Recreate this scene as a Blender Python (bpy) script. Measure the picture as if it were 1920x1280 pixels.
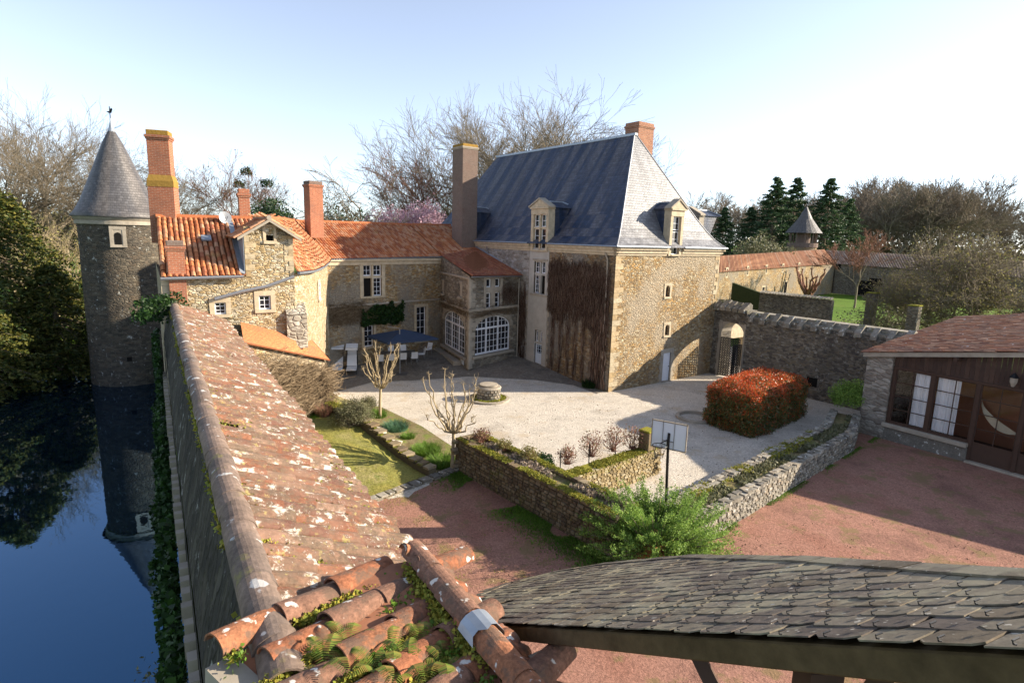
import bpy, bmesh, math, random
import numpy as np
from mathutils import Vector, Matrix, noise as mnoise
for o in list(bpy.data.objects): bpy.data.objects.remove(o)
SC=bpy.context.scene; COL=SC.collection
# ---------------------------------------------------------------- camera
H=10.0; FPX=1080.0
_d=np.array([-170.,-6000.,-FPX]); _u=-_d/np.linalg.norm(_d)
_fw=np.array([0,0,-1.]); _fw=_fw-_fw.dot(_u)*_u; _fw/=np.linalg.norm(_fw)
_rt=np.cross(_fw,_u); RW=np.array([_rt,_fw,_u]); CAM=np.array([0,0,H])
cam=bpy.data.cameras.new('camera'); camo=bpy.data.objects.new('camera',cam); COL.objects.link(camo)
cam.sensor_width=36; cam.lens=FPX/1920*36; cam.clip_start=.05; cam.clip_end=6000
m=Matrix([[*RW[0],0],[*RW[1],0],[*RW[2],H],[0,0,0,1]]); camo.matrix_world=m
SC.camera=camo
SC.render.resolution_x=1024; SC.render.resolution_y=682
# ---------------------------------------------------------------- light
SUN_EL=math.radians(22.8); SUN_D=Vector((math.cos(SUN_EL)*.994,math.cos(SUN_EL)*.105,math.sin(SUN_EL)))
w=bpy.data.worlds.new('World'); SC.world=w; w.use_nodes=True; nt=w.node_tree
bg=nt.nodes['Background']; sky=nt.nodes.new('ShaderNodeTexSky'); sky.sky_type='NISHITA'; sky.sun_disc=False
sky.sun_elevation=SUN_EL; sky.sun_rotation=math.atan2(SUN_D.x,SUN_D.y); sky.air_density=.8; sky.dust_density=.4; sky.ozone_density=2.2
hs=nt.nodes.new('ShaderNodeHueSaturation'); hs.inputs['Saturation'].default_value=.55; nt.links.new(sky.outputs[0],hs.inputs['Color'])
tn_=nt.nodes.new('ShaderNodeMix'); tn_.data_type='RGBA'; tn_.blend_type='MULTIPLY'; tn_.inputs[0].default_value=1; nt.links.new(hs.outputs[0],tn_.inputs[6]); tn_.inputs[7].default_value=(.96,1.0,1.07,1)
nt.links.new(tn_.outputs[2],bg.inputs[0]); bg.inputs[1].default_value=.113
sl=bpy.data.lights.new('sun','SUN'); sl.energy=5.0; sl.angle=math.radians(.5); sl.color=(1,.87,.69)
so=bpy.data.objects.new('sun',sl); COL.objects.link(so); so.rotation_euler=SUN_D.to_track_quat('Z','Y').to_euler()
SC.view_settings.view_transform='Standard'; SC.view_settings.look='None'; SC.view_settings.gamma=1
SC.view_settings.exposure=1.3; SC.view_settings.use_curve_mapping=False
# ---------------------------------------------------------------- measuring helpers (pixel of the photograph -> point on a real surface)
def ray(px,py): return RW@np.array([px-960.,640.-py,-FPX])
def P(px,py,z=0.):
    r=ray(px,py); return Vector(CAM+(z-H)/r[2]*r)
def PD(px,py,y):
    r=ray(px,py); return Vector(CAM+r*(y/r[1]))
def PV(px,py,a,b):          # on the vertical plane through a and b
    n=np.array([-(b[1]-a[1]),b[0]-a[0]]); r=ray(px,py); t=n.dot(np.array([a[0],a[1]]))/n.dot(r[:2]); return Vector(CAM+t*r)
def V(*a): return Vector(a)
def sst(t): t=max(0,min(1,t)); return t*t*(3-2*t)
def G(x,y):
    m_=.849*y-.528*x; n_=.849*x+.528*y
    g=.6*sst((y-38)/8.)*(1-sst((x-3)/4.))*(1-sst((-x-15)/5)) if y>38 else 0
    return g+1.3*sst((m_-19)/8)*(1-sst((n_-7.4)/2.2))*(1-sst((m_-33)/4))
def PG(px,py):
    z=0.
    for _ in range(12): p=P(px,py,z); z=G(p.x,p.y)
    return Vector((p.x,p.y,z))
Mv=Vector((math.sin(math.radians(-31.9)),math.cos(math.radians(-31.9)),0)); Nv=Vector((Mv.y,-Mv.x,0))
def MN(m_,n_,z=0): 
    p=Mv*m_+Nv*n_; return Vector((p.x,p.y,z))
UP=Vector((0,0,1))
rng=random.Random(7); nr=np.random.default_rng(5)
# ---------------------------------------------------------------- object helpers
def thing(name,label,cat,loc=(0,0,0),group=None):
    o=bpy.data.objects.new(name,None); COL.objects.link(o); o.location=loc; o.empty_display_size=.2
    o['label']=label; o['category']=cat
    if group: o['group']=group
    return o
def tag(o,label=None,cat=None,group=None,kind=None):
    if label: o['label']=label
    if cat: o['category']=cat
    if group: o['group']=group
    if kind: o['kind']=kind
    return o
def link(name,me,parent=None,mat=None,loc=None):
    if mat is not None and not me.materials: me.materials.append(mat)
    o=bpy.data.objects.new(name,me); COL.objects.link(o)
    if parent is not None: o.parent=parent
    if loc is not None: o.location=loc
    return o
def root_loc(p):
    v=Vector((0,0,0))
    while p is not None: v+=Vector(p.location); p=p.parent
    return v
def auto_uv(me,uvf=None):
    n=len(me.loops)
    if n==0: return
    co=np.empty(len(me.vertices)*3); me.vertices.foreach_get('co',co); co=co.reshape(-1,3)
    li=np.empty(n,dtype=np.int32); me.loops.foreach_get('vertex_index',li)
    if uvf is not None: uv=uvf(co)[li]
    else:
        nf=len(me.polygons); nn=np.empty(nf*3); me.polygons.foreach_get('normal',nn); nn=nn.reshape(-1,3)
        tot=np.empty(nf,dtype=np.int32); me.polygons.foreach_get('loop_total',tot)
        fi=np.repeat(np.arange(nf),tot)
        t=np.cross([0,0,1.],nn); l=np.linalg.norm(t,axis=1); flat=l<.15
        t[flat]=[1,0,0]; l[flat]=1; t/=l[:,None]
        b=np.cross(nn,t); b[flat]=[0,1,0]
        c=co[li]; uv=np.stack([(c*t[fi]).sum(1),(c*b[fi]).sum(1)],1)
    lay=me.uv_layers.new(name='uv'); lay.data.foreach_set('uv',uv.astype(np.float32).ravel())
class MB:
    "collects shapes given in world coordinates, linked as one mesh"
    def __init__(s): s.v=[]; s.f=[]
    def poly(s,*pts):
        b=len(s.v); s.v+= [tuple(p) for p in pts]; s.f.append(tuple(range(b,b+len(pts)))); return s
    def mesh(s,vs,fs):
        b=len(s.v); s.v+=[tuple(v) for v in vs]; s.f+=[tuple(i+b for i in f) for f in fs]; return s
    def box(s,o,ax,ay,az,a0,a1,b0,b1,c0,c1):
        vs=[o+ax*a+ay*b+az*c for c in (c0,c1) for b in (b0,b1) for a in (a0,a1)]
        return s.mesh(vs,[(0,2,3,1),(4,5,7,6),(0,1,5,4),(2,6,7,3),(0,4,6,2),(1,3,7,5)])
    def prism(s,pts,d):
        "polygon pts (list of Vector), extruded by vector d"
        n=len(pts); vs=list(pts)+[p+d for p in pts]
        return s.mesh(vs,[tuple(range(n))[::-1],tuple(range(n,2*n))]+[(i,(i+1)%n,n+(i+1)%n,n+i) for i in range(n)])
    def tube(s,pts,rs,n=8,cap=True):
        rings=[]; b=len(s.v)
        for i,p in enumerate(pts):
            d=(pts[min(i+1,len(pts)-1)]-pts[max(i-1,0)]).normalized()
            a=d.cross(UP if abs(d.z)<.9 else Vector((1,0,0))).normalized(); c=d.cross(a)
            r=rs[i] if hasattr(rs,'__len__') else rs
            for k in range(n):
                t=2*math.pi*k/n; s.v.append(tuple(p+a*(r*math.cos(t))+c*(r*math.sin(t))))
        for i in range(len(pts)-1):
            for k in range(n):
                k2=(k+1)%n; s.f.append((b+i*n+k,b+i*n+k2,b+(i+1)*n+k2,b+(i+1)*n+k))
        if cap:
            s.f.append(tuple(b+k for k in range(n))[::-1]); s.f.append(tuple(b+(len(pts)-1)*n+k for k in range(n)))
        return s
    def lathe(s,c,prof,n=24,cap=True):
        b=len(s.v)
        for r,z in prof:
            for k in range(n):
                t=2*math.pi*k/n; s.v.append((c[0]+r*math.cos(t),c[1]+r*math.sin(t),z))
        for i in range(len(prof)-1):
            for k in range(n):
                k2=(k+1)%n; s.f.append((b+i*n+k,b+i*n+k2,b+(i+1)*n+k2,b+(i+1)*n+k))
        if cap: s.f.append(tuple(b+(len(prof)-1)*n+k for k in range(n)))
        return s
    def build(s,name,mat,parent=None,smooth=False,uvf=None,bevel=0,fix=True):
        off=root_loc(parent) if parent is not None else Vector((0,0,0))
        me=bpy.data.meshes.new(name); me.from_pydata([tuple(Vector(v)-off) for v in s.v],[],s.f)
        if fix or bevel:
            bm=bmesh.new(); bm.from_mesh(me)
            if bevel: 
                bmesh.ops.remove_doubles(bm,verts=bm.verts,dist=1e-4)
                es=[e for e in bm.edges if len(e.link_faces)==2 and e.calc_face_angle(0)>.6]
                bmesh.ops.bevel(bm,geom=es,offset=bevel,segments=1,affect='EDGES')
            bmesh.ops.recalc_face_normals(bm,faces=bm.faces) if fix else None
            bm.to_mesh(me); bm.free()
        me.update()
        if smooth:
            me.polygons.foreach_set('use_smooth',[True]*len(me.polygons))
        auto_uv(me,uvf)
        me.materials.append(mat)
        o=bpy.data.objects.new(name,me); COL.objects.link(o)
        if parent is not None: o.parent=parent
        return o
def np_mesh(name,Vv,F,smooth=False):
    me=bpy.data.meshes.new(name); k=F.shape[1]
    me.vertices.add(len(Vv)); me.vertices.foreach_set('co',Vv.astype(np.float32).ravel())
    me.loops.add(F.size); me.loops.foreach_set('vertex_index',F.astype(np.int32).ravel())
    me.polygons.add(len(F)); me.polygons.foreach_set('loop_start',(np.arange(len(F))*k).astype(np.int32))
    me.polygons.foreach_set('loop_total',np.full(len(F),k,dtype=np.int32))
    if smooth: me.polygons.foreach_set('use_smooth',np.ones(len(F),dtype=bool))
    me.update(calc_edges=True); return me
def pieces(parent,name,variants,Ms,mat,limit=300,plural=None):
    """alike pieces: the ones that show largest become parts that share meshes, the rest one joined part"""
    off=root_loc(parent); ds=sorted(range(len(Ms)),key=lambda i:(Ms[i].translation-camo.location).length)
    meshes=[]
    for vs,fs in variants:
        me=bpy.data.meshes.new(name); me.from_pydata([tuple(v) for v in vs],[],fs); auto_uv(me); me.materials.append(mat); meshes.append(me)
    T=Matrix.Translation(-off)
    for j in ds[:limit]:
        o=bpy.data.objects.new(name,meshes[j%len(meshes)]); COL.objects.link(o); o.parent=parent; o.matrix_local=T@Ms[j]
    rest=ds[limit:]
    if rest:
        av=[];af=[];b=0
        for j in rest:
            vs,fs=variants[j%len(variants)]; A=np.array([[*v,1.] for v in vs]); Q=(A@np.array(T@Ms[j]).T)[:,:3]
            av.append(Q); af+= [tuple(i+b for i in f) for f in fs]; b+=len(vs)
        me=bpy.data.meshes.new(plural or name+'s'); me.from_pydata(np.concatenate(av).tolist(),[],af); auto_uv(me); me.materials.append(mat)
        o=bpy.data.objects.new(plural or name+'s',me); COL.objects.link(o); o.parent=parent; o['kind']='stuff'
def frame(o,x,y,z):
    return Matrix([[x[0],y[0],z[0],o[0]],[x[1],y[1],z[1],o[1]],[x[2],y[2],z[2],o[2]],[0,0,0,1]])
def copy_thing(root,loc,rotz=0,scale=1,label=None):
    c=root.copy(); COL.objects.link(c); c.location=loc; c.rotation_euler=(0,0,rotz); c.scale=(scale,)*3
    if label: c['label']=label
    for ch in root.children:
        d=ch.copy(); COL.objects.link(d); d.parent=c
        for g in ch.children:
            e=g.copy(); COL.objects.link(e); e.parent=d
    return c
# ---------------------------------------------------------------- materials
class NT:
    def __init__(s,name):
        s.m=bpy.data.materials.new(name); s.m.use_nodes=True; s.t=s.m.node_tree; s.b=s.t.nodes['Principled BSDF']; s.l=s.t.links
    def n(s,typ,**kw):
        x=s.t.nodes.new('ShaderNode'+typ)
        for k,v in kw.items(): setattr(x,k,v)
        return x
    def set(s,sock,val):
        if hasattr(val,'is_output') or isinstance(val,bpy.types.NodeSocket): s.l.new(val,sock)
        else: sock.default_value=val
    def uv(s,sx=1,sy=1,warp=0,wscale=2):
        c=s.n('TexCoord').outputs['UV']
        mp=s.n('Mapping'); mp.inputs['Scale'].default_value=(sx,sy,1); s.l.new(c,mp.inputs[0]); o=mp.outputs[0]
        if warp:
            nz=s.n('TexNoise'); nz.inputs['Scale'].default_value=wscale; nz.inputs['Detail'].default_value=2; s.l.new(o,nz.inputs['Vector'])
            ad=s.n('VectorMath',operation='MULTIPLY_ADD'); s.l.new(nz.outputs['Color'],ad.inputs[0]); ad.inputs[1].default_value=(warp,)*3; s.l.new(o,ad.inputs[2]); o=ad.outputs[0]
        return o
    def pos(s,sc=(1,1,1)):
        g=s.n('NewGeometry'); mp=s.n('Mapping'); mp.inputs['Scale'].default_value=sc; s.l.new(g.outputs['Position'],mp.inputs[0]); return mp.outputs[0]
    def noise(s,vec,scale,detail=4,rough=.6,out='Fac'):
        x=s.n('TexNoise'); x.inputs['Scale'].default_value=scale; x.inputs['Detail'].default_value=detail; x.inputs['Roughness'].default_value=rough
        s.l.new(vec,x.inputs['Vector']); return x.outputs[out]
    def voro(s,vec,scale,feature='F1',out='Color',rnd=1):
        x=s.n('TexVoronoi',feature=feature); x.inputs['Scale'].default_value=scale; x.inputs['Randomness'].default_value=rnd; s.l.new(vec,x.inputs['Vector']); return x.outputs[out]
    def ramp(s,fac,stops,interp='LINEAR'):
        x=s.n('ValToRGB'); x.color_ramp.interpolation=interp; e=x.color_ramp.elements
        while len(e)>len(stops): e.remove(e[-1])
        while len(e)<len(stops): e.new(.5)
        for i,(p,c) in enumerate(stops):
            e[i].position=p
            if not hasattr(c,'__len__'): c=(c,c,c)
            e[i].color=(*c,1)
        s.l.new(fac,x.inputs[0]); return x.outputs[0]
    def mix(s,fac,a,b,mode='MIX'):
        x=s.n('Mix',data_type='RGBA',blend_type=mode)
        s.set(x.inputs[0],fac)
        for k,v in ((6,a),(7,b)):
            if isinstance(v,(tuple,list)): v=(*v,1) if len(v)==3 else v
            s.set(x.inputs[k],v)
        return x.outputs[2]
    def math(s,op,a,b=0.):
        x=s.n('Math',operation=op); s.set(x.inputs[0],a); s.set(x.inputs[1],b); return x.outputs[0]
    def island(s):
        g=s.n('NewGeometry'); o=s.n('ObjectInfo'); return s.math('FRACT',s.math('ADD',g.outputs['Random Per Island'],s.math('MULTIPLY',o.outputs['Random'],7.31)))
    def bump(s,h,dist=.02,strength=1,base=None):
        x=s.n('Bump'); x.inputs['Distance'].default_value=dist; x.inputs['Strength'].default_value=strength; s.l.new(h,x.inputs['Height'])
        if base is not None: s.l.new(base,x.inputs['Normal'])
        s.l.new(x.outputs[0],s.b.inputs['Normal']); return x.outputs[0]
    def done(s,col,rough=.85,spec=.3,metal=0):
        s.set(s.b.inputs['Base Color'],(*col,1) if isinstance(col,(tuple,list)) and len(col)==3 else col)
        s.set(s.b.inputs['Roughness'],rough); s.b.inputs['Specular IOR Level'].default_value=spec; s.b.inputs['Metallic'].default_value=metal
        return s.m
def rubble(name,cols,sx=4.6,sy=9.5,mortar=(.42,.36,.26),mw=.1,dark=(.06,.055,.05),stain=.35,lichen=.0,bumpd=.05,warp=.5,patch=None):
    t=NT(name); u=t.uv(sx,sy,warp,1.3)
    cell=t.voro(u,1); g=t.n('SeparateColor'); t.l.new(cell,g.inputs[0])
    n_=len(cols); c=t.ramp(g.outputs[0],[(i/n_,cc) for i,cc in enumerate(cols)],'CONSTANT')
    c=t.mix(t.math('MULTIPLY',g.outputs[1],.45),c,(.12,.1,.075))
    edge=t.voro(u,1,'DISTANCE_TO_EDGE','Distance'); mk=t.ramp(edge,[(0,1),(mw,0)])
    fine=t.noise(t.pos(),9,5,.7)
    c=t.mix(t.math('MULTIPLY',mk,.5),c,mortar)
    c=t.mix(.55,c,t.ramp(fine,[(.25,.25),(.75,1.0)]),'MULTIPLY')
    big=t.noise(t.pos((1,1,.6)),.45,5,.65)
    c=t.mix(t.math('MULTIPLY',t.ramp(big,[(.45,0),(.68,1)]),stain),c,dark)
    if patch: 
        b2=t.noise(t.pos((1.3,1.3,1)),.3,4,.6); c=t.mix(t.ramp(b2,[(.45,0),(.6,.75)]),c,t.mix(.6,patch,t.ramp(fine,[(.25,.3),(.75,1)]),'MULTIPLY'))
    if lichen:
        l=t.noise(t.pos(),2.6,6,.75); c=t.mix(t.ramp(l,[(.60,0),(.66,lichen)]),c,(.5,.5,.46))
    h=t.math('ADD',t.ramp(edge,[(0,0),(.18,1)]),t.math('MULTIPLY',fine,.7))
    t.bump(h,bumpd,.9); return t.done(c,.92,.15)
def piece_mat(name,cols,var=.35,rough=.85,fs=14,spots=None,bumpd=.01,spec=.25,patch=None,ps=2.0,pthr=.56,low=.45):
    "each piece its own colour, with grain; optional lichen spots and a coloured patchy growth"
    t=NT(name); r=t.island(); n_=len(cols)
    c=t.ramp(r,[(i/n_,cc) for i,cc in enumerate(cols)],'CONSTANT')
    f=t.noise(t.pos(),fs,6,.75); f2=t.noise(t.pos(),fs*.25,4,.6)
    c=t.mix(var+.2,c,t.ramp(f,[(.28,low),(.72,1)]),'MULTIPLY'); c=t.mix(var,c,t.ramp(f2,[(.3,.4),(.7,1)]),'MULTIPLY')
    if patch:
        k=t.noise(t.pos(),ps,5,.7); c=t.mix(t.ramp(k,[(pthr,0),(pthr+.1,.85)]),c,patch)
    if spots:
        k=t.noise(t.pos(),spots[1],3,.5); c=t.mix(t.ramp(k,[(spots[2],0),(spots[2]+.04,.9)]),c,spots[0])
    t.bump(f,bumpd,.8); return t.done(c,rough,spec)
def plain(name,col,rough=.6,spec=.4,metal=0,var=.25,fs=6,bumpd=0):
    t=NT(name); f=t.noise(t.pos(),fs,5,.65); c=t.mix(var,col,t.ramp(f,[(.25,.35),(.75,1)]),'MULTIPLY')
    if bumpd: t.bump(f,bumpd,.7)
    return t.done(c,rough,spec,metal)
def leaf_mat(name,cols,rough=.55,trans=.25,spec=.25):
    t=NT(name); r=t.island(); n_=len(cols)
    c=t.ramp(r,[(i/max(1,n_-1),cc) for i,cc in enumerate(cols)])
    k=t.noise(t.pos(),.8,3,.5); c=t.mix(.6,c,t.ramp(k,[(.3,.45),(.65,1)]),'MULTIPLY')
    t.done(c,rough,spec)
    if trans:
        tr=t.n('BsdfTranslucent'); t.l.new(c,tr.inputs[0]); mx=t.n('MixShader'); mx.inputs[0].default_value=trans
        t.l.new(t.b.outputs[0],mx.inputs[1]); t.l.new(tr.outputs[0],mx.inputs[2]); t.l.new(mx.outputs[0],t.t.nodes['Material Output'].inputs[0])
    return t.m
OCH=[(.58,.40,.19),(.50,.33,.15),(.64,.49,.28),(.42,.26,.11),(.68,.57,.38),(.34,.23,.12),(.60,.36,.13)]
GREY=[(.24,.21,.17),(.18,.155,.13),(.32,.28,.22),(.13,.115,.10),(.27,.22,.15),(.37,.34,.28)]
M={}
M['ochre']=rubble('ochre_rubble',OCH,stain=.3,patch=(.33,.30,.25))
M['ochre_hip']=rubble('hip_rubble',OCH,4.8,9.8,stain=.18,bumpd=.06,patch=(.50,.42,.31))
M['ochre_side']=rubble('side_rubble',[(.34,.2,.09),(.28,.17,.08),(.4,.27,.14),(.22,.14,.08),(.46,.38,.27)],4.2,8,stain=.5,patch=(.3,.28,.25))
M['bright']=rubble('bright_rubble',[(.62,.48,.28),(.56,.42,.23),(.68,.57,.38),(.5,.36,.18),(.7,.62,.46)],5,10.5,mortar=(.6,.52,.38),stain=.1)
M['grey']=rubble('grey_rubble',GREY,4.4,9,mortar=(.26,.23,.18),stain=.45,lichen=.6)
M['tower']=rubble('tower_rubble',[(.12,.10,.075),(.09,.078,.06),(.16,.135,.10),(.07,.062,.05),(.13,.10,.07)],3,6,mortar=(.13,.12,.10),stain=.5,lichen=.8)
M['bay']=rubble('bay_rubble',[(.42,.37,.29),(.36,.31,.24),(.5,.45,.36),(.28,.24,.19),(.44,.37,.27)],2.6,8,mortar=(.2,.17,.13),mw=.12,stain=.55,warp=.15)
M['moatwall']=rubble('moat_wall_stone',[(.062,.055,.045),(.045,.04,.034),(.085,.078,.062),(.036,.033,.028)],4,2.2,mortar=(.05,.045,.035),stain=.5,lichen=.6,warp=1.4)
M['lime']=plain('limestone',(.56,.46,.32),.85,.2,0,.65,3,.015)
M['limeg']=plain('weathered_limestone',(.40,.35,.28),.9,.15,0,.6,2.2,.015)
M['plaster']=plain('pale_render',(.46,.43,.38),.9,.15,0,.45,1.6,.01)
M['white']=plain('white_paint',(.74,.75,.78),.45,.4,0,.08,3)
M['bluewhite']=plain('blue_white_door_paint',(.60,.67,.76),.45,.4,0,.1,3)
M['glass']=NT('window_glass').done((.012,.015,.022),.06,.6)
M['dark']=plain('dark_opening',(.012,.011,.01),.9,.1)
M['zinc']=plain('zinc_flashing',(.34,.38,.43),.45,.5,.5,.45,6)
M['lead']=plain('grey_gutter',(.25,.26,.28),.45,.5,.4,.3,4)
M['iron']=plain('black_iron',(.012,.012,.013),.5,.4,.3,.2)
M['fabricw']=plain('white_cushion_fabric',(.72,.72,.72),.9,.1,0,.15,5)
M['navy']=plain('navy_parasol_canvas',(.028,.045,.085),.8,.2,0,.3,3)
M['tabletop']=plain('grey_table_top',(.09,.085,.085),.5,.3,0,.3)
M['plasticw']=plain('white_backboard',(.70,.76,.84),.35,.4,0,.12,2)
# slate roof
def slate_mat(name,base,alt,streak,rough,spec,rowh=.22,stk=.8):
    t=NT(name); u=t.uv(1,1); br=t.n('TexBrick'); t.l.new(u,br.inputs['Vector']); br.inputs['Scale'].default_value=1
    br.inputs['Brick Width'].default_value=.3; br.inputs['Row Height'].default_value=rowh; br.inputs['Mortar Size'].default_value=.012; br.inputs['Mortar Smooth'].default_value=.6
    br.inputs['Color1'].default_value=(.55,.55,.55,1); br.inputs['Color2'].default_value=(1,1,1,1); br.inputs['Mortar'].default_value=(.18,.18,.2,1)
    ust=t.uv(1.1,.10); st=t.noise(ust,.9,3,.5); c=t.mix(t.ramp(st,[(.44,0),(.56,stk)]),base,streak)
    big=t.noise(t.pos(),.22,4,.6); c=t.mix(t.ramp(big,[(.45,0),(.65,.6)]),c,alt)
    c=t.mix(.85,c,br.outputs['Color'],'MULTIPLY')
    fn=t.noise(t.pos(),5,5,.7); c=t.mix(.5,c,t.ramp(fn,[(.3,.45),(.7,1)]),'MULTIPLY')
    h=t.math('ADD',br.outputs['Fac'],t.math('MULTIPLY',fn,-.8)); h=t.math('MULTIPLY',h,-1)
    t.bump(h,.03,.8); return t.done(c,rough,spec)
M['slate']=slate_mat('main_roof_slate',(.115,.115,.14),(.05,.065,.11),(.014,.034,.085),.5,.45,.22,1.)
M['slate_sunlit']=slate_mat('sunlit_hip_slate',(.30,.30,.315),(.22,.22,.235),(.16,.16,.175),.46,.45,.2,.8)  # same slate made paler: the sun's sheen is put into the colour
M['slate_tower']=slate_mat('tower_roof_slate',(.15,.135,.13),(.2,.18,.165),(.10,.10,.11),.5,.4,.2)
TC=[(.52,.19,.075),(.60,.25,.11),(.46,.15,.06),(.56,.28,.15),(.40,.14,.07),(.62,.33,.19)]
M['tile']=piece_mat('terracotta_roof_tile',TC,.3,.85,5,bumpd=.004,patch=(.40,.25,.10),ps=1.1,pthr=.6)
M['tile_dark']=piece_mat('old_dark_red_tile',[(.30,.12,.07),(.36,.16,.09),(.25,.10,.06),(.40,.2,.12)],.4,.85,5,bumpd=.004)
M['tilebase']=plain('tile_bedding',(.20,.075,.035),.9,.1,0,.4,4)
M['tile_pale']=plain('pale_flat_tile',(.60,.30,.13),.85,.15,0,.35,2.2,.004)
M['oldtile']=piece_mat('lichened_old_tile',[(.36,.16,.10),(.42,.20,.125),(.32,.165,.12),(.38,.24,.165),(.29,.145,.10),(.44,.30,.22)],.6,.9,15,((.60,.55,.48),3.2,.60),.014,patch=(.25,.18,.12),ps=3.0,pthr=.50)
M['oldridge']=piece_mat('mossy_ridge_tile',[(.25,.18,.14),(.22,.165,.135),(.29,.21,.165)],.6,.9,15,((.45,.44,.42),5,.63),.012,patch=(.22,.19,.07),ps=2.8,pthr=.60)
M['foretile']=piece_mat('orange_old_tile',[(.44,.17,.085),(.48,.2,.10),(.38,.16,.09),(.34,.18,.12)],.65,.88,26,((.62,.6,.55),9,.64),.012,patch=(.13,.085,.06),ps=5,pthr=.50,low=.3)
M['foreslate']=piece_mat('lichened_slate',[(.14,.11,.09),(.18,.145,.115),(.22,.185,.135),(.18,.14,.095),(.24,.20,.15)],.6,.85,17,((.42,.39,.33),22,.66),.004,patch=(.235,.21,.145),ps=1.4,pthr=.49)
M['quoin']=piece_mat('corner_stone',[(.58,.44,.26),(.64,.51,.32),(.48,.35,.19),(.60,.50,.34)],.6,.9,7,bumpd=.015)
def oldtile():
    t=NT('lichened_old_tile'); r=t.island(); c=t.ramp(r,[(0,(.29,.125,.075)),(.17,(.35,.155,.09)),(.33,(.25,.13,.09)),(.5,(.31,.185,.125)),(.66,(.22,.11,.08)),(.83,(.36,.23,.16))],'CONSTANT')
    p=t.pos(); f=t.noise(p,22,6,.8); g2=t.noise(p,5,6,.75); b=t.noise(p,1.1,4,.6)
    c=t.mix(.9,c,t.ramp(f,[(.3,.3),(.7,1)]),'MULTIPLY'); c=t.mix(t.ramp(g2,[(.43,0),(.56,.85)]),c,t.mix(.8,(.19,.14,.10),t.ramp(f,[(.3,.35),(.7,1)]),'MULTIPLY')); c=t.mix(t.ramp(b,[(.5,0),(.7,.5)]),c,(.30,.17,.12))
    k=t.noise(p,4.2,8,.72); c=t.mix(t.ramp(k,[(.56,0),(.61,.9)]),c,t.mix(.6,(.62,.57,.50),t.ramp(f,[(.3,.4),(.6,1)]),'MULTIPLY'))
    y=t.noise(p,9,5,.7); c=t.mix(t.ramp(y,[(.585,0),(.65,.7)]),c,(.36,.30,.12))
    k2=t.noise(p,30,3,.6); c=t.mix(t.ramp(k2,[(.66,0),(.71,.8)]),c,(.55,.52,.46))
    t.bump(t.math('ADD',f,t.math('MULTIPLY',k,1.)),.014,.9); return t.done(c,.93,.12)
M['brick']=None
def brickmat(name,c1,c2,mort,w_=.23,h_=.075):
    t=NT(name); u=t.uv(1,1); br=t.n('TexBrick'); t.l.new(u,br.inputs['Vector']); br.inputs['Scale'].default_value=1
    br.inputs['Brick Width'].default_value=w_; br.inputs['Row Height'].default_value=h_; br.inputs['Mortar Size'].default_value=.012
    br.inputs['Color1'].default_value=(*c1,1); br.inputs['Color2'].default_value=(*c2,1); br.inputs['Mortar'].default_value=(*mort,1)
    f=t.noise(t.pos(),7,5,.7); c=t.mix(.5,br.outputs['Color'],t.ramp(f,[(.3,.5),(.7,1)]),'MULTIPLY'); 
    b=t.noise(t.pos(),1.0,4,.7); c=t.mix(t.ramp(b,[(.5,0),(.7,.4)]),c,(.16,.09,.07))
    t.bump(t.math('MULTIPLY',br.outputs['Fac'],-1.),.015,.8); return t.done(c,.9,.15)
M['brick']=brickmat('red_chimney_brick',(.42,.145,.075),(.33,.11,.06),(.42,.26,.18))
M['brickdk']=brickmat('brown_chimney_brick',(.22,.15,.12),(.17,.12,.10),(.24,.20,.17))
M['brickor']=brickmat('weathered_orange_brick',(.42,.2,.12),(.32,.14,.09),(.40,.32,.24),.3,.12)
M['lichen']=plain('orange_lichen',(.33,.20,.05),.95,.1,0,.5,9,.02)
M['moss']=plain('yellow_green_moss',(.26,.24,.04),.98,.05,0,.6,8,.03)
M['wood']=plain('dark_brown_wood',(.075,.043,.03),.75,.25,0,.4,3,.004)
M['beam']=plain('mossy_timber',(.115,.08,.042),.9,.1,0,.8,7,.02)
M['plank']=piece_mat('brown_plank',[(.075,.043,.031),(.09,.052,.037),(.065,.038,.029)],.3,.7,4,bumpd=.003)
# ground materials
def ground(name,c1,c2,c3,s1=.5,s2=14,bd=.03,spk=None):
    t=NT(name); p=t.pos(); a=t.noise(p,s1,6,.65); b=t.noise(p,s2,5,.8)
    c=t.ramp(a,[(.35,c1),(.5,c2),(.66,c3)]); c=t.mix(.7,c,t.ramp(b,[(.32,.42),(.66,1)]),'MULTIPLY')
    v=t.voro(p,s2*2.2); g=t.n('SeparateColor'); t.l.new(v,g.inputs[0]); c=t.mix(.5,c,t.ramp(g.outputs[0],[(0,.4),(1,1.0)]),'MULTIPLY')
    if spk: c=t.mix(t.ramp(t.noise(p,spk[1],4,.7),[(spk[2],0),(spk[2]+.08,.7)]),c,spk[0])
    t.bump(b,bd,.9); return t.done(c,.95,.1)
M['gravel']=ground('pale_gravel',(.58,.52,.44),(.78,.71,.61),(.66,.59,.49),.3,9,.07,((.46,.38,.28),.55,.56))
M['redgravel']=ground('pink_gravel',(.40,.195,.14),(.47,.25,.185),(.31,.165,.125),.3,12,.05,((.20,.15,.07),.8,.53))
M['lawnmoss']=ground('mossy_lawn',(.40,.34,.09),(.30,.29,.08),(.46,.39,.18),.6,9,.05,((.12,.16,.03),1.2,.58))
M['grass']=ground('far_grass',(.10,.19,.02),(.13,.24,.025),(.16,.22,.04),.06,3,.05)
M['soil']=ground('planting_soil',(.24,.19,.09),(.32,.26,.14),(.18,.2,.06),1.2,8,.06,((.16,.2,.04),1.6,.52))
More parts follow.
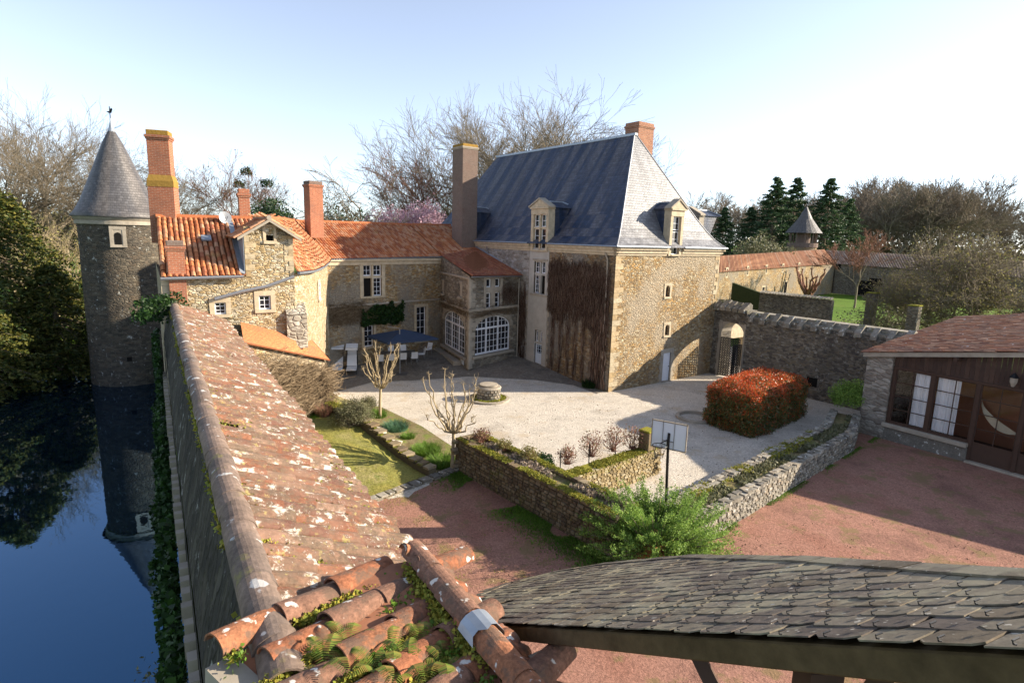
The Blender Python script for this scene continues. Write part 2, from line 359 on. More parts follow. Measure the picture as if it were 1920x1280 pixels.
M['patio']=ground('worn_patio_paving',(.21,.18,.15),(.28,.245,.2),(.16,.145,.13),.4,6,.02,((.3,.27,.22),1.5,.62))
M['path']=ground('courtyard_edge_paving',(.2,.18,.16),(.25,.23,.2),(.18,.17,.16),.4,5,.02)
t=NT('moat_water'); nz=t.noise(t.pos((1,1,1)),1.4,3,.5); t.bump(nz,.02,.10); sp=t.voro(t.pos(),1.6,'F1','Distance')
M['water']=t.done(t.mix(t.ramp(sp,[(0,.6),(.05,0)]),(.001,.004,.008),(.05,.06,.05)),.2,0.)
g1=t.n('BsdfGlossy'); g1.inputs['Color'].default_value=(.028,.105,.21,1); g1.inputs['Roughness'].default_value=.02; g2_=t.n('BsdfGlossy'); g2_.inputs['Color'].default_value=(.85,.92,1,1); g2_.inputs['Roughness'].default_value=.02  # deep blue of the reflected sky is put into the first gloss colour
bnode=[n for n in t.t.nodes if n.type=='BUMP'][0]; fr=t.n('Fresnel'); fr.inputs['IOR'].default_value=1.33; mxa=t.n('MixShader'); t.l.new(fr.outputs[0],mxa.inputs[0]); t.l.new(g1.outputs[0],mxa.inputs[1]); t.l.new(g2_.outputs[0],mxa.inputs[2]); adds=t.n('AddShader'); t.l.new(mxa.outputs[0],adds.inputs[0]); t.l.new(t.b.outputs[0],adds.inputs[1]); t.l.new(adds.outputs[0],t.t.nodes['Material Output'].inputs[0])
for g_ in (g1,g2_,fr): t.l.new(bnode.outputs[0],g_.inputs['Normal'])
# foliage materials
M['bark']=plain('grey_bark',(.26,.215,.15),.9,.1,0,.5,4)
M['barkpale']=plain('pale_bark',(.40,.32,.20),.85,.15,0,.4,4)
M['twig']=plain('twigs',(.20,.165,.12),.9,.1,0,.35,.5)
M['twigred']=plain('reddish_twigs',(.25,.13,.09),.9,.1,0,.4,2)
M['deadvine']=leaf_mat('dead_vine_stems',[(.05,.03,.022),(.10,.06,.045),(.17,.11,.08),(.26,.19,.14)],.95,0,.05)
M['dryvine']=leaf_mat('dry_vine_stems',[(.10,.07,.045),(.20,.145,.09),(.34,.26,.17)],.95,0,.05)
M['yew']=leaf_mat('yew_needles',[(.025,.045,.012),(.055,.08,.018),(.12,.125,.025),(.19,.165,.035)])  # yellow end of the needle colours stands in for golden sunlight
M['pine']=leaf_mat('pine_needles',[(.03,.065,.028),(.06,.11,.045),(.10,.15,.06)])
M['ivy']=leaf_mat('ivy_leaves',[(.010,.03,.008),(.02,.055,.011),(.04,.095,.015)])
M['juniper']=leaf_mat('juniper_sprays',[(.12,.22,.04),(.22,.36,.07),(.34,.48,.10)],.6,.35)
M['hedge']=leaf_mat('photinia_leaves',[(.03,.06,.015),(.09,.13,.03),(.26,.08,.025),(.17,.21,.05),(.05,.09,.02)],.4,.2,.5)
M['hedgered']=leaf_mat('red_young_leaves',[(.62,.07,.02),(.75,.15,.03),(.48,.05,.02),(.66,.26,.07)],.45,.3,.4)
M['shrub']=leaf_mat('grey_green_shrub',[(.13,.14,.07),(.20,.20,.10),(.25,.23,.14),(.09,.11,.04)])
M['green']=leaf_mat('fresh_green_leaves',[(.08,.17,.02),(.14,.26,.03),(.20,.32,.05)],.5,.35)
M['bluegreen']=leaf_mat('blue_green_blades',[(.07,.17,.10),(.12,.24,.15),(.10,.2,.07)],.5,.3)
M['fern']=leaf_mat('fern_fronds',[(.10,.17,.025),(.18,.26,.04),(.24,.27,.05),(.34,.22,.06),(.09,.14,.03)],.55,.3)
M['bud']=leaf_mat('spring_buds',[(.24,.21,.07),(.30,.26,.10),(.20,.2,.06)],.7,.3)
M['rosy']=leaf_mat('bronze_young_leaves',[(.24,.10,.09),(.35,.18,.12),(.22,.2,.08)],.6,.3)
M['magnolia']=leaf_mat('pink_magnolia_petals',[(.62,.38,.45),(.75,.55,.6),(.55,.3,.38)],.6,.3)
M['mossleaf']=leaf_mat('moss_tufts',[(.20,.24,.03),(.30,.30,.05),(.38,.30,.04)],.8,.2)
# ================================================================ SETTING: terrain, water, sheets
def frange(a,b,s): return [a+s*i for i in range(int(round((b-a)/s))+1)]
ms=[-600,-200,-80,-50,-30]+frange(-28,60,2)+[61,62,63,65,68,72,80,95,120,160,220,320,500,900,1800,3500]
ns=[-3500,-1500,-700,-300,-150,-80,-50,-35,-25,-19,-16,-14.5,-13.2,-12,-11.2,-10.5,-10.2,-6,.0,.3]+frange(1.3,61.3,2)+[70,90,120,180,300,700,1500,3500]
def tz(m_,n_):
    w_=Mv*m_+Nv*n_
    if n_<=.05:
        if m_<61: 
            if n_>-10.4: return -4.2
            if n_>-10.6: return -3.4
            z=-3.1+2.4*sst((-10.6-n_)/6)
        else: z=-3.3+2.9*sst((m_-61)/14)
        return z
    if m_>61 or n_>60: return -.12
    return G(w_.x,w_.y)-.12-.05
bt=MB(); idx={}
for i,a in enumerate(ms):
    for j,b in enumerate(ns):
        p=MN(a,b,tz(a,b)); 
        if b<-12 and -30<a<200: p.z+=.25*mnoise.noise(Vector((a*.2,b*.2,0)))
        idx[i,j]=len(bt.v); bt.v.append(tuple(p))
for i in range(len(ms)-1):
    for j in range(len(ns)-1): bt.f.append((idx[i,j],idx[i+1,j],idx[i+1,j+1],idx[i,j+1]))
g=bt.build('ground',M['grass'],fix=False); g['kind']='structure'
# make sure the sheet faces up
if g.data.polygons[0].normal.z<0: g.data.flip_normals()
b=MB(); b.poly(MN(-40,-10.9,-3),MN(66,-10.9,-3),MN(66,.12,-3),MN(-40,.12,-3)); o=b.build('moat_water',M['water'],fix=False); o['kind']='structure'
if o.data.polygons[0].normal.z<0: o.data.flip_normals()
def sheet(name,pts,dz,mat,step=1.5,kind='structure'):
    bm=bmesh.new(); vs=[bm.verts.new((p.x,p.y,0)) for p in pts]; bm.faces.new(vs); bmesh.ops.triangulate(bm,faces=bm.faces)
    xs=[p.x for p in pts]; ys=[p.y for p in pts]
    for ax,lo,hi in ((0,min(xs),max(xs)),(1,min(ys),max(ys))):
        c=math.floor(lo/step)*step+step
        while c<hi:
            pl=[0,0,0]; pl[ax]=c; no=[0,0,0]; no[ax]=1
            bmesh.ops.bisect_plane(bm,geom=bm.verts[:]+bm.edges[:]+bm.faces[:],plane_co=pl,plane_no=no); c+=step
    for v in bm.verts: v.co.z=G(v.co.x,v.co.y)+dz
    bmesh.ops.recalc_face_normals(bm,faces=bm.faces)
    me=bpy.data.meshes.new(name); bm.to_mesh(me); bm.free()
    if me.polygons[0].normal.z<0: me.flip_normals()
    me.materials.append(mat); auto_uv(me); o=bpy.data.objects.new(name,me); COL.objects.link(o); o['kind']=kind; return o
def G0(px,py): p=PG(px,py); return p
# key plan points
C0=P(1140,735); dR=V(math.sin(math.radians(53.5)),math.cos(math.radians(53.5)),0); dL=V(math.sin(math.radians(-36.5)),math.cos(math.radians(-36.5)),0)
def HS(s,r,z=0): return C0+dL*s+dR*r+UP*z
W0=HS(0,11.2); W1=V(16.9,41.3,0); W2=V(20.7,36.2,0); wd=(W2-W1).normalized(); W3=W1+wd*13.5
A0=V(-14.4,23.5,0); A1=V(-11.8,25.1,0); A2=V(-10.0,26.3,0); CU=[V(-10.35,29.2,0),V(-11.1,33,0),V(-12.1,37,0)]; A3=V(-13.0,40.4,0); L4=V(-6.05,47.8,0)
BA=V(-3.15,41.3,0); BB=V(.56,45.7,0)
WA0=P(860,885); WB0=P(1060,1000); wad=(WB0-WA0).normalized()
RW0=P(1365,990); RW1=P(1599,846); rwd=(RW1-RW0).normalized()
HU0=V(19.28,30.53,0); hud=V(.55,-.835,0).normalized(); hub=V(.835,.55,0).normalized()
sheet('gravel_courtyard',[MN(14,.3),MN(46,.3),MN(64,8),HS(24,0)+V(0,4,0),HS(0,0)+dL*2+dR*2,HS(-.0,11)+V(1,3,0),V(26,48,0),V(30,20,0),V(8,18,0)],0.0,M['gravel'],1.)
sheet('garden_soil',[MN(19,.4),MN(33.5,.4),MN(31.5,7.6),P(640,752),P(716,765),P(790,800),P(850,840),P(862,882),P(690,948)],.06,M['soil'],1.)
sheet('mossy_lawn',[MN(18.5,.4),MN(30,.4),P(575,772),P(610,776),P(800,897),P(692,944)],.10,M['lawnmoss'],1.)
RG=[P(690,948),P(862,884),WA0,WB0,P(1165,1062),P(1330,1010),RW0,RW1,HU0,V(26,34,0),V(60,20,0),V(60,-20,0),V(-8,-20,0),MN(-20,.4),MN(12,.4),MN(18.5,.4)]
sheet('red_gravel_courtyard',RG,.025,M['redgravel'],2.5)
# worn paving along the house and on the patio
sheet('patio_paving',[PG(628,735),PG(700,716),PG(800,712),PG(880,706),PG(1000,712),PG(1075,722),PG(1120,738),HS(.5,.3),HS(10,.3),BB+V(.3,.3,0),BA+V(-.1,.6,0),L4+V(.3,.3,0),A3+V(-.6,.6,0),CU[2]+V(-.5,0,0),CU[1]+V(-.6,0,0)],.03,M['patio'])
# grass beyond the gate wall and gravel drive
sheet('drive',[W0+V(.6,.3,0),W1+V(.6,.6,0),V(24,48,0),V(27,56,0),V(20,56,0)],.02,M['gravel'],6)
# ================================================================ building tools
class Wall:
    def __init__(s,a,b):
        s.a=V(a.x,a.y,0); s.b=V(b.x,b.y,0); s.d=(s.b-s.a).normalized(); s.L=(s.b-s.a).length
        n=V(s.d.y,-s.d.x,0); s.n=n if n.dot(-s.a)>0 else -n
    def at(s,u,z,off=0): return s.a+s.d*u+UP*z+s.n*off
    def px(s,x,y): p=PV(x,y,s.a,s.b); return (p-s.a).dot(s.d),p.z
    def build(s,parent,name,z0,za,zb,mat,holes=(),rev=.28,gable=None,bumpy=0):
        zt=min(za,zb); us=sorted({0,s.L,*[h[0] for h in holes],*[h[1] for h in holes]}); zs=sorted({z0,zt,*[h[2] for h in holes],*[h[3] for h in holes]})
        m_=MB()
        for i in range(len(us)-1):
            for j in range(len(zs)-1):
                cu=(us[i]+us[i+1])/2; cz=(zs[j]+zs[j+1])/2
                if any(h[0]<cu<h[1] and h[2]<cz<h[3] for h in holes): continue
                m_.poly(s.at(us[i],zs[j]),s.at(us[i+1],zs[j]),s.at(us[i+1],zs[j+1]),s.at(us[i],zs[j+1]))
        if za!=zb or gable:
            pts=[s.at(0,zt),s.at(s.L,zt)]
            if zb>zt+.01: pts.append(s.at(s.L,zb))
            if gable: pts.append(s.at(*gable))
            if za>zt+.01: pts.append(s.at(0,za))
            m_.poly(*pts)
        for h in holes:
            q=[(h[0],h[2]),(h[1],h[2]),(h[1],h[3]),(h[0],h[3])]
            for k in range(4):
                a=q[k];b_=q[(k+1)%4]; m_.poly(s.at(*a),s.at(*b_),s.at(*b_,-rev),s.at(*a,-rev))
        return m_.build(name,mat,parent)
def wbox(m_,W,u0,u1,z0,z1,o0,o1): m_.box(W.a,W.d,UP,W.n,u0,u1,z0,z1,o0,o1)
def light(W,win,u0,u1,z0,z1,nx,ny,rec=.16,fw=.055,bw=.025,arch=0,opened=False,fmat='white',glass='glass'):
    "one glazed light: frame with glazing bars (one part) and its glass"
    f=MB(); g=MB()
    def arcpts(a,b,base,h,n=14): return [((a+b)/2-(b-a)/2*math.cos(math.pi*k/n), base+h*math.sin(math.pi*k/n)) for k in range(n+1)]
    def top(u):
        if not arch: return z1
        t=(u-(u0+u1)/2)/((u1-u0)/2); return (z1-arch)+arch*math.sqrt(max(0,1-t*t))
    if arch:
        ap=arcpts(u0,u1,z1-arch,arch); g.poly(W.at(u0,z0,-rec-.02),W.at(u1,z0,-rec-.02),*[W.at(a,b,-rec-.02) for a,b in ap[::-1]])
        ai=arcpts(u0+fw,u1-fw,z1-arch,arch-fw)
        for k in range(14):
            f.prism([W.at(*ap[k],-rec-.03),W.at(*ap[k+1],-rec-.03),W.at(*ai[k+1],-rec-.03),W.at(*ai[k],-rec-.03)],W.n*.06)
    else:
        g.poly(W.at(u0,z0,-rec-.02),W.at(u1,z0,-rec-.02),W.at(u1,z1,-rec-.02),W.at(u0,z1,-rec-.02)); 
        if not opened: wbox(f,W,u0+fw,u1-fw,z1-fw,z1,-rec-.03,-rec+.03)
    if opened:
        g.build('dark_opening',M['dark'],win,fix=False); return
    zt=z1-arch
    wbox(f,W,u0,u0+fw,z0,zt,-rec-.03,-rec+.03); wbox(f,W,u1-fw,u1,z0,zt,-rec-.03,-rec+.03); wbox(f,W,u0+fw,u1-fw,z0,z0+fw*1.3,-rec-.03,-rec+.03)
    for i in range(1,nx):
        u=u0+(u1-u0)*i/nx; wbox(f,W,u-bw/2,u+bw/2,z0+fw,top(u)-fw*.8,-rec-.018,-rec+.012)
    for j in range(1,ny):
        z=z0+(z1-z0)*j/ny; 
        if arch and z>zt:
            k=math.sqrt(max(0,1-((z-zt)/arch)**2))*(u1-u0)/2-fw; c=(u0+u1)/2; wbox(f,W,c-k,c+k,z-bw/2,z+bw/2,-rec-.016,-rec+.010)
        else: wbox(f,W,u0+fw,u1-fw,z-bw/2,z+bw/2,-rec-.016,-rec+.010)
    f.build('frame',M[fmat],win); g.build('pane',M[glass],win,fix=False)
def surround(W,win,u0,u1,z0,z1,wd_=.22,proud=.03,mat='lime',sill=True,name='surround',blocks=False):
    m_=MB(); z=z0
    if blocks:
        k=0
        while z<z1-.01:
            h=min(.32,z1-z); e=wd_+(.1 if k%2 else 0)
            wbox(m_,W,u0-e,u0,z+.005,z+h-.005,-.1,proud); wbox(m_,W,u1,u1+e,z+.005,z+h-.005,-.1,proud); z+=h; k+=1
    else:
        wbox(m_,W,u0-wd_,u0,z0,z1,-.1,proud); wbox(m_,W,u1,u1+wd_,z0,z1,-.1,proud)
    wbox(m_,W,u0-wd_,u1+wd_,z1,z1+wd_,-.1,proud)
    if sill: wbox(m_,W,u0-wd_,u1+wd_,z0-.14,z0,-.1,proud+.05)
    return m_.build(name,M[mat],win,bevel=.012)
def winpart(parent): 
    o=bpy.data.objects.new('window',None); COL.objects.link(o); o.parent=parent; o.empty_display_size=.1; return o
def cross_window(W,par,u0,u1,z0,z1,zt=None,mull=.12,nx=2,nyl=4,nyu=2,opened=(),mat='lime',sw=.22):
    "stone cross window with four lights"
    w_=winpart(par); surround(W,w_,u0,u1,z0,z1,sw,mat=mat); zt=zt or z0+(z1-z0)*.62; c=(u0+u1)/2
    m_=MB(); wbox(m_,W,c-mull/2,c+mull/2,z0,z1,-.26,.0); wbox(m_,W,u0,c-mull/2,zt-mull/2,zt+mull/2,-.255,-.01); wbox(m_,W,c+mull/2,u1,zt-mull/2,zt+mull/2,-.255,-.01); m_.build('stone_cross',M[mat],w_)
    k=0
    for a,b in ((u0,c-mull/2),(c+mull/2,u1)):
        light(W,w_,a,b,z0,zt-mull/2,nx,nyl,opened=(k in opened)); k+=1
        light(W,w_,a,b,zt+mull/2,z1,nx,nyu,opened=(k in opened)); k+=1
    return w_
def quoins(W,par,u,side,z0,z1,mat='lime',h=.34,name='quoin',proud=.02,l=(.34,.58)):
    z=z0;k=0;vs=[]; 
    while z<z1-.1:
        hh=min(h*rng.uniform(.85,1.15),z1-z); ln=l[k%2]*rng.uniform(.85,1.15); m_=MB(); a,b=(u,u+ln*side) if side>0 else (u-ln,u)
        wbox(m_,W,a,b,z+.006,z+hh-.006,-.12,proud+rng.uniform(-.008,.012)); m_.build(name,M[mat],par); z+=hh;k+=1
# tile piece: upside-down gutter shape, length along +Y, curve in XZ
def tile_shape(r=.095,L=.5,n=5,thick=0.012,taper=.8,sag=1.0):
    vs=[];fs=[]
    for yi,(y,rr) in enumerate(((0,r),(L,r*taper))):
        for k in range(n+1):
            t=math.pi*k/n; vs.append((-rr*math.cos(t),y,rr*math.sin(t)*sag))
    for k in range(n): fs.append((k,k+1,n+2+k,n+1+k))
    if thick:
        b=len(vs)
        for yi,(y,rr) in enumerate(((0,r-thick),(L,r*taper-thick))):
            for k in range(n+1):
                t=math.pi*k/n; vs.append((-rr*math.cos(t),y,rr*math.sin(t)*sag))
        for k in range(n): fs.append((b+k+1,b+k,b+n+1+k,b+n+2+k)); fs.append((k+1,k,b+k,b+k+1))
        fs.append((0,n+1,b+n+1,b)); fs.append((n,b+n,b+2*n+1,2*n+1))
    return vs,fs
def loft_tiles(par,E,R,pitch,expo,mat,limit=300,r=.095,name='tile',jit=.01,base='tilebase',over=.12,nover=5,lift=.03):
    "rows of tiles from the eave polyline E up to the ridge polyline R (same number of points)"
    ln=[0]
    for i in range(1,len(E)): ln.append(ln[-1]+(E[i]-E[i-1]).length)
    def samp(Q,t):
        for i in range(1,len(ln)):
            if t<=ln[i] or i==len(ln)-1:
                f=(t-ln[i-1])/max(1e-6,ln[i]-ln[i-1]); return Q[i-1].lerp(Q[i],f)
    m_=MB()
    for i in range(len(E)-1): m_.poly(E[i],E[i+1],R[i+1],R[i])
    m_.build('roof_deck',M[base],par)
    Ms=[]; n=int(ln[-1]/pitch)
    for i in range(n):
        t=(i+.5)*pitch; e=samp(E,t); r_=samp(R,t); y=(r_-e); Ls=y.length; y=y.normalized(); x=(samp(E,min(ln[-1],t+.1))-samp(E,max(0,t-.1))).normalized()
        z=x.cross(y); 
        if z.z<0: z=-z
        z=z.normalized(); x=y.cross(z)
        k=int(Ls/expo)+1; ph=rng.uniform(-.13,.13)
        for j in range(k):
            o=e+y*(j*expo-over+(ph if j else 0))+z*(lift+rng.uniform(0,jit))+x*rng.uniform(-jit,jit)
            Ms.append(frame(o,x,(y+z*(-.03)+x*rng.uniform(-.02,.02)).normalized(),z))
    pieces(par,name,[tile_shape(r,expo*1.25,4,0)],Ms,mat,limit)
def gutter(par,pts,r=.07,name='gutter',mat='lead'): m_=MB(); m_.tube(pts,r,6); return m_.build(name,M[mat],par)
def chimney(label,px_c,top_z,base_z,wx,wy,ax,brick='brick',cap='lichen',neck=None,capmat=None,name='chimney',capw=.07):
    "chimney stack standing at plan point px_c with axes ax / perpendicular"
    ay=V(-ax.y,ax.x,0); t_=thing(name,label,'chimney',(px_c.x,px_c.y,base_z)); o=V(px_c.x,px_c.y,0)
    m_=MB()
    if neck:
        zn,ex=neck; m_.box(o,ax,ay,UP,-wx/2-ex,wx/2+ex,-wy/2-ex,wy/2+ex,base_z,zn); m_.box(o,ax,ay,UP,-wx/2,wx/2,-wy/2,wy/2,zn,top_z-.42)
        l=MB(); 
        b_=len(l.v); q=[(-1,-1),(1,-1),(1,1),(-1,1)]
        l.mesh([o+ax*(a*(wx/2+ex+.012))+ay*(b*(wy/2+ex+.012))+UP*(zn-.25) for a,b in q]+[o+ax*(a*(wx/2+ex+.012))+ay*(b*(wy/2+ex+.012))+UP*(zn+.02) for a,b in q]+[o+ax*(a*(wx/2+.01))+ay*(b*(wy/2+.01))+UP*(zn+.28) for a,b in q],
            [(i,(i+1)%4,4+(i+1)%4,4+i) for i in range(4)]+[(4+i,4+(i+1)%4,8+(i+1)%4,8+i) for i in range(4)]); l.build('lichen_collar',M['lichen'],t_)
    else: m_.box(o,ax,ay,UP,-wx/2,wx/2,-wy/2,wy/2,base_z,top_z-.42)
    m_.build('stack',M[brick],t_,bevel=.01)
    m_=MB(); m_.box(o,ax,ay,UP,-wx/2-capw*.5,wx/2+capw*.5,-wy/2-capw*.5,wy/2+capw*.5,top_z-.42,top_z-.34); m_.box(o,ax,ay,UP,-wx/2-capw,wx/2+capw,-wy/2-capw,wy/2+capw,top_z-.34,top_z-.22); m_.build('cornice',M[capmat or brick],t_,bevel=.01)
    m_=MB(); m_.box(o,ax,ay,UP,-wx/2+.0,wx/2-.0,-wy/2+.0,wy/2-.0,top_z-.22,top_z); m_.build('top_course',M[cap],t_,bevel=.02)
    return t_
# ================================================================ MAIN HOUSE
house=thing('main_house','tall main house of ochre rubble under a steep hipped slate roof','house',HS(6,5.6))
LL_=25.8; RR_=11.2
WH=Wall(HS(0,0),HS(0,RR_)); WL=Wall(HS(0,0),HS(LL_,0)); WR=Wall(HS(0,RR_),HS(LL_,RR_)); WBk=Wall(HS(LL_,0),HS(LL_,RR_))
ZE=9.05
WH.build(house,'wall',-.2,ZE,ZE,M['ochre_hip'],[(5.17,5.62,6.2,7.0),(5.42,5.87,3.42,4.2),(5.47,6.29,-.2,2.13)],.3)
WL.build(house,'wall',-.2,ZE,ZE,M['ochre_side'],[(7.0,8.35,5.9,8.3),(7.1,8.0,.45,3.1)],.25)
WR.build(house,'wall',-.2,ZE,ZE,M['ochre']); WBk.build(house,'wall',-.2,ZE,ZE,M['ochre'])
# pale render beyond the stair bay and the dressed stone bay itself
m_=MB(); wbox(m_,WL,9.0,18.5,.2,ZE,0,.02); m_.build('pale_render',rubble('pale_side_rubble',[(.5,.47,.42),(.44,.4,.34),(.55,.52,.48),(.38,.33,.27)],3,6,(.45,.42,.37),stain=.3),house)
m_=MB()
for a,b,c,d in ((6.65,7.0,.1,9.3),(8.35,8.95,.1,9.3),(7.0,8.35,8.3,9.3),(7.0,8.35,3.1,5.9),(8.0,8.35,.1,3.1),(7.0,7.1,.1,3.1)): wbox(m_,WL,a,b,c,d,-.24,.05)
m_.build('dressed_stone_bay',M['plaster'],house)
m_=MB(); wbox(m_,WL,6.6,8.7,5.72,5.86,-.2,.13); m_.build('window_ledge',M['limeg'],house,bevel=.015); m_=MB(); wbox(m_,WL,6.75,8.5,8.35,8.5,0,.12); m_.build('drip_mould',M['limeg'],house,bevel=.015)
cross_window(WL,house,7.0,8.35,5.9,8.3,7.35,.16,2,4,2,opened=(0,),sw=.02,mat='plaster')
w_=winpart(house); light(WL,w_,7.1,7.48,2.2,3.02,2,2); light(WL,w_,7.62,8.0,2.2,3.02,2,2)
m_=MB(); wbox(m_,WL,7.48,7.62,2.2,3.1,-.25,0); wbox(m_,WL,7.1,8.0,2.05,2.2,-.25,.02); m_.build('door_lintel',M['plaster'],house)
dr=bpy.data.objects.new('door',None); COL.objects.link(dr); dr.parent=house
light(WL,dr,7.12,7.98,1.15,2.05,3,4,rec=.12,fw=.12,fmat='bluewhite'); m_=MB(); wbox(m_,WL,7.12,7.98,.45,1.15,-.16,-.08); wbox(m_,WL,7.25,7.5,.55,1.05,-.08,-.06); wbox(m_,WL,7.6,7.85,.55,1.05,-.08,-.06); m_.build('door_leaf',M['bluewhite'],dr)
# hip face small arched windows and the side door
for (u0,u1,z0,z1) in ((5.17,5.62,6.2,7.0),(5.42,5.87,3.42,4.2)):
    w_=winpart(house); light(WH,w_,u0,u1,z0,z1,2,3,rec=.2,fw=.05,arch=.22,fmat='wood'); surround(WH,w_,u0,u1,z0,z1,.17,.035)
    s_=MB()
    for sg in (0,1):
        pts=[WH.at(u0 if not sg else u1,z1,.02),WH.at((u0+u1)/2,z1,.02)]
        arc=[((u0+u1)/2-(u1-u0)/2*math.cos(math.pi*k/12)*(1 if not sg else -1), z1-.22+.22*math.sin(math.pi*k/12)) for k in range(6,-1,-1)]
        s_.prism(pts+[WH.at(a,b,.02) for a,b in arc],WH.n*-.22)
    s_.build('arch_head',M['lime'],w_)
w_=bpy.data.objects.new('door',None); COL.objects.link(w_); w_.parent=house; w_['label']='white plank door in the sunlit gable wall'
surround(WH,w_,5.47,6.29,0,2.13,.3,.02,'limeg',False,blocks=True)
m_=MB()
for k in range(6): wbox(m_,WH,5.47+k*.1367+.004,5.47+(k+1)*.1367-.004,.06,2.12,-.12,-.07+.003*(k%2))
m_.build('door_leaf',M['white'],w_); m_=MB(); m_.tube([WH.at(6.18,1.1,-.07),WH.at(6.18,1.1,.0)],.025,6); m_.build('handle',M['iron'],w_); m_=MB(); wbox(m_,WH,5.4,6.35,-.05,.06,-.2,.15); m_.build('step',M['limeg'],w_)
quoins(WH,house,0,1,0,ZE,'quoin',.36,l=(.4,.8)); quoins(WH,house,RR_,-1,4.6,ZE,'quoin',.33,l=(.18,.5)); quoins(WL,house,8.95,1,.2,5.6,'limeg',.3,l=(.12,.3)); quoins(WL,house,6.65,-1,.2,6,'limeg',.3,l=(.08,.22))
# boulder at the corner
# cornice
for W,e0,e1,gap in ((WH,-.0,.0,(4.95,6.5)),(WL,0,.0,(6.65,8.85)),(WR,0,0,None),(WBk,0,0,None)):
    m_=MB()
    segs=[(0,gap[0]),(gap[1],W.L)] if gap else [(0,W.L)]
    for a,b in segs:
        a_=a-(0 if a else .34); b_=b+(.34 if b==W.L else 0)
        for z0,z1,o in ((9.05,9.2,.08),(9.2,9.42,.16),(9.42,9.6,.28)):
            aa=a-(o if a==0 else 0); bb=b+(o if b==W.L else 0); wbox(m_,W,aa,bb,z0,z1,-.1,o)
    m_.build('cornice',M['lime'] ,house,bevel=.015)
# roof with bell-cast foot, given by plan inset at each height
def roof_ring(ins,ie,z): return [HS(-.36+ie,-.36+ins,z),HS(-.36+ie,RR_+.36-ins,z),HS(LL_+.36-ie,RR_+.36-ins,z),HS(LL_+.36-ie,-.36+ins,z)]
hw=RR_/2+.36; prof=[(0,9.62),(.35,9.84),(.8,10.22),(1.3,10.8),(2.0,11.75),(hw-.12,17.6)]; ke=(4.21+.36)/hw
rings=[roof_ring(a,a*ke,z) for a,z in prof]
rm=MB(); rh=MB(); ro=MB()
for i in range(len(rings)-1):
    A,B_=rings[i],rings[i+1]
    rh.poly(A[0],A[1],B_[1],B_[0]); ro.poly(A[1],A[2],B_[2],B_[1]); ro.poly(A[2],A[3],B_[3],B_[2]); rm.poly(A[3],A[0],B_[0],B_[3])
rm.build('slate_roof_slope',M['slate'],house)['label']='long blue slate slope streaked with dark bands'; rh.build('hip_roof_slope',M['slate_sunlit'],house)['label']='sunlit silvery hip end of the slate roof'; ro.build('slate_roof_slope',M['slate'],house)
m_=MB(); T=rings[-1]
m_.box((T[0]+T[1])/2+UP*.06,dL,dR,UP,-.1,(T[3]-T[0]).length+.1,-.17,.17,-.1,.1); 
m_.build('ridge_flashing',M['zinc'],house,bevel=.03)
m_=MB()
for k in (0,1): m_.tube([r[k]+UP*.02 for r in rings],.045,6)
m_.build('hip_flashing',M['lead'],house)
m_=MB(); e=rings[0]
m_.tube([e[0]+dL*3.0+UP*.02,e[0]+UP*.02]+[],.06,6); m_.tube([e[0]+dL*.0+UP*.02,e[0]+dR*5.2+UP*.02],.06,6); m_.tube([e[0]+dR*6.85+UP*.02,e[1]+UP*.02],.06,6); m_.tube([e[0]+dL*3.0+UP*.02,e[0]+dL*6.9+UP*.02],.06,6); m_.tube([e[0]+dL*9.3+UP*.02,e[3]+UP*.02],.06,6)
m_.build('eaves_gutter',M['zinc'],house)
def downpipe(par,pts,r=.05,mat='lead'): m_=MB(); m_.tube(pts,r,8); m_.build('downpipe',M[mat],par)
downpipe(house,[WL.at(.75,9.2,.25),WL.at(.65,8.8,.1),WL.at(.62,8.2,.08),WL.at(.62,.0,.08)],.055,'limeg')
downpipe(house,[WL.at(14.6,9.2,.25),WL.at(14.6,8.7,.08),WL.at(14.6,7.9,.08)],.05)
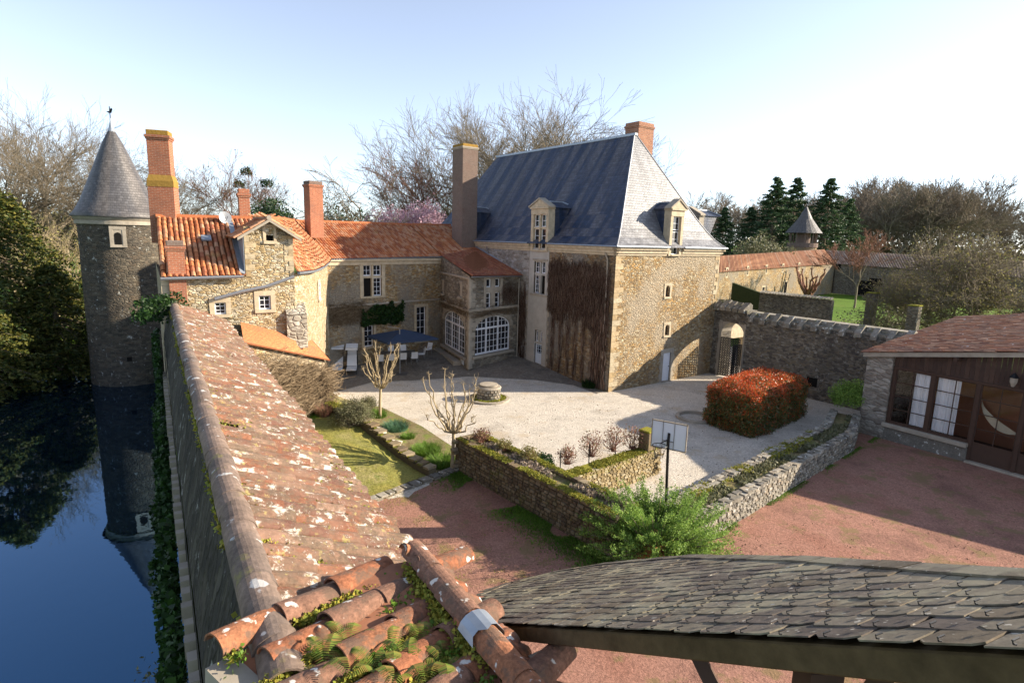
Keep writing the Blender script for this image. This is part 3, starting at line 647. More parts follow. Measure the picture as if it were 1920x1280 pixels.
def dormer(W,u0,u1,z0,z1,back,label,mat='lime',ped=.55,small=False):
    "stone dormer rising from the wall face: window, pediment, slate cheeks and little roof"
    d=bpy.data.objects.new('dormer',None); COL.objects.link(d); d.parent=house; d['label']=label; c=(u0+u1)/2; p_=.16
    m_=MB(); jw=.28
    wbox(m_,W,u0,u0+jw,z0,z1,-.45,p_-.02); wbox(m_,W,u1-jw,u1,z0,z1,-.45,p_-.02); wbox(m_,W,u0,u1,z1,z1+.4,-.45,p_); wbox(m_,W,u0+jw,u1-jw,z0,z0+.12,-.4,p_+.02)
    wbox(m_,W,u0-.06,u1+.06,z1+.4,z1+.52,-.45,p_+.1)
    zt=z1+.52; m_.prism([W.at(u0-.1,zt,p_+.06),W.at(u1+.1,zt,p_+.06),W.at(c,zt+ped,p_+.06)],W.n*-.5)
    if not small:
        wbox(m_,W,c-.07,c+.07,z0+.12,z1,-.3,p_-.05); wbox(m_,W,u0+jw,c-.07,z0+(z1-z0)*.62,z0+(z1-z0)*.62+.13,-.295,p_-.06); wbox(m_,W,c+.07,u1-jw,z0+(z1-z0)*.62,z0+(z1-z0)*.62+.13,-.295,p_-.06)
    m_.build('stone_front',M[mat],d,bevel=.012)
    m_=MB(); rk=MB()
    for sg in (-1,1):
        rk.prism([W.at(c,zt+ped+.02,p_+.12),W.at(c+sg*((u1-u0)/2+.2),zt-.02,p_+.12),W.at(c+sg*((u1-u0)/2+.2),zt+.09,p_+.12),W.at(c,zt+ped+.14,p_+.12)],W.n*-.6)
    rk.build('pediment_moulding',M['limeg'],d)
    # lights
    F=MB(); G_=MB(); zz=z0+(z1-z0)*.62
    cells=[(u0+jw,c-.07,z0+.12,zz),(c+.07,u1-jw,z0+.12,zz),(u0+jw,c-.07,zz+.13,z1),(c+.07,u1-jw,zz+.13,z1)] if not small else [(u0+jw,u1-jw,z0+.12,zz),(u0+jw,u1-jw,zz+.1,z1)]
    for (a,b,s0,s1) in cells:
        f=.05; wbox(F,W,a,a+f,s0,s1,-.12,-.06); wbox(F,W,b-f,b,s0,s1,-.12,-.06); wbox(F,W,a+f,b-f,s0,s0+f,-.12,-.06); wbox(F,W,a+f,b-f,s1-f,s1,-.12,-.06)
        G_.poly(W.at(a,s0,-.1),W.at(b,s0,-.1),W.at(b,s1,-.1),W.at(a,s1,-.1))
        n=3 if s1-s0>1 else 2
        for j in range(1,n): zq=s0+(s1-s0)*j/n; wbox(F,W,a+f,b-f,zq-.015,zq+.015,-.11,-.07)
    F.build('frame',M['white'],d); G_.build('pane',M['glass'],d,fix=False)
    # cheeks + roof running back
    ck=MB()
    for u,s_ in ((u0+.04,1),(u1-.04,-1)):
        ck.prism([W.at(u,z0,-.1),W.at(u,z1+.5,-.1),W.at(u,z1+.5,-back),W.at(u,z0,-back*.35)],W.d*(.05*s_))
    ck.build('slate_cheek',M['slate'],d)
    rf=MB(); zr=zt-.02; a=[W.at(u0-.1,zr,-.3),W.at(u1+.1,zr,-.3),W.at(u1+.1,zr,-back-.35),W.at(u0-.1,zr,-back-.35)]; r0=W.at(c,zr+ped*.8,-.3); r1=W.at(c,zr+ped*.8,-back+.1)
    rf.poly(a[0],r0,r1,a[3]); rf.poly(a[1],a[2],r1,r0); rf.poly(a[2],a[3],r1); rf.build('dormer_roof',M['slate'],d)
    z_=MB(); z_.tube([r0+UP*.03,r1+UP*.03],.07,6); z_.tube([r1+UP*.03,a[3]+UP*.06],.08,6); z_.tube([r1+UP*.03,a[2]+UP*.06],.08,6); z_.build('zinc_ridge',M['zinc'],d)
dormer(WL,6.75,8.8,9.05,11.75,2.15,'stone dormer with a pediment on the long blue slope')
dormer(WH,5.0,6.42,9.05,11.75,1.6,'narrow stone dormer on the sunlit hip end',small=True)
dormer(WL,17.3,19.2,9.4,11.6,2.15,'dormer half hidden behind the tall grey chimney')
dormer(WR,2.0,3.9,9.2,11.6,2.15,'far dormer showing past the right roof edge','limeg')
chimney('brick chimney crowning the near end of the slate ridge',HS(5.2,7.2),18.75,15.0,1.7,1.35,dR,'brickor','brickor',capmat='brickor')
chimney('tall brown rendered chimney where the tile roof meets the slate roof',HS(17.4,-.75),17.6,5.5,1.5,1.7,dR,'brickdk','lichen',capmat='limeg')
# ================================================================ LEFT RANGE (tile roofed wing) and the bay
wing=thing('tile_roofed_wing','long stone wing under orange canal tiles with a curved wall and a gabled dormer','wing',A2)
E8=lambda p,z: V(p.x,p.y,z)
RN=[V(-16.6,27.1,10.45),V(-14.0,28.7,10.5),V(-12.4,29.7,10.55),V(-13.1,33.0,10.6),V(-14.4,37.2,10.65),V(-15.3,40.5,10.65),V(-16.1,43.3,10.7),V(-9.1,50.7,10.8)]
EV=[E8(A0,8.02),E8(A1,8.08),E8(A2,8.2),E8(CU[0],8.1),E8(CU[1],8.1),E8(CU[2],8.15),E8(A3,8.2),E8(L4,8.35)]
oh=.16
def outw(i):
    a=EV[max(0,i-1)];b=EV[min(len(EV)-1,i+1)]; d=(b-a).normalized(); return V(d.y,-d.x,0)
EVO=[EV[i]+outw(i)*oh for i in range(len(EV))]
W_0=Wall(A0,A1); W_1=Wall(A1,A2)
def pxh(W,x0,x1,y0,y1):
    u0,z1=W.px(x0,y0); u1,z0=W.px(x1,y1); return (u0,u1,z0,z1)
h1=pxh(W_0,402,424,567,589); h2=pxh(W_1,485,508,554,580); h2=(max(.25,h2[0]),h2[1],h2[2],h2[3])
W_0.build(wing,'wall',0,8.0,8.05,M['bright'],[h1],.3)
gl=W_1.px(457,441); gr=W_1.px(549,441); ga=W_1.px(503,416); gz=(gl[1]+gr[1])/2; gu0,gu1=max(.0,gl[0]),min(W_1.L,gr[0])
W_1.build(wing,'wall',0,8.1,8.1,M['bright'],[h2],.3)
Wg=Wall(W_1.at(gu0,0),W_1.at(gu1,0)); gzt=ga[1]
gw=Wg.px(505,430); go=(gw[0]-.16,gw[0]+.16,gw[1]-.05-.45,gw[1]+.1)
Wg.build(wing,'gable_wall',8.1,gz,gz,M['bright'],[go],.25,gable=(Wg.L/2,gzt))
wp=winpart(wing); surround(Wg,wp,*go[:2],go[2],go[3],.12,.03,'lime'); light(Wg,wp,go[0],go[1],go[2],go[3],1,1,opened=True)
for h,W in ((h1,W_0),(h2,W_1)):
    wp=winpart(wing); surround(W,wp,*h,.2,.03,'lime'); light(W,wp,*h,2,3,rec=.1,fw=.05)
quoins(Wg,wing,0,1,8.0,gz,'quoin',.24,l=(.2,.42)); quoins(Wg,wing,Wg.L,-1,8.0,gz,'quoin',.24,l=(.2,.42))
# cheeks of the gable and its own little tiled roof
bk=V(-W_1.n.x,-W_1.n.y,0)
m_=MB()
for u in (0,Wg.L): m_.poly(Wg.at(u,8.1),Wg.at(u,gz),Wg.at(u,gz)+bk*2.6,Wg.at(u,8.1)+bk*.2)
m_.build('cheek_wall',M['bright'],wing)
m_=MB(); m_.prism([Wg.at(-.03,8.15,.04),Wg.at(-.03,gz-.05,.04),Wg.at(-.03,gz-.05,.04)+bk*2.6],W_1.d*-.02); m_.prism([Wg.at(-.05,8.12,.1),Wg.at(-.25,8.2,.1),Wg.at(-.25,8.3,.1)+bk*.1+bk*2.6+UP*2.1,Wg.at(-.05,8.2,.1)+bk*2.6+UP*2.1],UP*.05); m_.build('lead_flashing',M['zinc'],wing)
apx=Wg.at(Wg.L/2,gzt+.12,.28); apb=apx+bk*3.4
for sg in (-1,1):
    e_=Wg.at(Wg.L/2+sg*(Wg.L/2+.3),gz-.12,.28); eb=e_+bk*3.0
    loft_tiles(wing,[e_,eb],[apx,apb],.2,.38,M['tile'],0,.09,'gable_tile',lift=.02)
m_=MB()
for sg in (-1,1):
    e_=Wg.at(Wg.L/2+sg*(Wg.L/2+.3),gz-.12,.30); m_.prism([e_,e_-UP*.12,apx-UP*.12+Wg.n*.02,apx+Wg.n*.02],Wg.n*-.07)
m_.tube([apx+UP*.05,apb+UP*.05],.11,8); m_.build('verge_board',M['limeg'],wing)
# curved wall with a broad arch
cw=[A2,V(-10.05,27.7,0)]+CU+[V(-12.7,38.9,0),A3]
m_=MB(); acc=0; 
def bez(pts,n):
    out=[]
    for i in range(len(pts)-1):
        p0=pts[max(0,i-1)];p1=pts[i];p2=pts[i+1];p3=pts[min(len(pts)-1,i+2)]
        for k in range(n):
            t=k/n; out.append(.5*((2*p1)+(p2-p0)*t+(2*p0-5*p1+4*p2-p3)*t*t+(3*p1-p0-3*p2+p3)*t**3))
    out.append(pts[-1].copy()); return out
cc=bez(cw,5); ug=[0]
for i in range(1,len(cc)): ug.append(ug[-1]+(cc[i]-cc[i-1]).length)
ar0,ar1,arz,arr=9.0,13.4,2.9,2.0   # arch along the wall: start, end, springing, rise
def archz(u):
    if not ar0<u<ar1: return 0
    t=(u-(ar0+ar1)/2)/((ar1-ar0)/2); return arz+arr*math.sqrt(max(0,1-t*t))
us=sorted(set([round(u,3) for u in ug]+[round(ar0+(ar1-ar0)*(1-math.cos(math.pi*k/14))/2,3) for k in range(15)]))
def cpt(u,z,off=0):
    for i in range(1,len(ug)):
        if u<=ug[i]+1e-3 or i==len(ug)-1:
            f=(u-ug[i-1])/(ug[i]-ug[i-1]); d=(cc[i]-cc[i-1]).normalized(); p=cc[i-1].lerp(cc[i],f); return V(p.x,p.y,z)+V(d.y,-d.x,0)*off
for i in range(len(us)-1):
    a,b=us[i],us[i+1]; m_.poly(cpt(a,archz(a)),cpt(b,archz(b)),cpt(b,8.15),cpt(a,8.15))
    if ar0-.01<=a and b<=ar1+.01: m_.poly(cpt(a,archz(a)),cpt(b,archz(b)),cpt(b,archz(b),-.5),cpt(a,archz(a),-.5))
cwall=m_.build('curved_wall',M['bright'],wing)
vs=MB()
for k in range(14):
    t0,t1=math.pi*k/14+.02,math.pi*(k+1)/14-.02; c_=(ar0+ar1)/2; hw_=(ar1-ar0)/2
    q=[(c_-hw_*math.cos(t0),arz+arr*math.sin(t0)),(c_-hw_*math.cos(t1),arz+arr*math.sin(t1)),(c_-(hw_+.35)*math.cos(t1),arz+(arr+.35)*math.sin(t1)),(c_-(hw_+.35)*math.cos(t0),arz+(arr+.35)*math.sin(t0))]
    v_=MB(); A_=[cpt(a,b,.04) for a,b in q]; B_=[cpt(a,b,-.3) for a,b in q]; v_.mesh(A_+B_,[(0,1,2,3),(7,6,5,4),(0,4,5,1),(1,5,6,2),(2,6,7,3),(3,7,4,0)]); v_.build('arch_stone',M['lime'],wing)
# the wall inside the arch, with its small window and round-headed door
wi=Wall(cpt(ar0-1,0,-2.2),cpt(ar1+1.2,0,-1.6)); wi.build(wing,'inner_wall',0,5.4,5.4,M['lime'])
wp=winpart(wing); light(wi,wp,2.2,3.3,3.2,4.0,3,2,rec=-.05); light(wi,wp,2.3,3.5,.8,2.6,3,4,rec=-.05,arch=.6)
m_=MB(); m_.poly(cpt(ar0,5.2,-.5),cpt(ar1,5.2,-.5),wi.at(wi.L,5.2),wi.at(0,5.2)); m_.build('porch_ceiling',M['limeg'],wing)
# small window in the curved wall
uw=None
for u in [x*.1 for x in range(10,90)]:
    p=cpt(u,6,0); r_=(p-V(0,0,H)); c_=RW.T@np.array(r_); 
    if 960+FPX*c_[0]/-c_[2]>=589: uw=u
    else: pass
uw=6.2
ws=Wall(cpt(uw-.35,0,.02),cpt(uw+.35,0,.02)); zc=6.75
wp=winpart(wing); surround(ws,wp,.0,.7,zc-.45,zc+.45,.2,.04); m_=MB(); light(ws,wp,.0,.7,zc-.45,zc+.45,2,3,rec=-.01)
# buttress
bu=Wall(V(-10.30,25.95,0),V(-9.55,26.42,0)); m_=MB(); wbox(m_,bu,0,bu.L,4.7,6.3,-.6,.1); m_.prism([bu.at(0,6.3,.1),bu.at(bu.L,6.3,.1),bu.at(bu.L,6.75,-.4),bu.at(0,6.75,-.4)],UP*-.06)
m_.build('buttress',rubble('buttress_block',[(.6,.53,.42),(.54,.47,.37),(.66,.6,.5)],3.2,5.5,(.35,.3,.24),stain=.35,warp=.1),wing)
# sloping drip course above the two small windows
g0=W_0.px(402,560); g1=W_0.px(452,546); g2=W_1.px(500,536); g3=W_1.px(550,518)
pts=[W_0.at(g0[0],g0[1],.12),W_0.at(min(g1[0],W_0.L-.1),g1[1],.12),W_1.at(max(.1,g2[0]),g2[1],.12),W_1.at(min(W_1.L,g3[0]),g3[1],.12)]
gutter(wing,pts,.075,'old_gutter')
# main stretch of wall
W_M=Wall(A3,L4)
wz=pxh(W_M,681,716,497,554); w2=pxh(W_M,683,699,622,655); w3=pxh(W_M,781,796,587,644)
w2=(w2[0],w2[0]+.8,1.6,3.2); w3=(w3[0],w3[0]+.95,1.5,4.3)
W_M.build(wing,'wall',0,8.2,8.3,M['ochre'],[wz,w2,w3],.3)
cross_window(W_M,wing,*wz,None,.16,2,4,2,opened=(0,),sw=.3)
for q,ny in ((w2,4),(w3,5)): wp=winpart(wing); surround(W_M,wp,*q,.22,.03,'lime'); light(W_M,wp,*q,2,ny)
m_=MB(); wbox(m_,W_M,0,W_M.L,7.72,8.0,-.05,.08); wbox(m_,W_M,0,W_M.L,8.0,8.18,-.05,.2); m_.build('eaves_cornice',M['lime'],wing,bevel=.02)
m_=MB(); wbox(m_,W_M,0,W_M.L,4.75,4.87,-.05,.1); m_.build('string_course',M['limeg'],wing,bevel=.02)
# left end wall towards the moat
WE=Wall(A0,MN(40,.1)); WE.n=V(-Nv.x,-Nv.y,0); WE.build(wing,'end_wall',-4.2,8.0,8.0,M['bright'])
quoins(W_0,wing,0,1,5.5,8,'lime',.32)
# roof
loft_tiles(wing,[EVO[0],EVO[1]+W_1.d*gu0],[RN[0],RN[1]+W_1.d*gu0],.215,.40,M['tile'],150,.1,'roof_tile')
loft_tiles(wing,[EVO[1].lerp(RN[1],.6)+W_1.d*gu0*.5,EVO[2].lerp(RN[2],.6)],[RN[1],RN[2]],.215,.40,M['tile'],0,.1,'upper_roof_tile')
loft_tiles(wing,EVO[2:],RN[2:],.205,.40,M['tile'],150,.098,'roof_tile')
M1=V(-3.35,50.7,9.0); R5=V(-5.9,54.1,10.9)
BAe=V(BA.x,BA.y,7.22)+V(.18,-.25,0); BBe=V(BB.x,BB.y,7.1)+V(.2,-.2,0)
M['tile_bay']=piece_mat('dark_bay_tile',[(.40,.13,.07),(.46,.17,.08),(.34,.11,.06),(.42,.18,.10)],.35,.85,5,bumpd=.004)
loft_tiles(wing,[EVO[-1],M1],[RN[-1],R5],.205,.4,M['tile'],0,.098,'upper_tile')
loft_tiles(wing,[BAe+(EVO[-1]-BAe)*.0,BBe],[EVO[-1],M1],.205,.4,M['tile_bay'],0,.098,'bay_tile')
m_=MB(); m_.tube([p+UP*.06 for p in RN]+[R5+UP*.06],.12,8); m_.build('ridge_tiles',M['tile'],wing)
gutter(wing,[p-UP*.05+outw(i)*.1 for i,p in enumerate(EVO)][:2],.07); gutter(wing,bez([p-UP*.05+outw(i+2)*.1 for i,p in enumerate(EVO[2:7])],4),.07); gutter(wing,[EVO[6]-UP*.05,EVO[7]-UP*.05],.07,mat='zinc')
gutter(wing,[BAe-UP*.04,BBe-UP*.04],.06)
# flashing where the tiles meet the slate house
m_=MB(); m_.tube([BBe+UP*.12,M1+UP*.15,R5+UP*.1],.11,6); m_.build('valley_flashing',M['lead'],wing)
# bay
bay=thing('bay_pavilion','low two-storey stone bay with tall arched windows in the courtyard corner','pavilion',BA)
BL=Wall(BA,L4); BF=Wall(BA,BB)
hl=pxh(BL,869,833,591,664); hl=(min(hl[0],hl[1]),max(hl[0],hl[1]),1.1,4.2)
bl_u0,_=BL.px(871,640); bl_u1,_=BL.px(831,630)
hl=(bl_u0,bl_u1,1.15,4.2)
bf0,_=BF.px(891,640); bf1,_=BF.px(957,640); hf=(bf0,bf1,1.3,4.15)
up=pxh(BF,912,937,523,576)
BL.build(bay,'wall',0,7.22,8.3,M['bay'],[hl],.35); BF.build(bay,'wall',0,7.2,7.05,M['bay'],[hf,up],.35)
wp=winpart(bay); cols=(up[0],up[1]); c=(up[0]+up[1])/2
cross_window(BF,bay,*up,None,.42,1,3,1,sw=.25,mat='limeg')
for W,hq,n in ((BL,hl,3),(BF,hf,3)):
    wp=winpart(bay); u0,u1,z0,z1=hq; ah=.95; w3_=(u1-u0)/3
    # spandrels closing the square opening above the arch
    s_=MB()
    for sg in (0,1):
        arc=[((u0+u1)/2-(u1-u0)/2*math.cos(math.pi*k/16)*(1 if not sg else -1), z1-ah+ah*math.sin(math.pi*k/16)) for k in range(8,-1,-1)]
        s_.prism([W.at(u0 if not sg else u1,z1,.003),W.at((u0+u1)/2,z1,.003)]+[W.at(a,b,.003) for a,b in arc],W.n*-.33)
    s_.build('arch_spandrel',M['limeg'],wp)
    for k in range(13):
        t0,t1=math.pi*k/13+.012,math.pi*(k+1)/13-.012; cx_=(u0+u1)/2; a_=(u1-u0)/2
        q=[(cx_-a_*math.cos(t0),z1-ah+ah*math.sin(t0)),(cx_-a_*math.cos(t1),z1-ah+ah*math.sin(t1)),(cx_-(a_+.26)*math.cos(t1),z1-ah+(ah+.26)*math.sin(t1)),(cx_-(a_+.26)*math.cos(t0),z1-ah+(ah+.26)*math.sin(t0))]
        v_=MB(); v_.prism([W.at(a,b,.04) for a,b in q],W.n*-.1); v_.build('arch_stone',M['limeg'],wp)
    light(W,wp,u0,u1,z0,z1,9,6,rec=.2,fw=.1,bw=.03,arch=ah)
    m_=MB()
    for k in (1,2): u=u0+w3_*k; wbox(m_,W,u-.06,u+.06,z0,z1-ah*.12,-.23,-.15)
    wbox(m_,W,u0+.1,u1-.1,z0+(z1-z0)*.66,z0+(z1-z0)*.66+.13,-.232,-.152); m_.build('mullion',M['white'],wp)
    m_=MB(); wbox(m_,W,u0-.35,u1+.25,z0-.2,z0-.003,-.1,.22); m_.build('sill',M['limeg'],wp,bevel=.03)
m_=MB(); wbox(m_,BL,hl[0]+.05,hl[0]+.85,.5,1.15,-.25,.01); m_.build('door_leaf',M['bluewhite'],bay)
m_=MB(); wbox(m_,BL,-.12,BL.L,4.62,4.82,-.05,.12); wbox(m_,BF,-.12,BF.L,4.62,4.82,-.05,.12); wbox(m_,BL,-.05,BL.L,6.95,7.1,-.05,.08); m_.build('string_course',M['limeg'],bay,bevel=.02)
quoins(BL,bay,0,1,.4,7.0,'limeg',.34); quoins(BF,bay,0,1,.4,7.0,'limeg',.34)
for (x,y) in ((831,537),(865,542)):
    u,z=BL.px(x,y); m_=MB(); wbox(m_,BL,u-.22,u+.22,z-.55,z+.45,-.05,.03); wbox(m_,BL,u-.3,u+.3,z-.72,z-.55,-.05,.2); wbox(m_,BL,u-.28,u+.28,z+.45,z+.6,-.05,.08); m_.build('blind_niche',M['limeg'],bay,bevel=.02)
m_=MB(); wbox(m_,BL,1.5,BL.L,-.2,.72,0,.65); m_.build('stone_bench',M['limeg'],bay,bevel=.03)
downpipe(bay,[BF.at(BF.L-.35,6.9,.12),BF.at(BF.L-.35,.3,.1)],.05,'limeg')
chimney('tall tapering brick chimney with a yellow lichen collar beside the tower',V(-16.45,27.6,0),14.35,9.3,.9,.75,V(.95,.3,0).normalized(),'brick','lichen',neck=(12.1,.08))
chimney('short brick chimney rising at the end of the moat wall roof',V(-13.95,23.9,0) ,9.5,6.7,.62,.5,W_0.d,'brick','brickdk')
chimney('slim orange chimney behind the little gable',V(-13.55,29.4,0),12.0,9.2,.5,.45,W_0.d,'brick','brick')
chimney('square brick chimney on the middle of the tiled ridge',V(-14.15,41.3,0),13.45,9.6,1.0,.85,W_M.d,'brick','brickdk')
# satellite dish and roof light
sd=thing('satellite_dish','round grey satellite dish near the top of the tiled roof','dish',V(-14.2,28.3,10.3)); m_=MB()
b_=V(-13.95,28.2,10.55); nn=V(.75,-.62,.2).normalized(); a_=nn.cross(UP).normalized(); c_=a_.cross(nn); 
for k in range(16):
    t0,t1=2*math.pi*k/16,2*math.pi*(k+1)/16
    m_.poly(b_,b_+(a_*math.cos(t0)+c_*math.sin(t0))*.3+nn*.07,b_+(a_*math.cos(t1)+c_*math.sin(t1))*.3+nn*.07)
m_.build('reflector',M['lead'],sd); m_=MB(); m_.tube([b_,b_-UP*.3+V(-.1,.1,0)],.03,6); m_.tube([b_-c_*.2,b_+nn*.3],.012,5); m_.build('mast',M['iron'],sd)
m_=MB(); q=RN[0].lerp(RN[1],.62).lerp(EVO[0].lerp(EVO[1],.62),.42); yy=(RN[1]-EVO[1]).normalized(); xx=W_0.d; zz=xx.cross(yy); zz=zz if zz.z>0 else -zz; m_.box(q+zz*.13,xx,yy,zz,-.2,.2,-.22,.22,0,.06); m_.build('roof_light',M['zinc'],wing)
# ================================================================ ROUND TOWER
TWc=V(-33.0,48.9,0); tw=thing('round_tower','round grey stone tower with a pointed slate cone standing in the moat','tower',V(TWc.x,TWc.y,-4))
R_=2.95
def cyl_uv(co): a=np.arctan2(co[:,1],co[:,0]); return np.stack([a*R_,co[:,2]],1)
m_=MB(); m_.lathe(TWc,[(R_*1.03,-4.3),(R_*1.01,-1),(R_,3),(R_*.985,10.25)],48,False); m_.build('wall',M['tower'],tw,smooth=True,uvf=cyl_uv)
m_=MB(); m_.lathe(TWc,[(R_,10.1),(R_+.12,10.15),(R_+.15,10.4),(R_+.05,10.45),(R_+.2,10.6),(R_+.22,10.75),(R_-.5,10.8)],48,False); m_.build('cornice',M['limeg'],tw,smooth=False)
m_=MB(); m_.lathe(TWc,[(R_+.38,10.72),(R_+.42,10.8),(R_+.05,11.25),(R_-.35,12.0),(R_-.85,13.2),(.75,16.6),(.18,17.75),(.0,18.0)],48,False); m_.build('cone_roof',M['slate_tower'],tw,smooth=True,uvf=cyl_uv)
m_=MB(); m_.lathe(TWc,[(.3,17.5),(.16,17.9),(.06,18.3),(.05,18.6)],12,True); m_.build('lead_cap',M['zinc'],tw)
m_=MB(); m_.tube([V(TWc.x,TWc.y,18.5),V(TWc.x,TWc.y,19.5)],.035,6); m_.prism([V(TWc.x-.3,TWc.y,19.1),V(TWc.x-.05,TWc.y,19.15),V(TWc.x+.12,TWc.y,19.4),V(TWc.x+.22,TWc.y,19.3),V(TWc.x+.1,TWc.y,19.0),V(TWc.x-.1,TWc.y,19.0)],V(0,.04,0)); m_.build('weathervane',M['iron'],tw)
wv=V(-TWc.x,-TWc.y,0).normalized(); wv=(Matrix.Rotation(math.radians(-4),3,'Z')@wv); cq=TWc+wv*(R_-.0); tn=V(-wv.y,wv.x,0); Wt=Wall(cq-tn*.6,cq+tn*.6)
wp=winpart(tw); surround(Wt,wp,.3,.9,8.5,9.75,.26,.05,'limeg'); m_=MB(); g_=MB(); ap=[(.6-.24*math.cos(math.pi*k/10),9.3+.24*math.sin(math.pi*k/10)) for k in range(11)]
wbox(m_,Wt,.28,.92,8.5,9.75,-.2,.02); m_.build('window_slab',M['limeg'],wp); g_.prism([Wt.at(.36,8.6,.045),Wt.at(.84,8.6,.045)]+[Wt.at(a,b,.045) for a,b in ap[::-1]],wv*-.05); g_.build('dark_opening',M['dark'],wp)
m_=MB(); wbox(m_,Wt,.45,.8,-.9,-.55,-.1,.05); m_.build('arrow_slit',M['dark'],tw)
# ================================================================ SHED with flat pale tiles
shed=thing('shed','low lean-to with a pale orange tiled roof between the wing and the wall walk','shed',V(-10.5,28,0))
UL=V(-11.9,24.9,6.05); UM=V(-10.0,26.45,5.2); UR=PD(583,636,29.3); LR=PD(618,674,28.2); LLp=V(-10.95,22.3,5.75)
LLp=PD(457,641,22.3)
m_=MB(); nu,nv=16,10
top=[UL,UM,UR]
def tp(u): return UL.lerp(UM,u*2) if u<.5 else UM.lerp(UR,u*2-1)
pp=[[tp(i/nu).lerp(LLp.lerp(LR,i/nu),j/nv)+UP*(.012*(j%2)) for j in range(nv+1)] for i in range(nu+1)]
for i in range(nu):
    for j in range(nv): m_.poly(pp[i][j],pp[i+1][j],pp[i+1][j+1],pp[i][j+1])
br=brickmat('pale_flat_tiles',(.54,.21,.09),(.47,.18,.075),(.34,.15,.07),.22,.14); m_.build('roof',br,shed)
m_=MB(); 
m_.prism([LLp,LR,LR-UP*.07,LLp-UP*.07],V(.03,.01,0)); m_.prism([UR,LR,LR-UP*.07,UR-UP*.07],V(.03,-.01,0)); m_.build('roof_edge',M['tilebase'],shed)
sw_=V(-.12,.02,-.07)
m_=MB(); g_=lambda p,z: V(p.x,p.y,z)
A_=LLp+V(-.15,.1,-.07); B_=LR+V(-.22,-.05,-.07); C_=UR+V(-.1,.2,-.07)
m_.poly(g_(A_,-.1),g_(B_,-.1),B_,A_); m_.poly(g_(B_,-.1),g_(C_,-.1),C_,B_); m_.build('wall',M['ochre_hip'],shed)
SHW=(A_,B_,C_)
# ================================================================ MOAT WALL with its tiled walk
mw=thing('moat_wall','long stone wall along the moat topped by a mossy lichened tile roof','wall',MN(12,.3))
m_=MB(); m0,m1=2.9,27.3
m_.poly(MN(m0,.02,-4.3),MN(m1,.02,-4.3),MN(m1,.12,5.5),MN(m0,.12,5.5)); m_.poly(MN(m0,2.0,0),MN(m0,2.0,5.9),MN(m1,2.0,5.9),MN(m1,2.0,0)); m_.poly(MN(m0,.12,-4.3),MN(m0,.12,6.8),MN(m0,2.0,5.9),MN(m0,2,-4.3))
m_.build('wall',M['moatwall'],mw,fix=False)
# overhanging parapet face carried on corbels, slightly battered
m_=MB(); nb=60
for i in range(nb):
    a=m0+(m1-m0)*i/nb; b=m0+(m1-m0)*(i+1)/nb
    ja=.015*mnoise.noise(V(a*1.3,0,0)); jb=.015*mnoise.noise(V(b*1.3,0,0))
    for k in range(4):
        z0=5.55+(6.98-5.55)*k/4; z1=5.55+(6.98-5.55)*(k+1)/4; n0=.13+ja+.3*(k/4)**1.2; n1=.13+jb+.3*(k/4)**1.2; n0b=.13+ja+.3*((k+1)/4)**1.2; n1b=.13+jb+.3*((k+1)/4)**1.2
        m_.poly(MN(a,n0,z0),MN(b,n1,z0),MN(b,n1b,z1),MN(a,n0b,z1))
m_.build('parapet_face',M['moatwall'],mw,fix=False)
vs_,fs_=MB(),None
cb=MB(); cb.box(V(0,0,0),V(1,0,0),V(0,1,0),UP,-.09,.09,-.02,.14,-.28,.0)
Ms=[]; a=m0+.2
while a<20: Ms.append(frame(MN(a,.06,5.4),Mv,-Nv,UP)); a+=.42
Ms=[frame(MN(m0+.3+i*.36,.06,5.1)+UP*rng.uniform(-.03,.03),Mv*(.15+rng.uniform(-.03,.03)),-Nv*(.11+rng.uniform(-.03,.03)),UP*.22) for i in range(54)]
pieces(mw,'sun_stripe_block',[(MB().box(V(0,0,0),V(1,0,0),V(0,1,0),UP,-.5,.5,-.5,.5,-.5,.5).v,MB().box(V(0,0,0),V(1,0,0),V(0,1,0),UP,-.5,.5,-.5,.5,-.5,.5).f)],Ms,M['limeg'],60)  # pale spaced blocks stand in for stripes of sunlight along the wall

# tile slope
rz,rn,ez,en=6.98,.62,6.16,2.38
dsl=(MN(0,en,ez)-MN(0,rn,rz)); Lsl=dsl.length; ysl=-dsl.normalized(); zsl=Mv.cross(ysl); zsl=zsl if zsl.z>0 else -zsl
m_=MB(); m_.box(MN(0,rn,rz-.05),Mv,dsl.normalized(),zsl,m0+.8,m1,0,Lsl-.1,-.12,0); m_.build('roof_deck',M['moss'],mw)
Ms=[]; Mp=[]; a=m0+.95; k=0
while a<m1-.1:
    nrow=5; off_=rng.uniform(-.06,.06); sag=.04*mnoise.noise(V(a*.7,3,0))
    for j in range(nrow):
        o=MN(a+rng.uniform(-.012,.012),rn,rz)-ysl*(Lsl+.10+off_-j*.385)+zsl*(.005+sag+rng.uniform(0,.018)+ (0.02 if j else 0))
        y_=(ysl-zsl*.05+Mv*rng.uniform(-.05,.05)).normalized(); x_=Mv; z_=x_.cross(y_); z_=z_ if z_.z>0 else -z_; z_=(z_+Mv*rng.uniform(-.09,.09)).normalized(); x_=y_.cross(z_)
        if rng.random()<.015: continue
        Ms.append(frame(o,x_,y_,z_))
    a+=.285; k+=1
pieces(mw,'roof_tile',[tile_shape(.146,.52,6,.016,.88,.72),tile_shape(.140,.5,6,.016,.86,.66)],Ms,oldtile(),300)
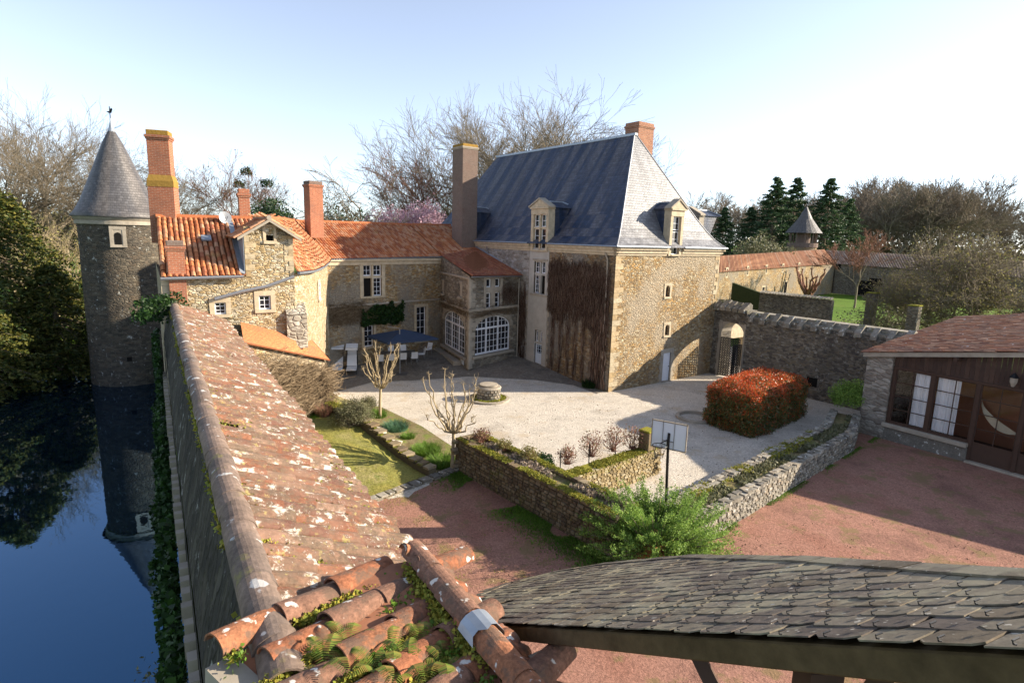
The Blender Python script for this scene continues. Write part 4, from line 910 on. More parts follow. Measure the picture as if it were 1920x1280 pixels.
# ridge of half-round tiles
Ms=[]; a=m0+.75
while a<m1:
    z_=V(0,0,1); y_=(Mv+UP*.03+Nv*rng.uniform(-.04,.04)).normalized(); x_=y_.cross(z_).normalized(); z_=x_.cross(y_)
    Ms.append(frame(MN(a,.56,6.96+.03*mnoise.noise(V(a,1,0)))+UP*rng.uniform(0,.02),x_,y_,z_)); a+=.39
pieces(mw,'ridge_tile',[tile_shape(.165,.5,12,.018,.95,.95)],Ms,M['oldridge'],300)
# moss and small leaves between the tiles
def tufts(name,pts,size,mat,parent=None,n_per=5,spread=.08,flat=.6,up=0.0,asp=1.0):
    P_=np.repeat(np.array([[*p] for p in pts]),n_per,axis=0); n=len(P_); P_=P_+nr.normal(0,1,(n,3))*np.array([spread,spread,spread*flat])
    a=nr.normal(0,1,(n,3)); a[:,2]*=.6; a/=np.linalg.norm(a,axis=1)[:,None]; b=nr.normal(0,1,(n,3)); b-= (a*b).sum(1)[:,None]*a; b[:,2]+=up; b/=np.linalg.norm(b,axis=1)[:,None]
    s=size*nr.uniform(.6,1.3,(n,1)); off=np.array(root_loc(parent)) if parent is not None else np.zeros(3); P_=P_-off
    Vv=np.empty((n,4,3)); Vv[:,0]=P_-a*s*.5; Vv[:,1]=P_+b*s*.5*asp; Vv[:,2]=P_+a*s*.5; Vv[:,3]=P_-b*s*.5*asp
    me=np_mesh(name,Vv.reshape(-1,3),np.arange(n*4).reshape(-1,4)); auto_uv(me); me.materials.append(M[mat] if isinstance(mat,str) else mat)
    o=bpy.data.objects.new(name,me); COL.objects.link(o)
    if parent is not None: o.parent=parent; 
    return o
pts=[]
for i in range(2600):
    a=m0+1+ (m1-m0-1)*rng.random()**1.1; f=rng.random()
    if mnoise.noise(V(a*.8,f*2,7))<.05-.12*(a>18): continue
    pts.append(MN(a,rn,rz)-ysl*Lsl*f+zsl*.06)
pts+=[MN(m0+1.09+.285*rng.randint(0,30)+rng.uniform(-.03,.03),rn,rz)-ysl*Lsl*rng.random()**1.5+zsl*.05 for _ in range(1500)]
pts=[p for p in pts if mnoise.noise(p*1.1)>-.08]
o=tufts('moss',pts,.03,'mossleaf',mw,4,.03,.3); o['kind']='stuff'
pts=[MN(m0+.8+(m1-m0-1)*rng.random(),.42 if rng.random()<.55 else .76,6.93-.06*rng.random()) for _ in range(1800)]
pts=[p for p in pts if mnoise.noise(p*.9)>-.12]
o=tufts('ridge_moss',pts,.045,'mossleaf',mw,4,.03,.5); o['kind']='stuff'
# ================================================================ FOREGROUND TILE ROOF
ft=thing('foreground_tile_roof','near corner of an orange canal tile roof overgrown with ferns','roof',V(-.6,3.0,7.3))
# slope rising from a low eave on the left to a hip of big half-round tiles on the right
hT=PD(778,1040,4.9); hB=PD(1075,1400,2.9)     # line of the hip
eL=PD(455,1262,3.35); eN=PD(640,1560,2.5)
Yd=(PD(780,1085,4.75)-PD(455,1262,3.45)).normalized()
xx_=(hB-hT).normalized(); zz_=xx_.cross(Yd); zz_=zz_ if zz_.z>0 else -zz_; zz_.normalize(); xp=Yd.cross(zz_).normalized()
if xp.dot(hB-hT)<0: xp=-xp
Hd=(hB-hT)
Ms=[];Mv2=[]
O_=PD(455,1262,3.45)
for i in range(-1,10):
    base=O_+xp*(i*.37+.05)
    # length of this row until the hip line
    rel=hT-base; # solve base+Yd*t on hip line in plane coords
    d2=Vector((Hd.dot(Yd),Hd.dot(xp))); r2=Vector((rel.dot(Yd),rel.dot(xp)))
    k=-r2.y/d2.y; tlen=r2.x+d2.x*k
    if i<0: tlen=min(tlen,1.35)
    j=0
    while j*.5<tlen-.05:
        o=base+Yd*(j*.50-.03+rng.uniform(-.02,.02)+(.0 if i%2 else .16))+zz_*(.03+.012*(j%2)+rng.uniform(0,.01))
        y_=(Yd-zz_*(.035+rng.uniform(-.03,.03))+xp*rng.uniform(-.08,.08)).normalized(); z_=(zz_+xp*rng.uniform(-.12,.12)).normalized(); x_=y_.cross(z_).normalized(); z_=x_.cross(y_)
        Ms.append(frame(o,x_,y_,z_)); j+=1
pieces(ft,'roof_tile',[tile_shape(.128,.60,11,.015,.84,.85),tile_shape(.122,.58,11,.015,.82,.8)],Ms,M['foretile'])
m_=MB(); lowl=O_-xp*.25-Yd*.1; m_.poly(lowl-zz_*.05,lowl+xp*3.2-zz_*.05,hB+xx_*.5-zz_*.05,hT-zz_*.05,hT-Yd*.2-zz_*.05-xp*.1); m_.poly(lowl-zz_*.16,lowl+xp*3.2-zz_*.16,hB+xx_*.5-zz_*.16,hT-zz_*.16); m_.build('roof_deck',M['tile_dark'],ft)
m_=MB(); m_.prism([lowl-zz_*.02-Yd*.03,lowl+xp*.5-zz_*.02-Yd*.03,lowl+xp*.5-zz_*.16-Yd*.03,lowl-zz_*.16-Yd*.03],Yd*.2); m_.build('mortar_edge',M['limeg'],ft)
Ms=[]; L_=Hd.length; k=0; hx=Hd.normalized()
while k*.36<L_+.1:
    z_=UP; y_=(hx+UP*.04).normalized(); x_=y_.cross(z_).normalized(); z_=x_.cross(y_)
    Ms.append(frame(hT+hx*(k*.36-.05)+UP*(.0+rng.uniform(0,.015)),x_,y_,z_)); k+=1
pieces(ft,'hip_tile',[tile_shape(.115,.46,12,.018,.92,1.0)],Ms[::1],M['foretile'])
# the far side of the hip: roof falling away to the right, dark and mossy
hr=(hx.cross(UP)).normalized(); hr=hr if hr.x>0 else -hr
m_=MB(); m_.poly(hT-UP*.03,hB+hx*.6-UP*.03,hB+hx*.6+hr*.5-UP*.38,hT+hr*.16-UP*.26); m_.build('far_slope',M['tile_dark'],ft)
Ms=[]
for k in range(int(L_/.22)+3):
    y_=-(hr*.8-UP*.6).normalized(); z_=hx.cross(y_); z_=z_ if z_.z>0 else -z_; x_=y_.cross(z_)
    ln=.16+.3*min(1,k*.22/L_); Ms.append(frame(hT+hx*(k*.22)-y_*(ln+.1)-UP*.02,x_,y_,z_))
pieces(ft,'side_tile',[tile_shape(.1,.42,6,.014,.85,.9)],Ms,M['foretile'])
fl=MB(); q0=hT+hx*((PD(905,1165,3.9)-hT).dot(hx)); 
for k in range(8):
    t0,t1=math.pi*k/8-.25,math.pi*(k+1)/8-.25; r=.145
    f=lambda t,s: q0+hx*s+hr*(math.cos(t)*r)+UP*(math.sin(t)*r+.0)
    fl.poly(f(t0,-.06),f(t1,-.06),f(t1,.15+.03*math.sin(k*2)),f(t0,.15+.03*math.sin(k*2-2)))
fl.build('zinc_patch',M['zinc'],ft,fix=False)
m_=MB(); m_.box(hT-UP*.5,V(1,0,0),V(0,1,0),UP,-1.4,-.3,-2.5,-.5,-3,-.2)
# ================================================================ FOREGROUND SLATE ROOF on timber posts
sr=thing('foreground_slate_roof','weathered slate canopy roof carried on timber in the near foreground','roof',V(1.5,3,7.8))
def cw(px,py):
    inv=.2+.0003*(px-940)-.0013*(1170-py); d=1/inv; r=np.array([px-960.,640.-py,-FPX])/FPX*d; return Vector(CAM+RW@r)
Aq,Bq,Cq=cw(940,1170),cw(1920,1222),cw(1920,1080)
e1=(Bq-Aq).normalized(); nq=(Bq-Aq).cross(Cq-Aq).normalized(); nq=nq if nq.z>0 else -nq; e2=nq.cross(e1).normalized()
if e2.dot(Cq-Aq)<0: e2=-e2
outl=[(x_.dot(e1),x_.dot(e2)) for x_ in [(cw(*q)-Aq) for q in ((940,1170),(900,1119),(960,1094),(1040,1074),(1130,1059),(1290,1045),(1500,1050),(1920,1080),(2150,1092))]]
def far_lim(u):
    if u<min(o[0] for o in outl): return -1
    best=0
    for (a,b),(c,d) in zip(outl[1:],outl[2:]):
        if min(a,c)<=u<=max(a,c) and abs(c-a)>1e-6: best=max(best,b+(d-b)*(u-a)/(c-a))
    return best
umax=max(o[0] for o in outl); umin=min(o[0] for o in outl)
print('slate roof',e1,e2,nq,outl)
sv=[(-.11,-.008,0),(.11,-.008,0),(.11,.30,-.0),(-.11,.30,0)]
def slate(w=.215,l=.38,th=.006,cl=.02):
    q=[(-w/2+cl,0),(w/2-cl,0),(w/2,cl),(w/2,l),(-w/2,l),(-w/2,cl)]
    vs=[(x,y,th) for x,y in q]+[(x,y,0) for x,y in q]; return vs,[(0,1,2,3,4,5),(11,10,9,8,7,6)]+[(i,6+i,6+(i+1)%6,(i+1)%6) for i in range(6)]
Ms=[]; row=0; v=-.03
while v<max(o[1] for o in outl)+.1:
    u=umin-.2+(row%2)*.11
    while u<umax+.4:
        lim=far_lim(u) if u<umax else outl[-1][1]
        lo=0 if u>0 else (outl[1][1]*u/outl[1][0] if outl[1][0]<0 else 9)
        if v<=lim-.26 and v>=lo-.06 and rng.random()>.012:
            tilt=.026+rng.uniform(-.006,.012); y_=(e2-nq*tilt).normalized(); z_=(nq+e2*tilt+e1*rng.uniform(-.02,.02)).normalized(); x_=y_.cross(z_).normalized(); z_=x_.cross(y_)
            if rng.random()<.04: y_=(y_+x_*rng.uniform(-.12,.12)).normalized(); x_=y_.cross(z_).normalized()
            Ms.append(frame(Aq+e1*(u+rng.uniform(-.006,.006))+e2*(v+rng.uniform(-.012,.012))+nq*(.018+rng.uniform(0,.004)),x_,y_,z_))
        u+=.222
    v+=.165; row+=1
pieces(sr,'slate',[slate(),slate(.212,.37,.007,.03),slate(.218,.38,.006,.0),slate(.205,.36,.006,.045)],Ms,M['foreslate'],300)
m_=MB(); pl=[Aq+e1*a+e2*b for a,b in outl]+[Aq+e1*(umax)+e2*0]; pl[0]=Aq-nq*.0; m_.prism([p-nq*.012+e2*(.05 if i_ in (0,len(pl)-1) else 0) for i_,p in enumerate(pl)],nq*-.03); m_.build('roof_boarding',M['wood'],sr)
Ms_=[]; oo=outl[1:]
for (a,b),(c,d) in zip(oo,oo[1:]):
    pa=Aq+e1*a+e2*b; pb=Aq+e1*c+e2*d; q=(pb-pa); n_=max(1,int(q.length/.34)); 
    for i_ in range(n_):
        s_=pa.lerp(pb,i_/n_); x_=q.normalized(); y_=nq.cross(x_); y_=y_ if y_.dot(e2)<0 else -y_
        Ms_.append(frame(s_+nq*(.03+rng.uniform(0,.006))+y_*.05,x_*(q.length/n_*1.04),y_*.15,nq))
cpv=MB().box(V(0,0,0),V(1,0,0),V(0,1,0),UP,0,1,-.5,.5,-.012,.0)
pieces(sr,'capping_slate',[(cpv.v,cpv.f)],Ms_,M['foreslate'])
# hooks
Ms=[]
hk=MB(); hk.tube([V(0,.03,.012),V(0,-.012,.014),V(0,-.014,.004),V(0,.0,.0)],.0035,4)
for u_ in frange(1.4,umax,.222):
    for r_ in range(0,9):
        if r_*.165>far_lim(min(u_+.2,umax-.01))-.3: continue
        Ms.append(frame(Aq+e1*(u_+(r_%2)*.11+.09)+e2*(r_*.165-.035)+nq*.032,e1,e2,nq))
pieces(sr,'slate_hook',[(hk.v,hk.f)],Ms,M['iron'],80)
dn=V(0,0,-1)
m_=MB(); bd=(dn+e1*0).normalized(); th_=e1.cross(bd).normalized()
m_.prism([Aq-nq*.012-e1*.05,Aq+e1*(umax+1)-nq*.012,Aq+e1*(umax+1)-nq*.035+dn*.12,Aq-nq*.035+dn*.10-e1*.05],e2*.1); m_.build('verge_beam',M['beam'],sr,bevel=.008)
fpst=Aq+e1*((cw(1470,1203)-Aq).dot(e1))+e2*.25
m_=MB(); m_.box(V(fpst.x,fpst.y,0),V(1,0,0),V(0,1,0),UP,-.075,.075,-.075,.075,0,fpst.z-.2); m_.build('post',M['wood'],sr)
for sx_,qx in ((-1,1240),(1,1640)):
    t_=Aq+e1*((cw(qx,1190)-Aq).dot(e1))+e2*.25+dn*.2; b2_=V(fpst.x,fpst.y,fpst.z-1.0+(-.25 if sx_<0 else .0)); m_=MB(); m_.tube([t_,b2_],.055,4); m_.build('brace',M['wood'],sr)
# pale flat stone ledge under the slate canopy
m_=MB(); st=[PD(990,1228,3.9),PD(1040,1206,4.1),PD(1075,1210,4.1),PD(1012,1247,3.8)]
tb=tag(MB().prism(st,UP*-.12).build('stone_ledge',M['limeg']),'small pale weathered stone ledge under the slate canopy','ledge')
# ================================================================ GATE WALL with stone-block parapet
gw_=thing('gate_wall','high dark courtyard wall with an arched gateway and a parapet of tilted stone blocks','wall',W1)
WGt=Wall(W0+dR*.0,W1); WGw=Wall(W1,W3)
g0,_=WGt.px(1347,690); g1,_=WGt.px(1393,700)
g0=max(.35,g0); g1=min(WGt.L-.15,g1); print('gate',g0,g1,WGt.L)
def thick(parent,W,name,z0,z1,th,mat,hole=None):
    m_=MB()
    if hole: 
        a,b,zb,zt=hole; wbox(m_,W,0,a,z0,z1,-th,0); wbox(m_,W,b,W.L,z0,z1,-th,0); wbox(m_,W,a,b,zt,z1,-th,0)
    else: wbox(m_,W,0,W.L,z0,z1,-th,0)
    return m_.build(name,mat,parent)
thick(gw_,WGt,'wall',-.1,5.1,1.0,M['grey'],(g0,g1,0,4.25)); thick(gw_,WGw,'wall',-.1,4.75,.9,M['grey'])
# arch of pale ashlar deeper in the gateway
ar=MB(); zc_=3.45; n=10
for k in range(n):
    t0,t1=math.pi*k/n,math.pi*(k+1)/n; c=(g0+g1)/2; a=(g1-g0)/2
    q=[(c-a*math.cos(t0),zc_+.8*math.sin(t0)),(c-a*math.cos(t1),zc_+.8*math.sin(t1)),(c-a*math.cos(t1),4.3),(c-a*math.cos(t0),4.3)]
    ar.prism([WGt.at(x,z,-.02) for x,z in q],WGt.n*-.96)
ar.build('arch',M['limeg'],gw_)
# inner splayed vault seen through the gate, made of large pale blocks
WA_=Wall(V(15.75,44.45,0),V(19.6,47.3,0)); WA_.n=V(.595,-.804,0)
for r_ in range(7):
    u=-.2*(r_%2)
    while u<WA_.L:
        w_=rng.uniform(.45,.75); m_=MB(); wbox(m_,WA_,max(0,u),min(WA_.L,u+w_)-.012,2.5+r_*.31,2.80+r_*.31,-.4,0); m_.build('ashlar_block',M['lime'],gw_); u+=w_
m_=MB(); wbox(m_,WA_,0,.25,-.1,2.5,-.4,0); wbox(m_,WA_,WA_.L-.6,WA_.L,-.1,2.5,-.4,0); m_.build('inner_pier',M['lime'],gw_)
quoins(WGt,gw_,g0,-1,0,4.3,'limeg',.42,l=(.28,.35)); quoins(WGt,gw_,g1,1,0,4.3,'limeg',.42,l=(.15,.15))
# parapet blocks
blk=MB(); blk.mesh([V(x,y,z) for x,y,z in ((-.26,-.35,0),(.26,-.35,0),(.26,.55,0),(-.26,.55,0),(-.26,-.35,.62),(.26,-.35,.62),(.24,.55,.28),(-.24,.55,.28),(-.24,-.1,.78),(.24,-.1,.76))],
   [(0,3,2,1),(0,1,5,4),(4,5,9,8),(8,9,6,7),(7,6,2,3),(0,4,8,7,3),(1,2,6,9,5)])
Ms=[]
def parapet(W,z,u0,u1,st):
    u=u0
    while u<u1:
        y_=W.n; z_=UP; x_=y_.cross(z_); s=rng.uniform(.9,1.1); mm=frame(W.at(u,z+rng.uniform(-.03,.03),-.3),x_*s,y_*s*rng.uniform(.93,1.05),z_*s) @ Matrix.Rotation(rng.uniform(-.06,.06),4,'Z') @ Matrix.Rotation(rng.uniform(-.05,.05),4,'X'); Ms.append(mm); u+=st
parapet(WGt,5.05,.3,WGt.L,.6); nb_=len(Ms); parapet(WGw,4.52,.35,WGw.L,.9); Ms[nb_:]=[q@Matrix.Diagonal((.72,1.0,.95,1)) for q in Ms[nb_:]]
M['block']=piece_mat('lichened_parapet_stone',[(.34,.30,.24),(.28,.25,.2),(.38,.34,.28)],.6,.95,6,((.5,.5,.45),5,.62),.03,patch=(.2,.2,.07),ps=2,pthr=.56)
pieces(gw_,'parapet_block',[(blk.v,blk.f)],Ms,M['block'])
m_=MB(); wbox(m_,WGt,0,WGt.L,5.1,5.3,-1.0,.02); wbox(m_,WGw,0,WGw.L,4.75,4.9,-1.05,.02); wbox(m_,WGw,0,WGw.L,4.9,5.18,-1.35,-.5); m_.build('coping',M['block'],gw_)
# small recess with a lamp in the wall
m_=MB(); u,z=WGw.px(1522,716); wbox(m_,WGw,u-.35,u+.35,z-.3,z+.3,-.05,.012); m_.build('recess',M['dark'],gw_)
# iron gate leaves
gm=NT('x'); bpy.data.materials.remove(gm.m)
def gate_leaf(label,a,dirv,w_,h_,arch=0):
    t_=thing('iron_gate',label,'gate',a); nn=V(-dirv.y,dirv.x,0); o=V(a.x,a.y,.08)
    def bar(u0,z0,u1,z1,r): m_.tube([o+dirv*u0+UP*z0,o+dirv*u1+UP*z1],r,4)
    m_=MB(); bar(0,0,0,h_,.04); bar(w_,0,w_,h_-arch,.035); bar(0,.05,w_,.05,.03); bar(0,h_,w_,h_-arch,.03); bar(0,h_*.35,w_,h_*.35,.02); m_.build('frame',M['iron'],t_)
    m_=MB(); s_=.19; n=int(w_/s_); k=-int(h_/s_)
    for i in range(1,n+1): bar(min(w_,i*s_),0,min(w_,i*s_),h_-arch*i*s_/w_,.03)
    while k<n:
        # diagonals of the lattice, clipped to the leaf
        for sg in (1,-1):
            if sg>0: x0,z0=k*s_,0; 
            else: x0,z0=w_-k*s_,0
            x1,z1=x0+sg*h_,h_
            # clip on x in [0,w_]
            ts=[0.,1.]; 
            for lim in (0,w_):
                if abs(x1-x0)>1e-6: ts.append((lim-x0)/(x1-x0))
            ts=sorted(t for t in ts if -1e-6<=t<=1+1e-6); 
            for q0,q1 in zip(ts,ts[1:]):
                mid=x0+(x1-x0)*(q0+q1)/2
                if -1e-6<mid<w_+1e-6 and q1-q0>.01: bar(x0+(x1-x0)*q0,h_*q0,x0+(x1-x0)*q1,h_*q1,.028)
        k+=1
    m_.build('lattice',M['iron'],t_)
ga_=WGt.at(g0+.05,0,.05)
gate_leaf('black lattice iron gate leaf standing half open, the wide left one',ga_,V(.74,-.67,0).normalized(),1.45,2.95)
gate_leaf('narrow right leaf of the black iron gate, swung inwards',WGt.at(g1-.05,0,.05),V(-.86,-.5,0).normalized(),.85,2.7)
# ================================================================ stone built low walls, stones as pieces
def rock(rr,w_,h_,d_):
    vs=[]
    for sx in (-1,1):
        for sz in (-1,1):
            for sy in (-1,1):
                c=.82 if sy>0 else 1; vs.append((sx*w_/2*c*rr.uniform(.86,1),sy*d_/2,sz*h_/2*c*rr.uniform(.86,1)))
    return vs,[(0,1,3,2),(4,6,7,5),(0,4,5,1),(2,3,7,6),(1,5,7,3),(0,2,6,4)]
RK=[rock(random.Random(i),1,1,1) for i in range(8)]
M['stn_o']=piece_mat('ochre_wall_stone',[(.46,.35,.18),(.52,.42,.25),(.38,.29,.15),(.56,.48,.32),(.32,.25,.14)],.5,.95,12,None,.02,patch=(.24,.22,.05),ps=1.6,pthr=.60)
M['stn_g']=piece_mat('grey_wall_stone',[(.36,.33,.27),(.28,.25,.2),(.44,.40,.33),(.22,.2,.17),(.40,.34,.26)],.5,.95,12,((.5,.5,.46),6,.62),.02)
M['stn_d']=piece_mat('brown_wall_stone',[(.26,.19,.11),(.32,.25,.15),(.2,.15,.1),(.36,.29,.19)],.5,.95,12,None,.02,patch=(.16,.17,.04),ps=1.6,pthr=.56)
M['joint']=plain('earthy_joint',(.16,.13,.08),.95,.05,0,.5,6,.02)
def stone_wall(parent,p,q,ztop,zbot,mat,h=.13,wl=(.14,.34),limit=300,th=.3,face=1,core=True,off=0):
    W=Wall(p,q); 
    if face<0: W.n=-W.n
    if core: m_=MB(); wbox(m_,W,0.02,W.L-.02,zbot-.2,ztop-.03,-th,-.03+off); m_.build('core',M['joint'],parent)
    Ms=[]; z=zbot
    while z<ztop-.03:
        hh=min(h*rng.uniform(.75,1.25),ztop-z); u=rng.uniform(-.1,0)
        while u<W.L:
            w_=rng.uniform(*wl); 
            Ms.append(frame(W.at(u+w_/2,z+hh/2+rng.uniform(-.01,.01),-.06+off+rng.uniform(-.018,.02)),W.d*(w_-.018),W.n*.16,UP*(hh-.014))); u+=w_
        z+=hh
    pieces(parent,'stone',RK,Ms,mat,limit)
    return W
# long double wall between pale gravel and red gravel
dw=thing('planter_wall','long low double stone wall running from the juniper to the wooden hut','wall',RW0)
r0=RW0-rwd*2.2; r1=HU0-V(.15,.1,0); r1=RW1+(HU0-RW1)*.97
inn=V(-rwd.y,rwd.x,0); inn=inn if inn.y>0 else -inn
zt_=.95; Wd=.42; gap=1.15
stone_wall(dw,r0,RW1,zt_,0,M['stn_g'],.14,(.16,.4),300,.4); stone_wall(dw,RW1,r1,zt_,0,M['stn_g'],.14,(.16,.4),0,.4)
m_=MB(); m_.box(r0+inn*.02,rwd,inn,UP,.3,(RW1-r0).length,Wd-.02,gap,-.1,zt_-.12); 
m_.box(RW1,(r1-RW1).normalized(),inn,UP,0,(r1-RW1).length,Wd-.02,gap,-.1,zt_-.12); m_.build('soil_bed',M['soil'],dw)
Ms=[]
L1=(RW1-r0).length; L2=(r1-RW1).length; d2_=(r1-RW1).normalized()
for lane in (0.08,.28,gap+.1,gap+.3):
    u=.0
    while u<L1+L2:
        w_=rng.uniform(.2,.45); c=(r0+rwd*u if u<L1 else RW1+d2_*(u-L1))+inn*lane; dd=rwd if u<L1 else d2_
        Ms.append(frame(V(c.x,c.y,zt_-.02+rng.uniform(-.03,.05)),dd*(w_-.02),inn*.2,UP*.16)@Matrix.Rotation(rng.uniform(-.12,.12),4,'Z')); u+=w_
pieces(dw,'coping_stone',RK,Ms,M['stn_g'],200)
m_=MB(); 
for a_,b_,l_ in ((r0,rwd,L1),(RW1,d2_,L2)): m_.box(a_,b_,inn,UP,0,l_,gap,gap+.4,-.1,zt_-.05)
m_.build('inner_core',M['joint'],dw)
def on_dw(u,lane): c=(r0+rwd*u if u<L1 else RW1+d2_*(u-L1))+inn*lane; return V(c.x,c.y,zt_+.03)
pts=[on_dw(rng.uniform(1.5,L1*.95),rng.gauss(gap+.15,.16)) for _ in range(2600)]; pts=[p for p in pts if mnoise.noise(V(p.x*.8,p.y*.8,2))>-.05]
o=tufts('moss_cushion',pts,.06,'mossleaf',dw,4,.05,.4); o['kind']='stuff'
pts=[on_dw(rng.uniform(.5,L1+L2*.9),rng.uniform(.4,gap)) for _ in range(1800)]; pts=[p-UP*.08 for p in pts if mnoise.noise(V(p.x*.6,p.y*.6,9))>-.15]
o=tufts('bed_plants',pts,.09,'shrub',dw,4,.06,.7,1.,1.4); o['kind']='stuff'
# brown planter wall in the middle, two parallel walls
mp=thing('mossy_planter','moss edged double stone planter wall in front of the pollard tree','wall',WA0)
wi_=V(-wad.y,wad.x,0); wi_=wi_ if wi_.y>0 else -wi_
WAe=WA0+wad*8.4; 
stone_wall(mp,WA0,WAe,1.5,0,M['stn_d'],.14,(.15,.38),300,.32)
stone_wall(mp,WA0+wi_*1.0,WA0,1.5,0,M['stn_d'],.14,(.15,.38),40,.3)
m_=MB(); m_.box(WA0,wad,wi_,UP,.1,8.4,.3,.98,-.1,1.38); m_.build('soil_bed',M['soil'],mp)
m_=MB(); m_.box(WA0,wad,wi_,UP,.0,8.4,1.0,1.25,-.1,1.42); m_.build('inner_core',M['joint'],mp)
Ms=[]
for lane in (.1,1.12):
    u=0
    while u<8.4:
        w_=rng.uniform(.25,.5); c=WA0+wad*(u+w_/2)+wi_*lane; Ms.append(frame(V(c.x,c.y,1.47+rng.uniform(-.02,.03)),wad*(w_-.02),wi_*.3,UP*.12)); u+=w_
pieces(mp,'coping_stone',RK,Ms,M['stn_d'],100)
pts=[]
for _ in range(7000):
    l=rng.choice((.02,.1,.18,1.05,1.15)); c=WA0+wad*rng.uniform(0,8.6)+wi_*(l+rng.gauss(0,.05)); pts.append(V(c.x,c.y,1.54))
pts=[p for p in pts if mnoise.noise(V(p.x*.9,p.y*.9,4))>-.25]
o=tufts('moss_cushion',pts,.045,'mossleaf',mp,4,.04,.4); o['kind']='stuff'
pts=[]
for _ in range(1500):
    c=WA0+wad*rng.uniform(1.2,8.4)+wi_*rng.uniform(.3,.9); pts.append(V(c.x,c.y,1.45))
o=tufts('dry_plants',[p for p in pts if mnoise.noise(V(p.x*.7,p.y*.7,1))>-.1],.10,leaf_mat('dry_heather',[(.28,.22,.18),(.36,.28,.22),(.22,.2,.12)]),mp,4,.07,.8,1.,1.3); o['kind']='stuff'
# sunlit ochre wall with the pillar
ow=thing('ochre_terrace_wall','sunlit ochre dry stone wall with a mossy top ending in a square pillar','wall',P(1229,890))
oa=P(1229,890); ob=WA0+wad*5.2+wi_*1.3; od=(oa-ob).normalized(); on=V(od.y,-od.x,0); on=on if on.y<0 else -on
stone_wall(ow,oa,ob,1.2,0,M['stn_o'],.09,(.12,.3),300,.35)
stone_wall(ow,oa-on*.4,oa,1.2,0,M['stn_o'],.1,(.12,.3),60,.3)
pts=[]
for _ in range(3200):
    c=ob+od*rng.uniform(0,(oa-ob).length)-on*rng.uniform(.0,.55); pts.append(V(c.x,c.y,1.22-.0))
pts=[p for p in pts if mnoise.noise(V(p.x*.8,p.y*.8,4))>-.2]
m_=MB(); m_.box(ob-on*.02,od,-on,UP,0,(oa-ob).length,0,.6,.9,1.19); m_.build('earth_top',M['moss'],ow)
o=tufts('moss_cushion',pts,.05,'mossleaf',ow,4,.05,.4); o['kind']='stuff'
pc=P(1207,866,.6); pc=oa-od*.42-on*.25
m_=MB(); m_.box(pc,od,on,UP,-.27,.27,-.27,.27,1.1,2.0); m_.build('pillar',M['stn_d'],ow,bevel=.03)
m_=MB(); m_.box(pc,od,on,UP,-.3,.3,-.3,.3,2.0,2.09); m_.build('pillar_cap',M['moss'],ow,bevel=.03)
# wire fence posts on this wall
for i,(x,y) in enumerate(((1050,884),(1104,866),(1154,848),(991,878))):
    p=P(x,y,1.2 if i<3 else .0); t_=MB(); t_.tube([V(p.x,p.y,p.z-.1),V(p.x,p.y,p.z+(.85 if i<3 else .9))],.022,5)
    tag(t_.build('iron_post',M['iron']),['thin black iron post at the left end of the mossy wall top','thin black iron post in the middle among the bronze shrubs','thin black iron post nearest the mossy pillar','thin black iron post standing in the gravel by the dark plant'][i],'post')
# low edging wall between red gravel and the lawn, and the stone strip
ed=thing('stone_edging','low pale stone edging between the mossy lawn and the red gravel','edging',P(770,915))
e0=P(668,958); e1_=P(864,884)
stone_wall(ed,e0,e1_,.16,0,M['stn_g'],.12,(.3,.6),60,.3)
Ms=[]; u=0; W=Wall(e0,e1_)
while u<W.L:
    w_=rng.uniform(.3,.6); Ms.append(frame(W.at(u+w_/2,.16,-.16),W.d*(w_-.02),W.n*.34,UP*.1)); u+=w_
pieces(ed,'coping_stone',RK,Ms,M['stn_g'],60)
e2_=thing('lawn_kerb_wall','low mossy stone wall edging the planting bed along the lawn','wall',P(700,835))
k0=P(668,806); k1=P(800,890); k0=PG(608,772); k1=PG(803,897); W=Wall(k0,k1); m_=MB(); Ms=[]; u=0
while u<W.L-.3:
    p=W.at(u+.25,0); zg=G(p.x,p.y); wbox(m_,W,u,u+.5,zg-.15,zg+.36,-.42,.0); u+=.5
m_.build('core',M['joint'],e2_)
Ms=[]; u=0
while u<W.L:
    w_=rng.uniform(.3,.55); zg=G(W.at(u,0).x,W.at(u,0).y)+.4; Ms.append(frame(W.at(u+w_/2,zg,-.2),W.d*(w_-.02),W.n*.46,UP*.12)); u+=w_
pieces(e2_,'coping_stone',RK,Ms,M['stn_d'],60)
o=tufts('moss_cushion',[V(p.x,p.y,G(p.x,p.y)+.46) for p in [W.at(rng.uniform(0,W.L),0,-rng.uniform(0,.42)) for _ in range(2200)] if mnoise.noise(V(p.x,p.y,2))>-.1],.05,'mossleaf',e2_,4,.04,.3); o['kind']='stuff'
# ================================================================ WELL
wl_=thing('old_well','round low stone well head capped with millstones, ringed by a mossy kerb','well',P(916,750)); wc=P(916,748); wr=.72
m_=MB(); m_.lathe(wc,[(wr-.06,0),(wr-.06,.72)],24,True); m_.build('core',M['joint'],wl_)
Ms=[]; z=.02; k=0
while z<.72:
    n=18
    for i in range(n):
        t_=2*math.pi*(i+.5*(k%2))/n; r_=V(math.cos(t_),math.sin(t_),0); tt=V(-r_.y,r_.x,0)
        Ms.append(frame(V(wc.x,wc.y,z+.085)+r_*(wr-.06+rng.uniform(-.01,.015)),tt*.24,r_*.16,UP*.155))
    z+=.175;k+=1
pieces(wl_,'stone',RK,Ms,M['stn_g'])
m_=MB(); m_.lathe(wc,[(wr+.05,.72),(wr+.07,.78),(wr+.02,.86),(.1,.88)],28,True); m_.build('stone_slab',M['limeg'],wl_)
m_=MB(); m_.lathe(wc,[(wr-.16,.88),(wr-.14,.98),(.1,1.0)],28,True); m_.build('millstone',M['limeg'],wl_)
